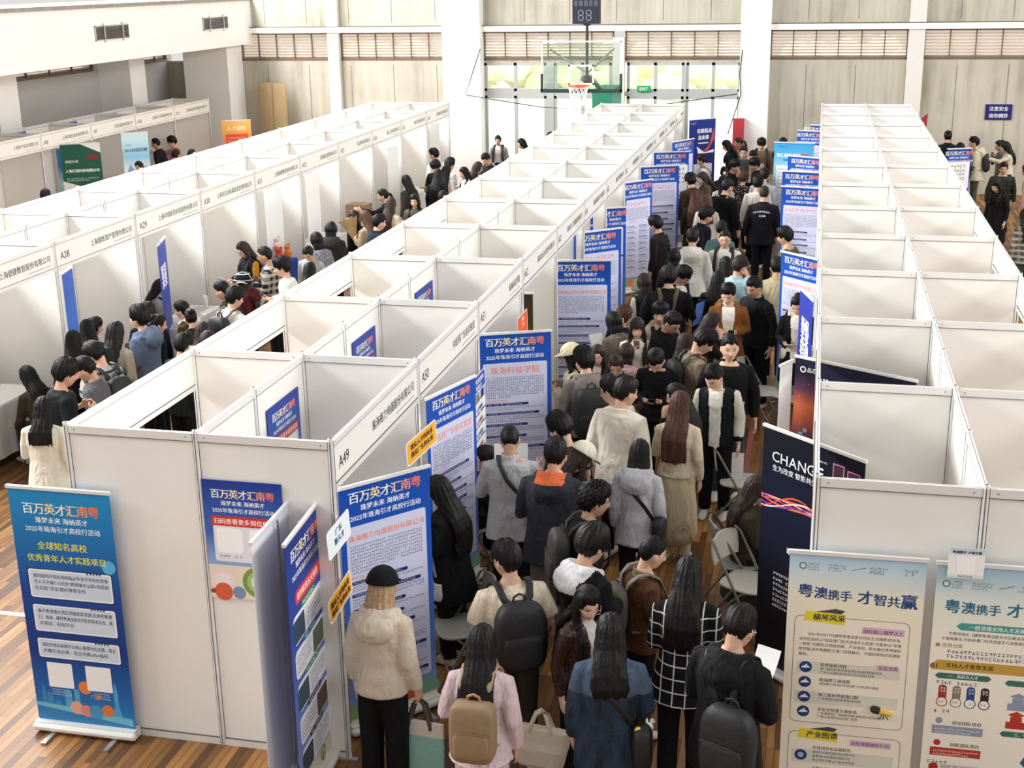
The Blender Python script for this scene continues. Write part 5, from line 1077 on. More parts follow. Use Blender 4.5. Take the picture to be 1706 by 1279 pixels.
def person(key, uv, h, head, hair, top, tc, label, fem=0, pants='#15161a', arms='down', legs='stand', lean=3, pitch=12, yaw=0, hc='k', skin=1, pat=None, inner=None, innerw=.055, sleeves=None, skirt=None, glasses=None, mask=None, hat=None, build=1.0, wide=0.0, shoes='#d8d8d4', ponytail=None, group=None, at=None, lips=None, collar_c=None, twist=0, hoodc=None, hl=None, yoke=None, cuff=None, topkw=None):
    fem = int(fem); seed = sum(ord(ch)*(i+3) for i, ch in enumerate(key)) % 9973
    P = Pose(fem, arms, legs, lean, pitch, yaw, twist, build); sc = h/1.70
    th = math.radians(head); R = np.array([[math.cos(th), -math.sin(th)], [math.sin(th), math.cos(th)]])
    tp = P.top*sc
    if at is None:
        g = ground_at(uv[0], uv[1], tp[2]); xy = g[:2]-R@tp[:2]
    else: xy = np.array(at)
    dist = math.hypot(xy[0], xy[1]); front = abs(((head+yaw+180) % 360)-180) > 62
    vox = .0050 if dist < 10 and front else .0065 if dist < 13 else .0062 if (front and dist < 20) else .0085 if dist < 22 else .0105
    root = empty('person', (xy[0], xy[1], 0), th, label=label, cat='person', group=group); root.scale = (sc, sc, sc)
    b = union(body_parts(P), vox, 1); paint_tone(b, P, lips or ((.80, .42, .40) if fem else (.86, .58, .54)))
    mesh_object('body', b, root, [SKINS[skin]])
    # upper garment
    o = dict(STYLE[top]); 
    if topkw: o.update(topkw)
    g = union(garment_parts(P, o), .011 if dist < 14 else .014, 2); v = coords(g)
    nn = np.empty(len(g.vertices)*3, np.float32); g.vertices.foreach_get('normal', nn); nn = nn.reshape(-1, 3)
    v = v+nn*(folds(v, .0085 if top not in ('puffer',) else .003, seed)+(folds(v, .0035, seed+3, 26.0) if dist < 16 else 0))[:, None]
    if top == 'puffer': v = v+nn*(.010*np.abs(np.sin(v[:, 2]*38)))[:, None]
    setco(g, v); ms = [cloth(tc, pat)]; fc = np.empty(len(g.polygons)*3, np.float32); g.polygons.foreach_get('center', fc); q = front_zone(fc.reshape(-1, 3).astype(float), P); idx = np.zeros(len(q), int)
    if sleeves:
        ms.append(cloth(sleeves)); dd = np.full(len(q), 9.0)
        for sg, s0, e, w, k in P.arms:
            for a, c in ((s0, e), (e, w)):
                t = np.clip(((q-a)@(c-a))/((c-a)@(c-a)), 0, 1); dd = np.minimum(dd, np.linalg.norm(q-(a+t[:, None]*(c-a)), axis=1))
        idx[(dd < .09)&(np.abs(q[:, 0]) > .188*build)] = len(ms)-1
        if cuff:
            ms.append(cloth(cuff))
            for sg, s0, e, w, k in P.arms: idx[np.linalg.norm(q-(w+(e-w)*.12), axis=1) < .062] = len(ms)-1
    if inner: ms.append(cloth(inner)); idx[(np.abs(q[:, 0]) < innerw+.02*ss(q[:, 2], 1.1, 1.4))&(q[:, 1] > .03)&(q[:, 2] > .80)] = len(ms)-1
    if hoodc: ms.append(cloth(hoodc)); idx[(q[:, 2] > 1.30)&(q[:, 1] < -.085)&(np.abs(q[:, 0]) < .125)] = len(ms)-1; idx[(q[:, 2] > 1.395)&(np.abs(q[:, 0]) < .14)] = len(ms)-1
    if collar_c: ms.append(cloth(collar_c)); idx[(q[:, 2] > 1.405)&(np.abs(q[:, 0]) < .115)] = len(ms)-1
    if yoke: ms.append(cloth(*yoke)); idx[(q[:, 2] > 1.22)] = len(ms)-1
    go = mesh_object({'tee': 'tee_shirt', 'jackethood': 'hooded_jacket', 'crop': 'short_jacket', 'polo': 'polo_shirt', 'puffer': 'padded_jacket', 'bomber': 'bomber_jacket'}.get(top, top), g, root, ms)
    g.polygons.foreach_set('material_index', idx.astype(np.int32)); g.update()
    # lower garment
    if skirt or top == 'dress':
        if skirt:
            c, z1 = skirt; sec = [(z1, .215, .19), ((z1+.9)/2, .195, .165), (.86, .175, .14), (.98, .15, .115)]; n = 40; V, F = tube([(0, 0, z) for z, _, _ in sec], [(a, b_) for _, a, b_ in sec], n)
            V = np.array(V); a = np.arctan2(V[:, 1], V[:, 0]); V[:, :2] *= (1+.035*np.sin(a*14)*ss(-V[:, 2], -.95, -.6))[:, None]; bmk = MB(); bmk.add(V, F, cloth(c)); bmk.build('skirt', root, smooth=True)
    parts = []
    for sg, hp, k, a in P.legs:
        parts.append(tube([hp+np.array((0, -.005, .05)), hp, (hp+k)/2, k, k*.5+a*.5, a+np.array((0, 0, .0))], [.100, .104, .092+wide*.4, .076+wide, .070+wide, .066+wide], 12, (1, 0, 0), cap=False))
    parts.append(ellipsoid((0, 0, P.legs[0][1][2]+.05), (.168*build, .135*build, .14), 14, 10))
    t = union(parts, .014, 2); v = coords(t); nn = np.empty(len(t.vertices)*3, np.float32); t.vertices.foreach_get('normal', nn); v = v+nn.reshape(-1, 3)*folds(v, .006, seed+5, 12)[:, None]; setco(t, v); mesh_object('trousers', t, root, [cloth(pants)])
    for sg, hp, k, a in P.legs:
        s_ = MB()
        for q_ in shoe_part(a, fem): vv, ff = q_; vv = np.array(vv); vv[:, 2] = np.maximum(vv[:, 2], .002)+max(0, a[2]-.085); s_.add(vv, ff, mat('shoe_'+shoes.lstrip('#'), rgb(shoes), rough=.5))
        s_.build('shoe', root, smooth=True)
    # hair
    if hair:
        hp_ = hair_parts(P, hair, seed, hl)
        if len(hp_) > 1:
            hm_ = union(hp_, .0075 if dist < 14 else .011, 9); hv = coords(hm_); hn = np.empty(len(hv)*3, np.float32); hm_.vertices.foreach_get('normal', hn); q_ = (hv-P.H[:3, 3])
            st_ = np.sin(np.arctan2(q_[:, 0], -q_[:, 1]+.02)*23+3*np.sin(q_[:, 2]*9+seed))+np.sin(q_[:, 0]*190+seed); setco(hm_, hv+hn.reshape(-1, 3)*(.0022*st_)[:, None]); mesh_object('hair', hm_, root, [HAIR[hc]])
        else:
            hb = MB(); hb.add(*hp_[0], HAIR[hc]); hb.build('hair', root, smooth=True)
    if glasses:
        gb = MB(); gm = mat('glasses_'+glasses.lstrip('#'), rgb(glasses), rough=.3)
        for sg in (-1, 1):
            gb.tube([(sg*.032+.022*math.cos(a), .099-.004*abs(math.cos(a)), .004+.018*math.sin(a)) for a in np.linspace(0, 2*math.pi, 17)], .0021, gm, 5, (0, 1, 0), cap=False); gb.tube([(sg*.054, .094, .008), (sg*.074, .06, .008), (sg*.079, -.005, .006)], .0020, gm, 5)
        gb.tube([(-.010, .101, .006), (.010, .101, .006)], .002, gm, 5, (0, 0, 1)); gb.xf(P.H); gb.build('glasses', root, smooth=True)
    if mask:
        kb = MB(); d, f = sphere_dirs(30, 20); p = head_shape(d, fem); keep = lambda i: p[i, 1] > .03 and -.098 < p[i, 2] < -.012
        ff = [q for q in f if all(keep(i) for i in q)]; pp = p+d*.007; pp[:, 1] += .004; kb.add(pp, ff, mat('mask_'+mask.lstrip('#'), rgb(mask), rough=.8)); kb.xf(P.H); kb.build('face_mask', root, smooth=True)
    if hat:
        kind, c = hat[0], hat[1]; kb = MB(); hm = cloth(c, 'grid' if kind == 'bucket' else None)
        d, f = sphere_dirs(36, 24); pts = d*np.array([.106, .126, .122])+np.array([0, -.012, .036]); low = pts[:, 2] < .042; pts[low, 2] = .042+(pts[low, 2]-.042)*.05
        kb.add(pts, f, hm); 
        if kind == 'cap':
            vv, ff = tube([(0, .075, .046), (0, .12, .050), (0, .165, .040), (0, .185, .034)], [(.080, .007), (.082, .007), (.066, .006), (.030, .004)], 14, (1, 0, 0)); kb.add(vv, ff, hm); kb.ell((0, -.01, .152), (.008, .008, .005), hm, 8, 6)
            if len(hat) > 2: kb.tube([(-.034, -.115, .055), (0, -.128, .05), (.034, -.115, .055)], [(.010, .004)]*3, cloth(hat[2]), 8, (0, 0, 1))
        else:
            n = 28; a = np.arange(n)*2*math.pi/n; V = [(r_*math.cos(q), r_*1.12*math.sin(q)-.01, z) for r_, z in ((.098, .05), (.138, .012), (.138, .006), (.096, .042)) for q in a]; kb.add(V, [(i*n+j, i*n+(j+1) % n, ((i+1) % 4)*n+(j+1) % n, ((i+1) % 4)*n+j) for i in range(4) for j in range(n)], hm)
        kb.xf(P.H); kb.build('cap' if kind == 'cap' else 'bucket_hat', root, smooth=True)
    PEOPLE[key] = (root, P, sc, th, dist)
    return root

def worn(key, name, label, cat, group=None):
    """An Empty that shares the wearer's frame, for bags and things in hands."""
    root, P, sc, th, d = PEOPLE[key]; r = empty(name, root.location, th, label=label, cat=cat, group=group); r.scale = (sc, sc, sc); return r, P
def leather(c): return mat('bag_'+c.lstrip('#'), tuple(x*.72 for x in rgb(c)), rough=.6, var=.06, scale=20, bump=.25, bscale=18)
def backpack(key, c, label, strap=None, size=1.0, boxy=False, handle=None, x=0.0, drop=0.0):
    r, P = worn(key, 'backpack', label, 'backpack'); m = leather(c); ms = leather(strap or c); b = MB()
    w, t, hh = .155*size, .082*size, .215*size; yb = -.155-t*.8; zc = 1.13-drop
    b.ell((x, yb, zc), (w, t, hh), m, 28, 20, .42 if boxy else .62); b.xf(P.U); b.build('pack_body', r, smooth=True)
    b = MB(); b.ell((x, yb-t*.72, zc-hh*.34), (w*.80, t*.42, hh*.48), m, 24, 14, .5); 
    b.tube([(x-w*.78, yb-t*1.08, zc+hh*.1), (x, yb-t*1.14, zc+hh*.14), (x+w*.78, yb-t*1.08, zc+hh*.1)], .004, leather('#2b2a2a' if not boxy else '#8a7350'), 6, (0, 0, 1)); b.xf(P.U); b.build('front_pocket', r, smooth=True)
    b = MB(); b.tube([(x-.045, yb+.03, zc+hh*.93), (x-.035, yb+.02, zc+hh*1.12), (x, yb+.015, zc+hh*1.2), (x+.035, yb+.02, zc+hh*1.12), (x+.045, yb+.03, zc+hh*.93)], (.008 if not boxy else .011), leather(handle or strap or c), 8, (0, 1, 0)); b.xf(P.U); b.build('handle', r, smooth=True)
    for sg in (-1, 1):
        b = MB(); q = .093 if P.fem else .108
        b.tube([(x*.5+sg*.055, -.165, zc+hh*.80), (sg*.09, -.150, 1.375), (sg*q, -.085, 1.437), (sg*(q+.006), .0, 1.448), (sg*(q+.014), .080, 1.405), (sg*(q+.026), .146, 1.27), (sg*(q+.034), .148, 1.12), (sg*(q+.055), .06, 1.0), (sg*(q+.03), -.12, zc-hh*.7)], [(.026, .007)]*9, ms, 8, (1, 0, 0)); b.xf(P.U); b.build('strap', r, smooth=True)
    return r
def crossbody(key, c, label, side=1, bagc=None, size=1.0):
    """Strap over one shoulder with a bag on the other hip."""
    r, P = worn(key, 'shoulder_bag', label, 'bag'); b = MB(); s = side
    b.tube([(s*.17, -.10, .98), (s*.10, -.165, 1.12), (-s*.02, -.178, 1.27), (-s*.085, -.13, 1.40), (-s*.10, -.03, 1.452), (-s*.09, .08, 1.41), (-s*.02, .165, 1.25), (s*.10, .165, 1.08), (s*.19, .06, .98)], [(.020, .005)]*9, leather(c), 8, (1, 0, 0)); b.xf(P.U); b.build('strap', r, smooth=True)
    b = MB(); b.ell((s*.215, -.055, .88), (.050*size, .13*size, .12*size), leather(bagc or c), 20, 14, .5); b.xf(P.U); b.build('bag_body', r, smooth=True)
    return r
def hand_pos(P, side): sg, s0, e, w, k = P.arms[0 if side < 0 else 1]; d = (w-e)/np.linalg.norm(w-e); return w+d*.09, d
def phone(key, label, side=1, tilt=0.0, c='#14151a'):
    r, P = worn(key, 'phone', label, 'phone'); p, d = hand_pos(P, side); b = MB(); b.ell((0, 0, 0), (.037, .005, .076), mat('phone_'+c.lstrip('#'), rgb(c), rough=.25, var=0), 20, 12, .35)
    M = np.array(Matrix.Translation(Vector(p)+Vector((0, .035, .03)))@Matrix.Rotation(math.radians(-50+tilt), 4, 'X')); b.xf(M); b.xf(P.U); b.build('case', r, smooth=True)
    b = MB(); b.bb((-.033, -.0062, -.07), (.033, -.0055, .07), mat('phone_screen', (.25, .27, .32), rough=.2, var=0)); b.xf(M); b.xf(P.U); b.build('screen', r)
    return r
def paper(key, label, side=0, w=.21, h=.297, c=None, tilt=-35, dy=.10, dz=.05, name='paper_sheet', n=2, rz=0, cat='paper', dx=0):
    root, P, sc, th, d_ = PEOPLE[key]; r, P = worn(key, name, label, cat); b = MB()
    p = (hand_pos(P, -1)[0]+hand_pos(P, 1)[0])/2 if side == 0 else hand_pos(P, side)[0]
    for i in range(n):
        m = 5; V = []; 
        for j in range(m+1):
            t = j/m-.5; V += [(-w/2, .012*math.cos(t*3)+.003*i, t*h), (w/2, .012*math.cos(t*3)+.004*i, t*h)]
        V2 = [(x, y+.0012, z) for x, y, z in V]; k = len(V)
        F = [(2*j, 2*j+1, 2*j+3, 2*j+2) for j in range(m)]+[(k+2*j+2, k+2*j+3, k+2*j+1, k+2*j) for j in range(m)]+[(2*j+2, k+2*j+2, k+2*j, 2*j) for j in range(m)]+[(2*j+1, k+2*j+1, k+2*j+3, 2*j+3) for j in range(m)]+[(0, k, k+1, 1), (2*m, 2*m+1, k+2*m+1, k+2*m)]
        b.add(np.array(V+V2), F, c or M_PAPER)
    b.xf(np.array(Matrix.Translation(Vector(p)+Vector((dx, dy, dz)))@Matrix.Rotation(math.radians(rz), 4, 'Z')@Matrix.Rotation(math.radians(tilt), 4, 'X'))); b.xf(P.U)
    me = b.mesh('sheet'); o = bpy.data.objects.new('sheet', me); COL.objects.link(o); o.parent = r
    return r
def tote(key, label, c, c2, side=1, w=.36, h=.40, t=.07, strapc='#55504c', drop=.14, name='tote_bag', rz=0, flare=0.0, off=None):
    r, P = worn(key, name, label, 'bag'); p, d = hand_pos(P, side); p = P.arms[0 if side < 0 else 1][2]*.6+P.arms[0 if side < 0 else 1][3]*.4+np.array(off) if off else p; b = MB(); z1 = -drop; z0 = z1-h; m1, m2 = leather(c), leather(c2)
    k = w/2; kb = k*(1-flare); M = np.array(Matrix.Translation(Vector(p)+Vector((0, 0, -.02)))@Matrix.Rotation(math.radians(rz), 4, 'Z'))
    n = 20
    def ring(hw, ht, z): return [(math.copysign(abs(math.cos(a))**.45, math.cos(a))*hw, math.copysign(abs(math.sin(a))**.6, math.sin(a))*ht, z) for a in np.arange(n)*2*math.pi/n]
    lv = [ring(kb*.9, t*.4, z0), ring(kb, t*.55, z0+.03), ring((k+kb)/2*1.02, t*.62, (z0+z1)/2), ring(k, t*.5, z1-.10), ring(k, t*.42, z1)]
    V = [q for l_ in lv for q in l_]; F = [(i*n+j, i*n+(j+1) % n, (i+1)*n+(j+1) % n, (i+1)*n+j) for i in range(3) for j in range(n)]+[tuple(range(n-1, -1, -1))]
    b.add(V, F, m1); b.add(V[3*n:], [(j, (j+1) % n, n+(j+1) % n, n+j) for j in range(n)]+[tuple(n+j for j in range(n))], m2); b.xf(M); b.xf(P.U); b.build('bag_body', r, smooth=False)
    for sy in (-1, 1):
        b = MB(); b.tube([(-.085, sy*t*.4, z1-.05), (-.08, sy*t*.42, z1), (-.04, sy*.02, -.02), (0, sy*.012, .012), (.04, sy*.02, -.02), (.08, sy*t*.42, z1), (.085, sy*t*.4, z1-.05)], [(.016, .004)]*7, leather(strapc), 8, (1, 0, 0)); b.xf(M); b.xf(P.U); b.build('handle', r, smooth=True)
    return r
# ------------------------------------------------------------------ the crowd: key, head-top pixel, height, heading (0 = facing away, 90 = facing left, 180 = towards the camera)
BK = '#17181c'; NV = '#1d2536'; WH = '#e6e4de'; CR = '#d9cdb6'
# --- centre aisle, near
person('capwoman', (638, 949), 1.66, -6, 'blonde', 'hoodie', '#d6cab6', 'person in black cap and cream hoodie holding a teal tote bag', fem=1, hc='y', hat=('cap', '#12131c', '#12131c'), arms=('down', 'bag'), wide=.012, build=1.06, hl=.14)
tote('capwoman', 'teal tote bag with cream top and grey handles held by person in black cap', '#93c6bc', '#e5ddcf', 1, .36, .42, .05, drop=.16)
person('pinkwoman', (804, 1043), 1.60, 0, 'long', 'sweater', '#d9c3c8', 'person in pale pink sweater wearing a square tan backpack', fem=1, arms=('strap', 'down'), pants='#cfc4bd', wide=.02, build=1.08, topkw=dict(sr=.011, hem=.78), hl=.35)
backpack('pinkwoman', '#9f8464', 'square tan leather backpack on person in pale pink sweater', '#b59a76', 1.0, True, '#b98b5c', drop=.05)
person('denim', (1017, 1024.8), 1.65, 8, 'long', 'jacket', '#262f3d', 'person in dark blue denim jacket, back to camera at the front', fem=1, pat='denim', arms=('down', 'strap'), pants=BK, build=1.1, topkw=dict(hem=.66, ease=.038, sr=.011), yoke=('#5c6c82', 'denim'), hl=.22)
crossbody('denim', '#16161a', 'black shoulder bag on person in denim jacket, plush toys clipped to it', 1, '#141418', 1.35)
person('leather', (982, 980), 1.59, -128, 'wavy', 'jacket', '#3c221c', 'smiling person with clear glasses in dark brown leather jacket', fem=1, pat='leather', glasses='#c8b8ac', yaw=-18, pitch=16, arms=('hold', 'down'), pants=BK, skin=0, inner='#d8d4ce', innerw=.03)
tote('leather', 'woven beige shopper bag carried by person in brown leather jacket', '#efe4cf', '#efe4cf', 1, .44, .32, .10, '#e6dccb', drop=.14, name='shopper_bag', rz=-55, flare=.18, off=(.16, .0, -.20))
person('gridshirt', (1149, 929.6), 1.71, -4, 'long', 'shirt', '#16181c', 'person in black shirt with white window-pane grid, back to camera', fem=1, pat='grid', arms=('phone', 'phone'), pants=BK, build=1.04, topkw=dict(hem=.72, ease=.034, sr=.010), pitch=20, hl=.31)
person('blackjkt', (1240.8, 1011), 1.76, -26, 'short', 'jackethood', '#1b1c20', 'person in black hooded jacket with black backpack over one shoulder, lower right', glasses='#d8d8dc', arms=('phone', 'phone'), pitch=26, pants=BK, build=1.14, topkw=dict(hem=.70))
backpack('blackjkt', '#191a1e', 'soft black backpack hanging off right shoulder of person in black hooded jacket', '#191a1e', 1.12, x=.13, drop=.16)
paper('blackjkt', 'white leaflets in hand of person in black hooded jacket', 0, .16, .22)
person('brownjkt', (1093, 895), 1.61, -62, 'crop', 'jacket', '#6e4930', 'person in rust brown jacket seen in right profile, with grey backpack straps', arms=('phone', 'phone'), pitch=16, pants=BK, build=1.06, skin=0, collar_c='#8f7a66')
backpack('brownjkt', '#6b655c', 'grey canvas backpack on person in rust brown jacket', '#857d72', .95)
person('whitehood', (993, 877.5), 1.79, -38, 'mop', 'jackethood', '#1c1d21', 'person in black jacket with white hood looking at a phone', arms=('phone', 'phone'), pitch=20, hoodc='#e4e4e6', glasses='#2a2a2c', pants=BK)
phone('whitehood', 'pale blue phone held by person with white hood', 1, c='#8f9bb0')
person('curly', (993.5, 808), 1.72, -68, 'curly', 'jacket', '#33342e', 'person with curly hair and glasses in dark olive jacket, right profile', glasses='#a89a90', pitch=8, arms='down', pants=BK)
backpack('curly', '#3a3a34', 'dark olive backpack on curly-haired person with glasses', '#3a3a34', 1.0)
person('creamtee', (842.5, 902.5), 1.74, 28, 'short', 'tee', '#e2d3bc', 'person in cream T-shirt with large black backpack, near the grey chair', glasses='#2a2a2c', yaw=25, arms=('hold', 'strap'), pants='#4a423c', build=1.08, pitch=8, skin=1)
backpack('creamtee', '#15161a', 'large black backpack on person in cream T-shirt', '#15161a', 1.16)
person('blackcoat', (727.5, 793.8), 1.64, 72, 'longest', 'coat', '#15151a', 'person in long black coat with white handbag behind the tall campaign banner', fem=1, arms=('phone', 'phone'), pants=BK, topkw=dict(hem=.62), pitch=14, shoes='#c9b6a4')
tote('blackcoat', 'small white shoulder handbag with chain on person in long black coat', '#f2f0ea', '#f2f0ea', -1, .30, .15, .06, '#dcd8cc', drop=.24, name='handbag', rz=80, off=(-.05, .0, -.03))
person('bluehoodie', (927, 731), 1.82, -3, 'short', 'hoodie', '#3b3d47', 'large person in slate grey hoodie with orange collar, back to camera', arms=('phone', 'phone'), pants='#857a70', wide=.02, build=1.16, collar_c='#f07a4a', topkw=dict(hem=.74), pitch=16)
person('buzz', (849, 706.4), 1.75, 12, 'buzz', 'sweater', '#bdbec2', 'person with shaved head in light grey sweater reading papers', arms=('paper', 'paper'), pitch=22, pants=BK, skin=2, build=1.06, collar_c='#c8c9cd', topkw=dict(coll2=True, hem=.72))
paper('buzz', 'white papers held up by person with shaved head', 0, .30, .32, tilt=-25, dz=.14)
crossbody('buzz', '#20302c', 'black cross-body bag strap on person with shaved head', 1, '#17181c', .8)
person('olivetee', (926, 690), 1.74, 62, 'mop', 'tee', '#4c402e', 'person with thick black hair in dark olive T-shirt, left profile', pitch=22, arms=('hold', 'down'), pants=BK, skin=0)
person('creamcap', (980, 741), 1.60, -52, 'wavy', 'sweater', '#1c1b20', 'person in cream cap looking down, long dark hair over black top', fem=1, hc='d', hat=('cap', '#e3ddcc'), pitch=34, arms=('phone', 'phone'), pants=BK)
person('staff50', (819, 748), 1.70, -40, 'short', 'shirt', '#26272c', 'seated person behind the desk of booth A50, head bowed', legs='sit', pitch=42, lean=16, arms=('table', 'table'))
person('greyhood', (1066.7, 733.6), 1.60, -2, 'long', 'hoodie', '#c2c3cb', 'person in pale grey hoodie with black cross-body strap, long black hair', fem=1, arms=('down', 'down'), pants=BK, topkw=dict(sr=.012, hem=.74), hl=.12)
crossbody('greyhood', '#1a1a1d', 'black cross-body bag on person in pale grey hoodie', 1, '#19191c', 1.2)
person('creamcoat', (1133.5, 653), 1.70, -6, 'longest', 'crop', '#dccdb4', 'person in cream jacket and long cream skirt with auburn hair', fem=1, hc='r', skirt=('#cfc1a2', .32), arms=('hold', 'down'), pants='#cfc1a2', topkw=dict(hem=.90), hl=.38)
person('midglasses', (1124.5, 640), 1.63, 62, 'long', 'shirt', '#26272c', 'person with dark glasses between auburn-haired person and one typing on phone', fem=1, glasses='#17171a', yaw=20, pitch=14, arms=('mouth', 'phone'), hc='k')
person('varsity', (1185, 611.6), 1.72, 176, 'short', 'bomber', '#14201e', 'person in black varsity jacket with cream sleeves looking down', sleeves='#d9d6c8', cuff='#1a1b1d', inner='#e2dfd6', innerw=.055, yaw=-24, pitch=30, arms='down', pants='#1a1a1c', skin=0, build=.95, topkw=dict(hem=.82))
paper('varsity', 'white leaflet hanging in hand of person in varsity jacket', -1, .12, .30, tilt=5, dy=.02, dz=-.16)
person('earbud', (1014.8, 630), 1.70, 55, 'short', 'tee', '#efe9df', 'person with white earbud and glasses in white T-shirt, left profile', glasses='#1a1a1c', yaw=15, skin=1, pants=BK)
person('creamjkt', (1045.8, 630), 1.84, -22, 'short', 'jacket', '#e8dfd0', 'person in loose off-white jacket, back to camera, short hair', yaw=-30, pants=BK, build=1.06, topkw=dict(hem=.78, sr=.012, ease=.036), skin=1, arms='down')
person('hoodback', (971, 580), 1.77, 24, 'mop', 'hoodie', '#8f8680', 'person in taupe hoodie with big black backpack beside the A51 banner', yaw=20, pants=NV, arms=('down', 'down'), skin=0, topkw=dict(sr=.011), build=1.06)
backpack('hoodback', '#1c2024', 'big black backpack on person in taupe hoodie', '#3c3230', 1.25, drop=.04)
person('beigecap', (949, 575), 1.66, 82, 'wavy', 'coat', '#d6cca8', 'person in pale yellow coat and beige cap, left profile', fem=1, hat=('cap', '#d8d0ae'), arms=('hold', 'hold'), pants='#cfc6a4', pitch=12, topkw=dict(hem=.55, ease=.05))
person('roundglasses', (995.5, 575), 1.56, 178, 'longfront', 'jacket', '#2e2528', 'person with round glasses and long dark hair facing the camera', fem=1, hc='d', glasses='#b08a80', inner='#d8c9c2', innerw=.03, pitch=4, arms='phone', skin=0)
person('greenmask', (1026.4, 594), 1.58, 182, 'tied', 'jacket', '#3f444c', 'person in pale green face mask looking down', fem=1, mask='#cfe0d6', pitch=28, arms='phone', hc='d')
person('phoneman', (1089.6, 589), 1.74, 172, 'short', 'sweater', '#1b1c1f', 'person in black zip sweater typing on a phone, head bowed', pitch=46, arms=('phone', 'phone'), pants=BK, skin=0, topkw=dict(coll2=True))
phone('phoneman', 'phone held by person in black zip sweater', -1)
person('brownbob', (1044.5, 572.7), 1.48, -8, 'bob', 'shirt', '#e3b7b4', 'person with brown bob and pink blouse, back to camera', fem=1, hc='d', pants=BK)
person('bangs', (1062, 530), 1.63, 184, 'longbangs', 'shirt', '#e9e4d8', 'person with fringe in white shirt holding phone to her mouth', fem=1, hc='d', arms=('down', 'mouth'), pitch=6, skin=0)
phone('bangs', 'grey phone held near mouth by person in white shirt with fringe', 1, 20, '#8f8c88')
person('hairpin', (1020, 520), 1.61, 42, 'bob', 'coat', '#8f8478', 'person with pearl hairpin in taupe coat by the A53 banner', fem=1, pitch=22, arms=('paper', 'hold'), topkw=dict(hem=.6))
paper('hairpin', 'white leaflet with black square held by person with pearl hairpin', 0, .2, .28, tilt=-30)
person('purplehair', (1041, 512), 1.55, -15, 'curly', 'jacket', '#2c2426', 'person with curly dark plum hair behind the pearl hairpin', fem=1, hc='r')
person('browntee', (1100.8, 505.8), 1.71, 192, 'mop', 'jackethood', '#b6ab92', 'person in beige hooded jacket over brown T-shirt, facing camera', inner='#3a2822', innerw=.10, yaw=-14, pitch=2, skin=0)
person('lookdown', (1126.6, 523.4), 1.73, -118, 'short', 'jacket', '#191a1d', 'person with glasses in black jacket bending over to the right', pitch=24, glasses='#2a2a2c', yaw=-8, lean=10, skin=2, arms='phone')
person('navyback', (1142, 556), 1.63, -10, 'long', 'jacket', '#1b2030', 'person with long dark hair and navy jacket, behind the black zip sweater', fem=1, hc='d')
person('cheek', (1189, 522), 1.62, -62, 'wavy', 'jacket', '#2b2526', 'person resting hand on cheek, dark wavy hair, right profile', fem=1, hc='d', arms=('phone', 'face'), skin=0, pitch=18)
person('beigejkt', (1184, 552), 1.77, -66, 'mop', 'jacket', '#a3927c', 'person in beige jacket looking down, black backpack, right profile', pitch=34, inner='#e8e4dc', innerw=.04, skin=1, arms='phone')
backpack('beigejkt', '#231f24', 'black and plum backpack on person in beige jacket', '#1c1a1c', 1.05)
person('smile', (1216, 557.4), 1.86, 186, 'crop', 'bomber', '#121518', 'smiling person in black jacket holding papers, facing the camera', pitch=2, yaw=8, skin=0, arms=('down', 'paper'), pants='#42536a', build=1.1)
paper('smile', 'white papers held by the smiling person in black jacket', 1, .26, .2, tilt=-60, dy=.05, dz=.06, dx=-.12)
person('amber', (1212.8, 474.4), 1.76, 186, 'part', 'jackethood', '#8f5c2c', 'person in amber brown hooded jacket over white T-shirt, looking at a phone', inner='#ece7de', innerw=.06, yaw=-12, pitch=20, arms=('phone', 'phone'), collar_c='#8a7c58', pants='#b59a6c', skin=0)
phone('amber', 'phone held by person in amber jacket', -1)
person('blackpolo', (1255, 462.6), 1.77, 138, 'short', 'shirt', '#15181c', 'person in black open-collar shirt beside the amber jacket, looking left', pitch=14, yaw=10, skin=2, pants=BK, build=1.1)
person('tiedcoat', (1328, 494), 1.66, 178, 'bun', 'jackethood', '#1a181a', 'person in black coat with cream hood lining reading papers at right', fem=1, inner='#e9e3da', innerw=.055, collar_c='#e4dcca', pitch=26, yaw=-4, arms=('paper', 'paper'), pants='#e0d8c8', skin=0, topkw=dict(hem=.5))
paper('tiedcoat', 'small grey booklet in hands of person in black coat with cream lining', 0, .2, .14, tilt=-65)
person('oliveseat', (1289, 668), 1.64, -78, 'longest', 'coat', '#4a4032', 'seated person in olive coat with long dark hair beside the CHANGE banner', fem=1, hc='d', legs='sit', arms='lap', pitch=8, at=(-.42, 10.95))
# --- centre aisle, middle distance
person('blueshirt', (1235, 428), 1.75, -28, 'part', 'shirt', '#b5d3e4', 'person in light blue shirt phoning, back to camera', arms=('down', 'ear'), yaw=-20, hc='d', pants=NV)
phone('blueshirt', 'black phone at the ear of person in light blue shirt', 1, 40)
person('puffer', (1197, 451.5), 1.63, -6, 'long', 'puffer', '#1a1a1e', 'person in glossy black padded jacket with long black hair', fem=1, pat='puffer', pants=BK)
person('darkhair2', (1209, 428), 1.62, 20, 'long', 'jacket', '#202126', 'person with long black hair half hidden behind light blue shirt', fem=1)
person('strapjkt', (1115, 444.5), 1.83, 4, 'mop', 'jacket', '#16191f', 'broad person in black jacket with khaki backpack straps', build=1.22, pants=BK, arms='strap')
backpack('strapjkt', '#1a1e24', 'black backpack with khaki straps on broad person in black jacket', '#5e553c', .7, drop=.10)
person('bluefolder', (1143, 445.7), 1.72, -112, 'mop', 'jacket', '#1c191b', 'person with glasses carrying a blue folder over white T-shirt', glasses='#1a1a1c', inner='#efeeea', innerw=.075, pitch=26, arms=('down', 'paper'), skin=1)
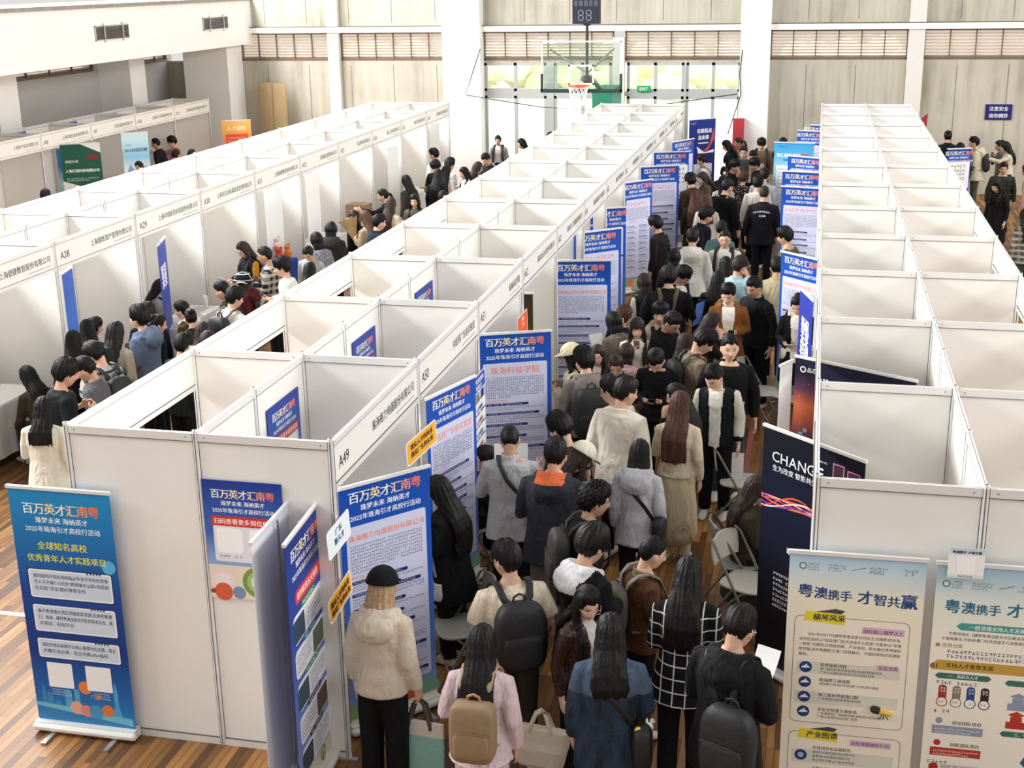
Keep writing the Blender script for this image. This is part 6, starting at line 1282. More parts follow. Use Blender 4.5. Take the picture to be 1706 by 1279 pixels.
paper('bluefolder', 'blue folder carried by person with glasses and white T-shirt', 1, .24, .32, c=mat('blue_folder', rgb('#5f86d6'), rough=.4), tilt=-8, dy=.02, dz=.02, name='folder', cat='folder')
person('stripejkt', (1072.8, 456), 1.63, 32, 'bob', 'bomber', '#2a2528', 'person in black jacket with cream sleeves and white stripes near the banner', fem=1, hc='d', sleeves='#dad4c4')
person('teal', (1123.9, 415), 1.62, -4, 'bob', 'coat', '#20262e', 'person with round black bob in dark coat, back to camera', fem=1, topkw=dict(hem=.6))
person('whitejkt', (1155, 381), 1.80, -2, 'short', 'jackethood', '#dedfd8', 'tall person in white hooded windbreaker, back to camera', pants=BK, build=1.08, topkw=dict(sr=.011))
person('slingman', (1208, 384), 1.75, 180, 'crop', 'tee', '#dfdcd4', 'person with reddish glasses and black sling strap over grey-white T-shirt', glasses='#a05048', pitch=0, skin=0, pants='#2a2c33', collar_c='#e8e4dc')
crossbody('slingman', '#231d1e', 'black sling strap and bag worn by person with reddish glasses', 1, '#1c1c20', .8)
backpack('slingman', '#1c1c20', 'black backpack straps on person with reddish glasses', '#191a1e', .9)
person('greentee', (1306.5, 379.8), 1.76, 72, 'mop', 'tee', '#5c7040', 'person in moss green T-shirt with hand on hip, left profile', glasses='#c8c4c0', arms=('akimbo', 'down'), skin=1, build=1.12, pants='#a3956c', wide=.02)
person('beigeback', (1318, 446), 1.74, 0, 'short', 'jacket', '#cdbf9a', 'person in beige jacket mostly hidden behind the right campaign banner', at=(-.42, 17.9))
person('darkleft', (1090, 361), 1.72, 68, 'mop', 'jacket', '#2c2024', 'person in dark maroon jacket next to the two-column banner', pitch=14)
person('navywavy', (1179.8, 347), 1.73, -58, 'curly', 'jacket', '#1a1d26', 'person with wavy black hair in navy jacket looking right', pitch=16, yaw=-8)
person('tealtop', (1203, 369), 1.66, -8, 'short', 'sweater', '#6f8e92', 'person in teal grey top right behind reddish glasses')
person('club', (1273.7, 310), 1.82, -2, 'crop', 'jacket', '#15171f', 'person in black jacket with ALCOHOLICS CLUB across the back', pants='#15171f', build=1.12, topkw=dict(hem=.74), hc='d')
person('whitesweater', (1263, 294), 1.76, 0, 'mop', 'sweater', '#d9d4cc', 'person in off-white knit sweater left of the club jacket', pants=BK, topkw=dict(sr=.011))
person('greyshirt', (1274.8, 281), 1.80, -10, 'short', 'shirt', '#a9adb8', 'person in grey-blue shirt between the club jacket and right banners', pants=BK, build=1.1)
person('bigblack', (1213.8, 299), 1.82, -34, 'short', 'jacket', '#131519', 'tall person with glasses in oversized black jacket, turned right', glasses='#8a8a90', build=1.22, pants='#1b2233', topkw=dict(hem=.68), yaw=-14, wide=.02)
person('auburn', (1158.7, 318), 1.63, 0, 'longest', 'coat', '#2c2a24', 'person with long auburn hair in dark olive coat', fem=1, hc='r', topkw=dict(hem=.55))
person('brunette1', (1177.5, 309), 1.63, -6, 'long', 'shirt', '#d8d2c8', 'brown-haired person in white shirt, farther of two side by side', fem=1, hc='b')
person('brunette2', (1178.7, 325), 1.63, 4, 'long', 'shirt', '#e0dcd4', 'brown-haired person in white sleeves, nearer of two side by side', fem=1, hc='b')
person('brownman', (1149.3, 289.7), 1.75, 36, 'mop', 'jacket', '#4e3a28', 'person in brown corduroy jacket reading the long pale banner', pants=BK)
person('maroonwoman', (1168, 287.4), 1.63, 118, 'longfront', 'jacket', '#2e2024', 'person with long hair looking down beside the brown corduroy jacket', fem=1, hc='d', pitch=28, skin=0)
person('whiteshirt3', (1204.5, 292.7), 1.64, 12, 'long', 'shirt', '#dcd9d2', 'person with long black hair in white shirt left of the oversized jacket', fem=1)
person('curlyred', (1239.6, 286.8), 1.62, -12, 'curly', 'dress', '#3a3236', 'person with curly dark red hair in patterned dress', fem=1, hc='r', pat='floral')
person('updo', (1167, 258), 1.64, 78, 'bun', 'jacket', '#dfdad0', 'person with short black updo in cream jacket before the navy launch banner', fem=1, pitch=16, arms='hold')
crossbody('updo', '#1f1d1e', 'thin black bag strap on person in cream jacket before the launch banner', 1, '#2a2a2c', .8)
person('flower', (1206.8, 277.4), 1.63, -6, 'bun', 'jacket', '#1e1e22', 'person in black with hair tied in a white flower band', fem=1)
person('handface', (1225.6, 267), 1.70, -112, 'mop', 'jacket', '#1d1d20', 'dark-haired person holding a hand to the face at the far end', arms=('phone', 'face'), skin=1)
person('glasses67', (1255, 264.5), 1.69, 112, 'mop', 'jacket', '#191a1d', 'person with glasses in black jacket looking left near white mask', glasses='#1a1a1c', pitch=20, arms='paper')
paper('glasses67', 'sheet of paper held by person with glasses near the white mask', 0)
person('blackcoat2', (1208, 234), 1.70, 98, 'longfront', 'coat', '#17171a', 'person in black coat with long wavy hair by the glass doors', fem=1, pitch=24)
person('tanwoman', (1229.7, 228.7), 1.66, 96, 'ponytail', 'jacket', '#8a7560', 'person with ponytail and tan scarf beside the red pad', fem=1, hc='d')
person('whitemask', (1239, 244), 1.73, 178, 'short', 'vest', '#6c706e', 'person with white face mask and grey vest facing the camera', mask='#e9e6e0', pitch=2, sleeves='#cfcac0')
person('tansweater', (1269, 231.7), 1.76, 180, 'mop', 'sweater', '#94765a', 'person in tan sweater with dark backpack straps looking down, far end', pitch=26, skin=0)
backpack('tansweater', '#23262c', 'dark backpack straps on person in tan sweater', '#1f2228', .9)
person('behindblue', (1304.7, 230.5), 1.74, 170, 'short', 'jacket', '#1c1c20', 'person in black standing behind the sky blue banner')
person('farhead', (1253.7, 251.6), 1.68, 150, 'short', 'shirt', '#b9ab9a', 'dark-haired person looking down between white mask and tan sweater', fem=1, pitch=24)
# --- left aisle
person('trench', (42, 610), 1.66, 62, 'longest', 'coat', '#544a3b', 'seated person in brown trench coat leaning on a table at the left edge', fem=1, legs='sit', lean=20, arms=('table', 'lap'), pitch=6, pants='#4c5440', topkw=dict(hem=.55))
person('blacktee', (111, 600), 1.83, -42, 'mop', 'tee', '#1f2226', 'person in black T-shirt turned right, behind near corner of middle row', arms='hold', pitch=14, skin=1)
person('whitejacket', (71, 662), 1.60, 14, 'long', 'jacket', '#e2dccb', 'person in white padded jacket with black hair behind the near banner', fem=1, hc='k', arms=('phone', 'down'), topkw=dict(sr=.011, hem=.7), build=1.1, hl=.20)
person('stripes', (149, 573), 1.74, 70, 'mop', 'sweater', '#bcbdba', 'person in grey striped sweater with black backpack in left aisle', pat='stripe', pitch=30, yaw=10, arms='hold', skin=0, topkw=dict(sr=.010))
backpack('stripes', '#232724', 'black backpack on person in grey striped sweater', '#262a26', 1.0)
person('seatgrey', (133, 597), 1.71, 100, 'short', 'shirt', '#6f7176', 'person in grey shirt in front of black T-shirt, mostly hidden', pitch=24)
person('behindstripes', (175, 579), 1.56, 30, 'long', 'jacket', '#1e1c1e', 'person with long black hair right behind the striped sweater', fem=1)
person('blackleft', (121, 551), 1.63, 20, 'long', 'jacket', '#17171a', 'person in black next to the light blue edge-on banner', fem=1)
person('blackleft2', (143.6, 533), 1.63, 40, 'long', 'jacket', '#18181c', 'person with black hair between light blue banner and pink stripes', fem=1)
person('pinkstripe', (158, 528), 1.54, -64, 'bob', 'shirt', '#efe2e2', 'person in pink and white striped top looking right in left aisle', fem=1, pat='pinkstripe', skin=0, hc='k')
person('cardigan', (192, 536), 1.73, 0, 'longest', 'sweater', '#b9b29c', 'person in beige cardigan with very long black hair', fem=1)
person('greyblue', (231, 511.7), 1.79, 84, 'mop', 'hoodie', '#7486a3', 'person in grey-blue hoodie holding a tumbler, left profile', arms=('hold', 'hold'), pitch=0, pants=BK, skin=0)
person('behindhood', (244, 506), 1.62, 20, 'mop', 'jacket', '#2a2b30', 'dark-haired person hidden behind the grey-blue hoodie')
person('navycoat', (264.7, 524), 1.58, -30, 'bun', 'coat', '#1c2440', 'person in navy coat with tied hair in front of grey-blue hoodie', fem=1, hc='k', yaw=-20)
person('olivehood', (300, 502.5), 1.54, 88, 'part', 'jackethood', '#6f6238', 'smiling person in olive jacket with white hood, left profile', fem=1, hoodc='#e9e6de', skin=0, inner='#e9e6de', innerw=.09)
person('bunhead', (316, 514), 1.56, 40, 'bun', 'jacket', '#33302c', 'person with black bun behind the olive jacket', fem=1)
person('dark14', (307, 556.7), 1.71, -20, 'short', 'jacket', '#1d2222', 'person in black seen by head and shoulders at the middle-row edge', fem=0)
person('maroon15', (337, 536.5), 1.61, 10, 'long', 'jacket', '#33222a', 'person with maroon-black hair, farther of two heads at the edge', fem=1, hc='d')
person('maroon15b', (346, 552), 1.62, 0, 'bob', 'jacket', '#2a1e28', 'person with plum-black hair, nearer of two heads at the edge', fem=1, hc='d')
person('greystaff', (268, 465.5), 1.64, -62, 'long', 'blazer', '#92928f', 'seated person in grey blazer and black turtleneck at booth A29', fem=1, legs='sit', arms='table', inner='#191a20', innerw=.07, skin=0, lean=6)
person('yellowjkt', (401, 404), 1.66, 148, 'longfront', 'jacket', '#1f2230', 'person in navy jacket with yellow sleeves and glasses reading papers', fem=1, hc='d', glasses='#2a2224', sleeves='#c88f22', pitch=22, arms='paper', skin=0, pants='#d8d4cc')
paper('yellowjkt', 'grey-white papers read by person with yellow sleeves', 0, .3, .2, tilt=-50)
person('buckethat', (406, 455), 1.62, 100, 'long', 'hoodie', '#5a1f2a', 'person in checked bucket hat and maroon hoodie, looking up left', fem=1, hat=('bucket', '#17181c'), pitch=-6, hc='d', skin=0)
person('flannel', (439.7, 411), 1.74, 98, 'crop', 'shirt', '#2c2a2c', 'person with glasses in dark plaid flannel shirt in left aisle', pat='plaid', glasses='#5a3a34', pitch=6, skin=2, arms='hold')
person('oliveseat2', (365.8, 469.7), 1.62, 92, 'short', 'jacket', '#453f2e', 'person in dark olive coat at the A29 table, left profile', fem=1, lean=8, arms='table')
person('blackpack', (391.9, 480), 1.70, -22, 'mop', 'jacket', '#e4e0da', 'person with black backpack over white shirt in left aisle', skin=0, yaw=-20, pants=BK)
backpack('blackpack', '#171a20', 'black backpack on person in white shirt in left aisle', '#2a1c22', 1.15)
person('whitetee', (466.7, 430), 1.75, 110, 'mop', 'sweater', '#e7e6df', 'person in white long-sleeved T-shirt looking left past flannel shirt', skin=0, pitch=10, arms='phone')
person('greysweat', (510, 411.8), 1.64, 178, 'tied', 'sweater', '#b3b4b6', 'person in pale grey sweater looking down at table with blue cloth', fem=1, pitch=36, skin=1)
person('longdark24', (516, 437), 1.58, 0, 'longest', 'jacket', '#211d24', 'person with long straight black hair in front of the pale grey sweater', fem=1)
person('patterned', (525.8, 387), 1.64, 50, 'bob', 'dress', '#8a8ea0', 'person with black bob in floral top beside stuffed toys', fem=1, pat='floral')
person('darkbob', (551, 369.6), 1.66, 12, 'bob', 'jackethood', '#3a3a38', 'person with short bob in charcoal hooded jacket, back to camera', fem=1, build=1.08)
person('boothwhite', (530, 357), 1.66, -80, 'short', 'shirt', '#d9d7d3', 'person in white shirt half hidden inside booth A32', at=(-10.6+1.0, 22.95))
person('black29', (588.4, 351), 1.62, 60, 'bob', 'jacket', '#17171a', 'person with black hair next to the brunette with bouquet', fem=1)
person('bouquet', (606.7, 351), 1.68, 66, 'long', 'jacket', '#b3a288', 'brunette person in beige jacket holding a kraft paper bouquet', fem=1, hc='b', glasses='#8a6a5a', arms='hold', skin=0)
person('navyman', (632, 357.6), 1.74, -48, 'short', 'jacket', '#202c3c', 'person in dark navy jacket right of the bouquet', skin=0, pitch=8)
person('ponyleft', (636, 314.6), 1.68, 98, 'ponytail', 'jacket', '#1f2030', 'person with ponytail in navy jacket gesturing, left profile', fem=1, arms=('point', 'hold'), skin=0)
person('creamlong', (651.7, 330), 1.64, -12, 'longest', 'jacket', '#d8cdb4', 'person with very long brown hair in cream jacket, left aisle', fem=1, hc='d')
person('faceus', (689.7, 323.8), 1.63, 186, 'longfront', 'vest', '#6f6558', 'person with long black hair facing camera in tan vest, left aisle', fem=1, skin=0, pitch=6)
person('greylong', (675.7, 292), 1.66, 58, 'longest', 'jacket', '#57534e', 'person in grey jacket with long black hair near pink bag', fem=1)
person('whiteback', (721.8, 247.6), 1.80, 52, 'short', 'shirt', '#e3e1dc', 'tall person in white shirt with dark strap, far left aisle', yaw=20, skin=1)
person('magazine', (723.5, 269), 1.77, 170, 'mop', 'jacket', '#1c1c22', 'person in black holding magazines, far left aisle', pitch=30, arms='paper')
paper('magazine', 'pink and white magazines held by person in black', 0, .34, .26, tilt=-70, dz=.1, name='magazine', cat='magazine')
person('navylong', (730, 282), 1.68, -4, 'longest', 'coat', '#1b1f30', 'person with long black hair in navy coat, far left aisle', fem=1)
person('whitelong', (744, 274.7), 1.64, -8, 'long', 'shirt', '#dedad2', 'person with long black hair in white top right of navy coat', fem=1)
person('whitetee2', (750.6, 264), 1.71, -34, 'mop', 'tee', '#e3e2de', 'person with dark hair in white T-shirt by the white pillar', skin=1)
person('whiteleft', (771.9, 278.8), 1.63, 128, 'longfront', 'shirt', '#dad8d2', 'person in white blouse with long hair looking left, by the pillar', fem=1)
person('dark42', (797, 270), 1.65, -58, 'longest', 'jacket', '#2c2026', 'person with long plum-dark hair turned right, near pillar', fem=1, hc='d')
person('dark43', (807, 256.7), 1.75, 160, 'short', 'jacket', '#2c2c30', 'dark-haired person looking down beside the woman with backpack straps', pitch=26, fem=0)
person('lavender', (829.4, 225.5), 1.66, 180, 'tied', 'jacket', '#b5aeb8', 'person in lavender grey jacket with backpack straps at the glass doors', fem=1, inner='#d8d2ca', innerw=.05)
backpack('lavender', '#23262c', 'dark backpack straps on person in lavender grey jacket', '#202228', .9)
person('blackdoor', (868, 231), 1.66, 112, 'long', 'jacket', '#1c1d20', 'person in black jacket by the glass doors, looking left', fem=1)
person('headpeek', (917, 221), 1.74, 60, 'short', 'jacket', '#1c1c20', 'person whose dark head just shows over the far middle row')
person('hoodlow', (738, 318), 1.60, 0, 'bob', 'jacket', '#1b1d2a', 'person in navy in front of the long navy coat, low at the edge', fem=1)
person('boothface', (676, 277), 1.64, -90, 'short', 'shirt', '#3a3436', 'person peeking from inside booth near far left aisle', at=(-9.55, 27.1))
# --- gallery row
person('suit', (257.5, 230), 1.76, 92, 'recede', 'blazer', '#1d2026', 'person in dark suit and white shirt under the gallery', inner='#dcd8d2', innerw=.05, skin=2, yaw=12)
person('pinkshirt', (284.6, 228), 1.74, 142, 'mop', 'shirt', '#d99a90', 'person in pink shirt pointing at the snow-scene banner', glasses='#3a2a28', arms=('cross', 'point'), skin=0)
person('head50', (292.8, 249), 1.72, 0, 'short', 'jacket', '#22222a', 'person with black hair in front of the pink shirt, back to camera')
person('clip', (230, 268.6), 1.66, 160, 'tied', 'jacket', '#2a2a30', 'person with hair clip whose head shows below the snow-scene banner', fem=1)
person('head52', (319, 249), 1.66, 10, 'bob', 'jacket', '#26262c', 'person whose black hair just shows right of the pink shirt', fem=1)
person('head53', (75.7, 316), 1.70, 0, 'short', 'jacket', '#26262c', 'person whose dark head shows over the left row below booth A9')
# --- right aisle
person('rightback', (1580, 219), 1.76, -4, 'short', 'jacket', '#1d1d22', 'person in black, back to camera, beyond the right-hand row')
person('righthead', (1600, 238), 1.66, 20, 'bob', 'jacket', '#22222a', 'person whose dark head shows above the small right-aisle banner', fem=1)
person('creampack', (1623, 228.5), 1.76, 82, 'short', 'jackethood', '#d3ccb0', 'person in cream jacket with dark backpack in right aisle', arms='phone', pitch=8, pants='#5a5a4a', skin=0)
backpack('creampack', '#26282e', 'dark backpack on person in cream jacket', '#23252a', .95)
person('greentop', (1664.6, 233.8), 1.64, 98, 'bun', 'jacket', '#77746a', 'person drinking from a cup in grey-green top, right aisle', fem=1, arms=('down', 'mouth'))
person('creamsweater', (1675, 236), 1.66, 88, 'bangs', 'sweater', '#d9cfb9', 'person with fringe in cream sweater and black bag, right aisle', fem=1, arms=('point', 'down'), skin=0)
person('darkgreen', (1673, 270), 1.70, 178, 'tied', 'sweater', '#3c4438', 'person in dark green sweater facing camera, right aisle', skin=1, build=1.08, pants=BK)
person('blackskirt', (1658, 300), 1.64, 140, 'longfront', 'coat', '#191a1d', 'person in black with flared skirt looking down, right aisle', fem=1, pitch=26, topkw=dict(hem=.62), skirt=('#17181b', .45), legs='walk')
person('pinksleeve', (1711, 274), 1.70, 60, 'long', 'shirt', '#cbb0a8', 'person in dusty pink shirt cut by the right frame edge', fem=1)
person('camo', (1709, 348), 1.68, 20, 'long', 'jacket', '#6a645a', 'person in grey patterned jacket at the right frame edge', fem=1, pat='plaid', pants='#4a5058')
# lettering on the club jacket, on the cloth of its back
rt, P_, sc_, th_, d_ = PEOPLE['club']; jk = [c for c in rt.children if c.name.startswith('jacket')][0]
b = MB(); im = ink('#e8e8ea')
x_ = -.15
for i, ch in enumerate('ALCOHOLICS'): x_ += b.text(ch, im, x_, 1.275+.012*math.cos((i-4.5)*.4), h=.042, y=-.172, bold=.04)+.0055
b.text('CLUB', im, 0, 1.215, h=.045, y=-.176, align='C', bold=.04); b.xf(P_.U); b.build('lettering', jk)
# hair ornaments
def ornament(key, name, local, r, c):
    rt, P_, sc_, th_, d_ = PEOPLE[key]; b = MB()
    for k in range(7): a = k*.9; b.ell((local[0]+.018*math.cos(a)*(k > 0), local[1], local[2]+.018*math.sin(a)*(k > 0)), (r, r, r), mat('ornament_'+c.lstrip('#'), rgb(c), rough=.4), 8, 6)
    b.xf(P_.H); b.build(name, [c for c in rt.children if c.name.startswith('hair')][0], smooth=True)
ornament('hairpin', 'hair_ornament', (.075, -.075, .0), .010, '#d9cdb8'); ornament('flower', 'hair_ornament', (.03, -.12, -.02), .018, '#ece8de')
# plush charms on the denim person's bag
for nm, off, c, lab in (('plush_charm', (.255, -.11, 1.015), '#e6e2da', 'white rabbit-eared plush charm on the black shoulder bag'), ('plush_charm', (.19, -.16, 1.01), '#d8c23a', 'small yellow plush charm on the black shoulder bag')):
    r, P_ = worn('denim', nm, lab, 'charm'); b = MB(); m_ = mat('plush_'+c.lstrip('#'), rgb(c), rough=.9, bump=.3, bscale=60); x, y, z = off
    b.ell((x, y, z), (.030, .030, .034), m_, 14, 10)
    if c == '#e6e2da':
        for sx in (-1, 1): b.ell((x+sx*.014, y, z+.042), (.009, .008, .022), m_, 8, 6); b.ell((x+sx*.010, y-.029, z+.004), (.004, .003, .004), M_DARK, 6, 5)
    b.build('toy', r, smooth=True)
# ------------------------------------------------------------------ chairs, tables and things on them
M_CHAIR = mat('grey_chair_plastic', rgb('#8e8f89'), rough=.45, var=.03); M_CFR = mat('grey_chair_tube', rgb('#77776f'), rough=.4, metal=.3, var=.03)
M_CHAIRL = mat('pale_chair_plastic', rgb('#b9b8ae'), rough=.45, var=.03)
def folding_chair(x, y, rz, label, m=None):
    m = m or M_CHAIR; r = empty('folding_chair', (x, y, 0), math.radians(rz), label=label, cat='chair', group='grey folding chairs of the centre aisle')
    # local: sitter faces +y
    b = MB(); b.ell((0, .02, .445), (.215, .215, .020), m, 28, 10, .55); b.build('seat', r, smooth=True)
    b = MB(); V = []; n = 14; 
    for iz, z in enumerate((.60, .66, .72, .78, .82, .838)):
        w = (.19, .205, .21, .205, .18, .13)[iz]
        for i in range(n+1): t = i/n*2-1; V.append((w*t, -.235-.03*(z-.6)/.24+.035*t*t, z+.008*(1-t*t)*(iz == 5)))
    k = len(V); V2 = [(a, c-.014, d) for a, c, d in V]; F = []
    for iz in range(5):
        for i in range(n): a = iz*(n+1)+i; F.append((a, a+1, a+n+2, a+n+1)); F.append((k+a+n+1, k+a+n+2, k+a+1, k+a))
    for i in range(n): F.append((k+i, k+i+1, i+1, i)); a = 5*(n+1)+i; F.append((a, a+1, k+a+1, k+a))
    for iz in range(5): a = iz*(n+1); F.append((a, a+n+1, k+a+n+1, k+a)); a += n; F.append((a+n+1, a, k+a, k+a+n+1))
    b.add(V+V2, F, m); 
    for z in (.70, .725): b.bb((-.10, -.2425-.03*(z-.6)/.24, z), (-.02, -.2385-.03*(z-.6)/.24, z+.008), M_DARK)
    b.build('backrest', r, smooth=False)
    for s in (-1, 1):
        b = MB(); b.tube([(s*.215, .235, .012), (s*.212, .03, .40), (s*.21, -.20, .80), (s*.19, -.24, .835)], .0125, M_CFR, 8); b.build('leg', r, smooth=True)
        b = MB(); b.tube([(s*.195, -.26, .012), (s*.195, -.04, .30), (s*.195, .09, .43)], .0115, M_CFR, 8); b.build('leg', r, smooth=True)
    for y_, z_ in ((.165, .14), (-.17, .13)):
        b = MB(); b.tube([(-.21, y_, z_), (.21, y_, z_)], .009, M_CFR, 6, (0, 0, 1)); b.build('stretcher', r, smooth=True)
    return r
def gp(u, v, z): return ground_at(u, v, z)[:2]
c0 = gp(772, 1042, .445); folding_chair(c0[0], c0[1], 118, 'grey folding chair in front of the person in long black coat')
c0 = gp(1243, 968, .445); folding_chair(c0[0], c0[1], -118, 'pale grey empty folding chair left of the CHANGE banner, nearest on that side', M_CHAIRL)
c0 = gp(1232, 800, .445); folding_chair(c0[0], c0[1], -95, 'grey folding chair behind the varsity jacket, facing right', M_CHAIRL)
c0 = gp(1262, 650, .445); folding_chair(c0[0], c0[1], -100, 'grey folding chair next to the smiling person in black jacket', M_CHAIRL)
folding_chair(-.47, 10.93, -78, 'grey folding chair under the seated person in olive coat')
c0 = gp(1075, 480, .445); folding_chair(c0[0], c0[1], 100, 'grey folding chair by the two-column banner')
t0 = PEOPLE['trench'][0].location; folding_chair(t0[0], t0[1], 62, 'grey folding chair under the seated person in trench coat')
t0 = PEOPLE['staff50'][0].location; folding_chair(t0[0], t0[1], -40, 'grey folding chair behind the desk of booth A50')
t0 = PEOPLE['greystaff'][0].location; folding_chair(t0[0], t0[1], -62, 'grey folding chair under the seated person in grey blazer')
M_CLOTHW = mat('white_tablecloth', (.80, .79, .76), rough=.8, var=.03, bump=.4, bscale=5); M_CLOTHB = mat('blue_tablecloth', rgb('#2448a8'), rough=.8, var=.06, bump=.4, bscale=5)
def table(x, y, rz, L, Wd, label, m, cl):
    r = empty('folding_table', (x, y, 0), math.radians(rz), label=label, cat='table'); b = MB(); b.bb((-L/2, -Wd/2, .71), (L/2, Wd/2, .74), M_ALU); b.build('tabletop', r)
    for sx in (-1, 1):
        for sy in (-1, 1): b = MB(); b.tube([(sx*(L/2-.1), sy*(Wd/2-.07), 0), (sx*(L/2-.1), sy*(Wd/2-.07), .71)], .014, M_CFR, 8); b.build('leg', r, smooth=True)
    c = MB(); n = 60; V = []
    per = []
    for i in range(n):
        t = i/n*4; k = int(t); f = t-k; q = ((-1+2*f, -1), (1, -1+2*f), (1-2*f, 1), (-1, 1-2*f))[k]; per.append((q[0]*L/2, q[1]*Wd/2))
    for z, o in ((.743, 0), (.72, .008), (.45, .02), (.12, .035)):
        for i, (a, d) in enumerate(per): k = 1+(o+(.012*math.sin(i*1.9) if z < .7 else 0))/max(.2, math.hypot(a, d)); V.append((a*k, d*k, z))
    F = [(i*n+j, i*n+(j+1) % n, (i+1)*n+(j+1) % n, (i+1)*n+j) for i in range(3) for j in range(n)]; F = [f[::-1] for f in F]; F.append(tuple(range(n)))
    c.add(V, F, m); o = c.build('tablecloth', label=cl, cat='tablecloth'); o.location = (x, y, 0); o.rotation_euler = (0, 0, math.radians(rz)); return r
def sheet(x, y, z, rz, label, w=.21, h=.3, m=None, name='leaflet', cat='paper', t=.002):
    b = MB(); b.bb((-w/2, -h/2, 0), (w/2, h/2, t), m or M_PAPER); o = b.build(name, label=label, cat=cat); o.location = (x, y, z); o.rotation_euler = (0, 0, math.radians(rz)); return o
table(-3.45, 10.95, 90, 1.35, .5, 'white-covered desk at the mouth of booth A50', M_CLOTHW, 'white cloth draped over the booth A50 desk')
for i, (x, y, rz) in enumerate(((-3.40, 10.55, 12), (-3.5, 10.85, -20), (-3.38, 11.2, 35), (-3.5, 11.45, 5))): sheet(x, y, .745, rz, 'white leaflet on the booth A50 desk, %s from the near end' % ('first', 'second', 'third', 'fourth')[i])
table(-8.95, 17.25, 90, 1.4, .5, 'white-covered table in front of booth A29', M_CLOTHW, 'white cloth over the booth A29 table')
for i, (x, y, rz) in enumerate(((-8.85, 16.75, 12), (-9.0, 17.05, -30), (-8.85, 17.35, 40), (-8.95, 17.7, 5))): sheet(x, y, .745, rz, 'printed sheet on the booth A29 table, %s from the near end' % ('first', 'second', 'third', 'fourth')[i], m=mat('grey_print', (.55, .54, .52)))
b = MB(); b.tube([(0, 0, .745), (0, 0, .90)], [.032, .036], M_PAPER, 12); o = b.build('water_jug', smooth=True, label='white jug at the far end of the booth A29 table', cat='jug'); o.location = (-8.9, 17.85, 0)
table(-9.15, 20.9, 90, 1.3, .5, 'blue-covered table by booth A31', M_CLOTHB, 'royal blue cloth over the booth A31 table')
table(-9.1, 23.2, 90, 1.5, .55, 'white-covered table by booth A32', M_CLOTHW, 'white cloth over the booth A32 table')
table(-9.1, 25.3, 90, 1.5, .55, 'white-covered table under the cardboard box', M_CLOTHW, 'white cloth under the cardboard box')
table(-9.1, 29.1, 90, 1.4, .55, 'white-covered table behind the magazines', M_CLOTHW, 'white cloth on the far left-aisle table')
table(-9.45, 13.15, 90, 1.2, .5, 'white-covered table at the left edge under leaning trench coat', M_CLOTHW, 'white cloth on the table at the left edge')
r = empty('cardboard_box', (-9.1, 25.5, .745), 0, label='brown cardboard box on a white table in left aisle', cat='box')
b = MB(); mc = mat('brown_cardboard', (.36, .24, .13), var=.06); b.bb((-.22, -.2, 0), (.22, .2, .30), mc); b.build('carton', r); b = MB(); b.bb((-.22, -.2, .30), (.0, .2, .304), mc); b.bb((0.004, -.2, .302), (.22, .2, .306), mc); b.build('flap', r)
# soft toys heaped on the blue table
for i, (dx, dy, dz, c, w) in enumerate(((-.05, .35, 0, '#e8cfc4', 'pale pink'), (.08, .15, 0, '#d2553a', 'red'), (-.1, .5, .0, '#e9e4de', 'white'), (.1, .45, 0, '#e58a3a', 'orange'), (.0, .25, .17, '#e6d2cc', 'cream pink'))):
    r = empty('soft_toy', (-9.15+dx, 21.0+dy, .745+dz), 0, label='%s soft toy in the heap on the blue table' % w, cat='soft toy'); m_ = mat('toy_'+c.lstrip('#'), rgb(c), rough=.9, bump=.3, bscale=40)
    b = MB(); b.ell((0, 0, .09), (.085, .08, .09), m_, 14, 10); b.build('body', r, smooth=True); b = MB(); b.ell((0, 0, .20), (.065, .06, .06), m_, 14, 10)
    for sx in (-1, 1): b.ell((sx*.05, 0, .25), (.022, .015, .025), m_, 8, 6); b.ell((sx*.022, -.056, .21), (.007, .005, .008), M_DARK, 6, 5)
    b.build('head', r, smooth=True)
# kraft paper bouquet
r, P_ = worn('bouquet', 'bouquet', 'kraft paper bouquet held by brunette person', 'bouquet'); b = MB(); kr = mat('kraft_paper', rgb('#a58d62'), rough=.8, var=.1)
n = 16; V = []; 
for z, q in ((0, .03), (.25, .09), (.42, .16)):
    for i in range(n): a = i*2*math.pi/n; k = q*(1+.18*(i % 2)); V.append((k*math.cos(a), k*math.sin(a), z+.03*(i % 2)))
b.add(V, [(i*n+j, i*n+(j+1) % n, (i+1)*n+(j+1) % n, (i+1)*n+j) for i in range(2) for j in range(n)]+[tuple(range(n-1, -1, -1))], kr)
M_ = np.array(Matrix.Translation((-.04, .28, 1.12))@Matrix.Rotation(math.radians(-25), 4, 'X')); b.xf(M_); b.build('wrapping', r)
b = MB()
for i in range(9): a = i*2.4; b.ell((.09*math.cos(a)*(i/9)**.5, .09*math.sin(a)*(i/9)**.5, .43), (.035, .035, .03), mat('bouquet_leaf' if i % 2 else 'bouquet_flower', rgb('#6f7a48' if i % 2 else '#c9b48a'), rough=.8), 10, 7)
b.xf(M_); b.build('flower', r, smooth=True)
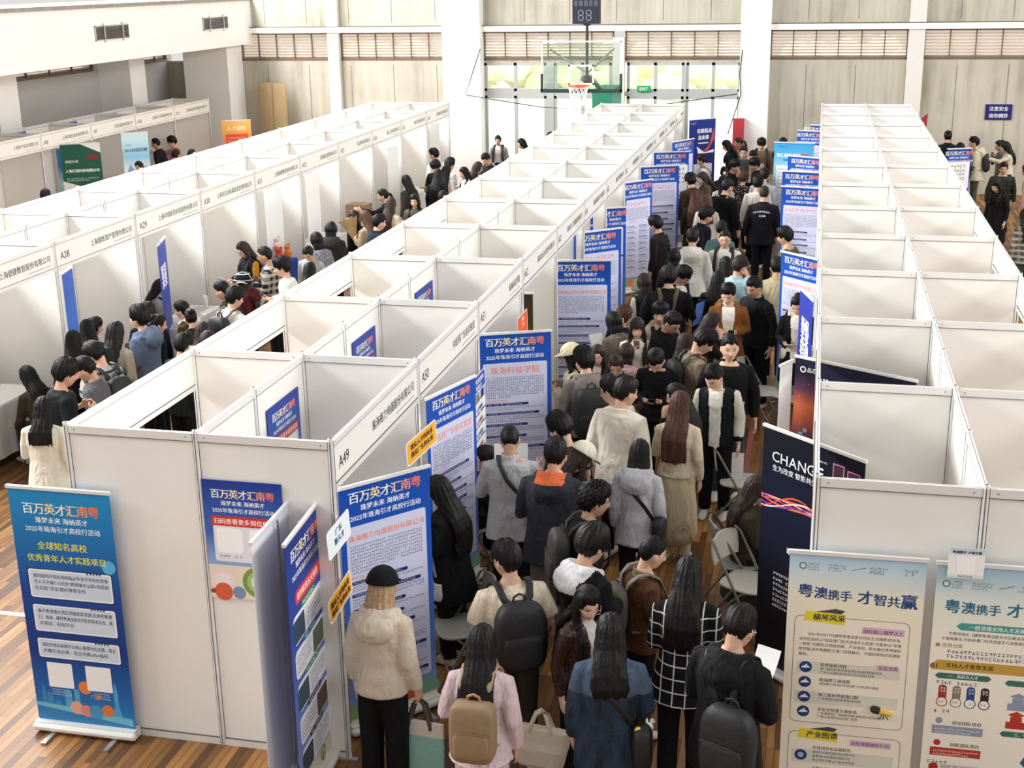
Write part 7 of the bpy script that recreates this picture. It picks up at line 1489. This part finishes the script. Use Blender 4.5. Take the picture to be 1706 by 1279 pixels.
# small bags in the left aisle
def bag(x, y, z, c, label, w=.3, h=.36, t=.12, name='handbag'):
    r = empty(name, (x, y, z), math.radians(30), label=label, cat='bag'); b = MB(); b.ell((0, 0, h/2), (w/2, t/2, h/2), leather(c), 22, 14, .5); b.build('bag_body', r, smooth=True)
    b = MB(); b.tube([(-.08, 0, h*.95), (-.06, 0, h+.12), (.06, 0, h+.12), (.08, 0, h*.95)], .01, leather(c), 8, (0, 1, 0)); b.build('handle', r, smooth=True)
g = ground_at(218, 618, 1.05); bag(g[0], g[1], .78, '#d63038', 'bright red bag hanging by the grey-blue hoodie', .24, .40)
tote('greylong', 'coral pink bag carried by person in grey jacket with long hair', '#e0707a', '#e0707a', -1, .30, .36, .10, '#c85a64', drop=.12)
# tumbler
r, P_ = worn('greyblue', 'tumbler', 'black tumbler with sticker held by person in grey-blue hoodie', 'tumbler'); p_, d_ = hand_pos(P_, -1); b = MB(); b.tube([p_+np.array((.03, .05, -.08)), p_+np.array((.03, .05, .12))], [.036, .042], M_DARK, 14); b.xf(P_.U); b.build('cup', r, smooth=True)
# loose orange cables on the floor by the black banner
b = MB(); mo = mat('copper_orange_cable', (.30, .09, .045), rough=.5); g = ground_at(1282, 1078, 0)
for k in range(6):
    o = .035*k; b.tube([(g[0]-.22+.02*k, g[1]+.30-o, .012), (g[0]-.08, g[1]+.12-o+.02*(k % 2), .02+.012*(k % 3)), (g[0]+.06+.01*k, g[1]-.03-o, .015), (g[0]+.20, g[1]-.16-o*.6, .012)], .008, mo, 6)
b.build('cable_bundle', smooth=True, label='orange brown cables lying on the floor at the foot of the CHANGE banner', cat='cable')
# water bottle with a pink cap on the table edge of the left aisle
g = ground_at(133, 577, 1.0); r = empty('water_bottle', (g[0], g[1], .745), 0, label='clear water bottle with pink cap beside the light blue edge-on banner', cat='bottle')
b = MB(); b.tube([(0, 0, .0), (0, 0, .14), (0, 0, .18), (0, 0, .205)], [.032, .032, .018, .014], glass_mat('bottle_plastic', (.8, .86, .9), .15), 14); b.build('bottle_body', r, smooth=True)
b = MB(); b.tube([(0, 0, .208), (0, 0, .225)], .016, mat('pink_cap', rgb('#e85a86')), 12); b.build('cap', r, smooth=True)
g2 = (g[0], g[1]); table(g2[0]-.1, g2[1], 90, .9, .45, 'white-covered table carrying the water bottle', M_CLOTHW, 'white cloth under the water bottle')
bpy.data.scenes.remove(TMP)
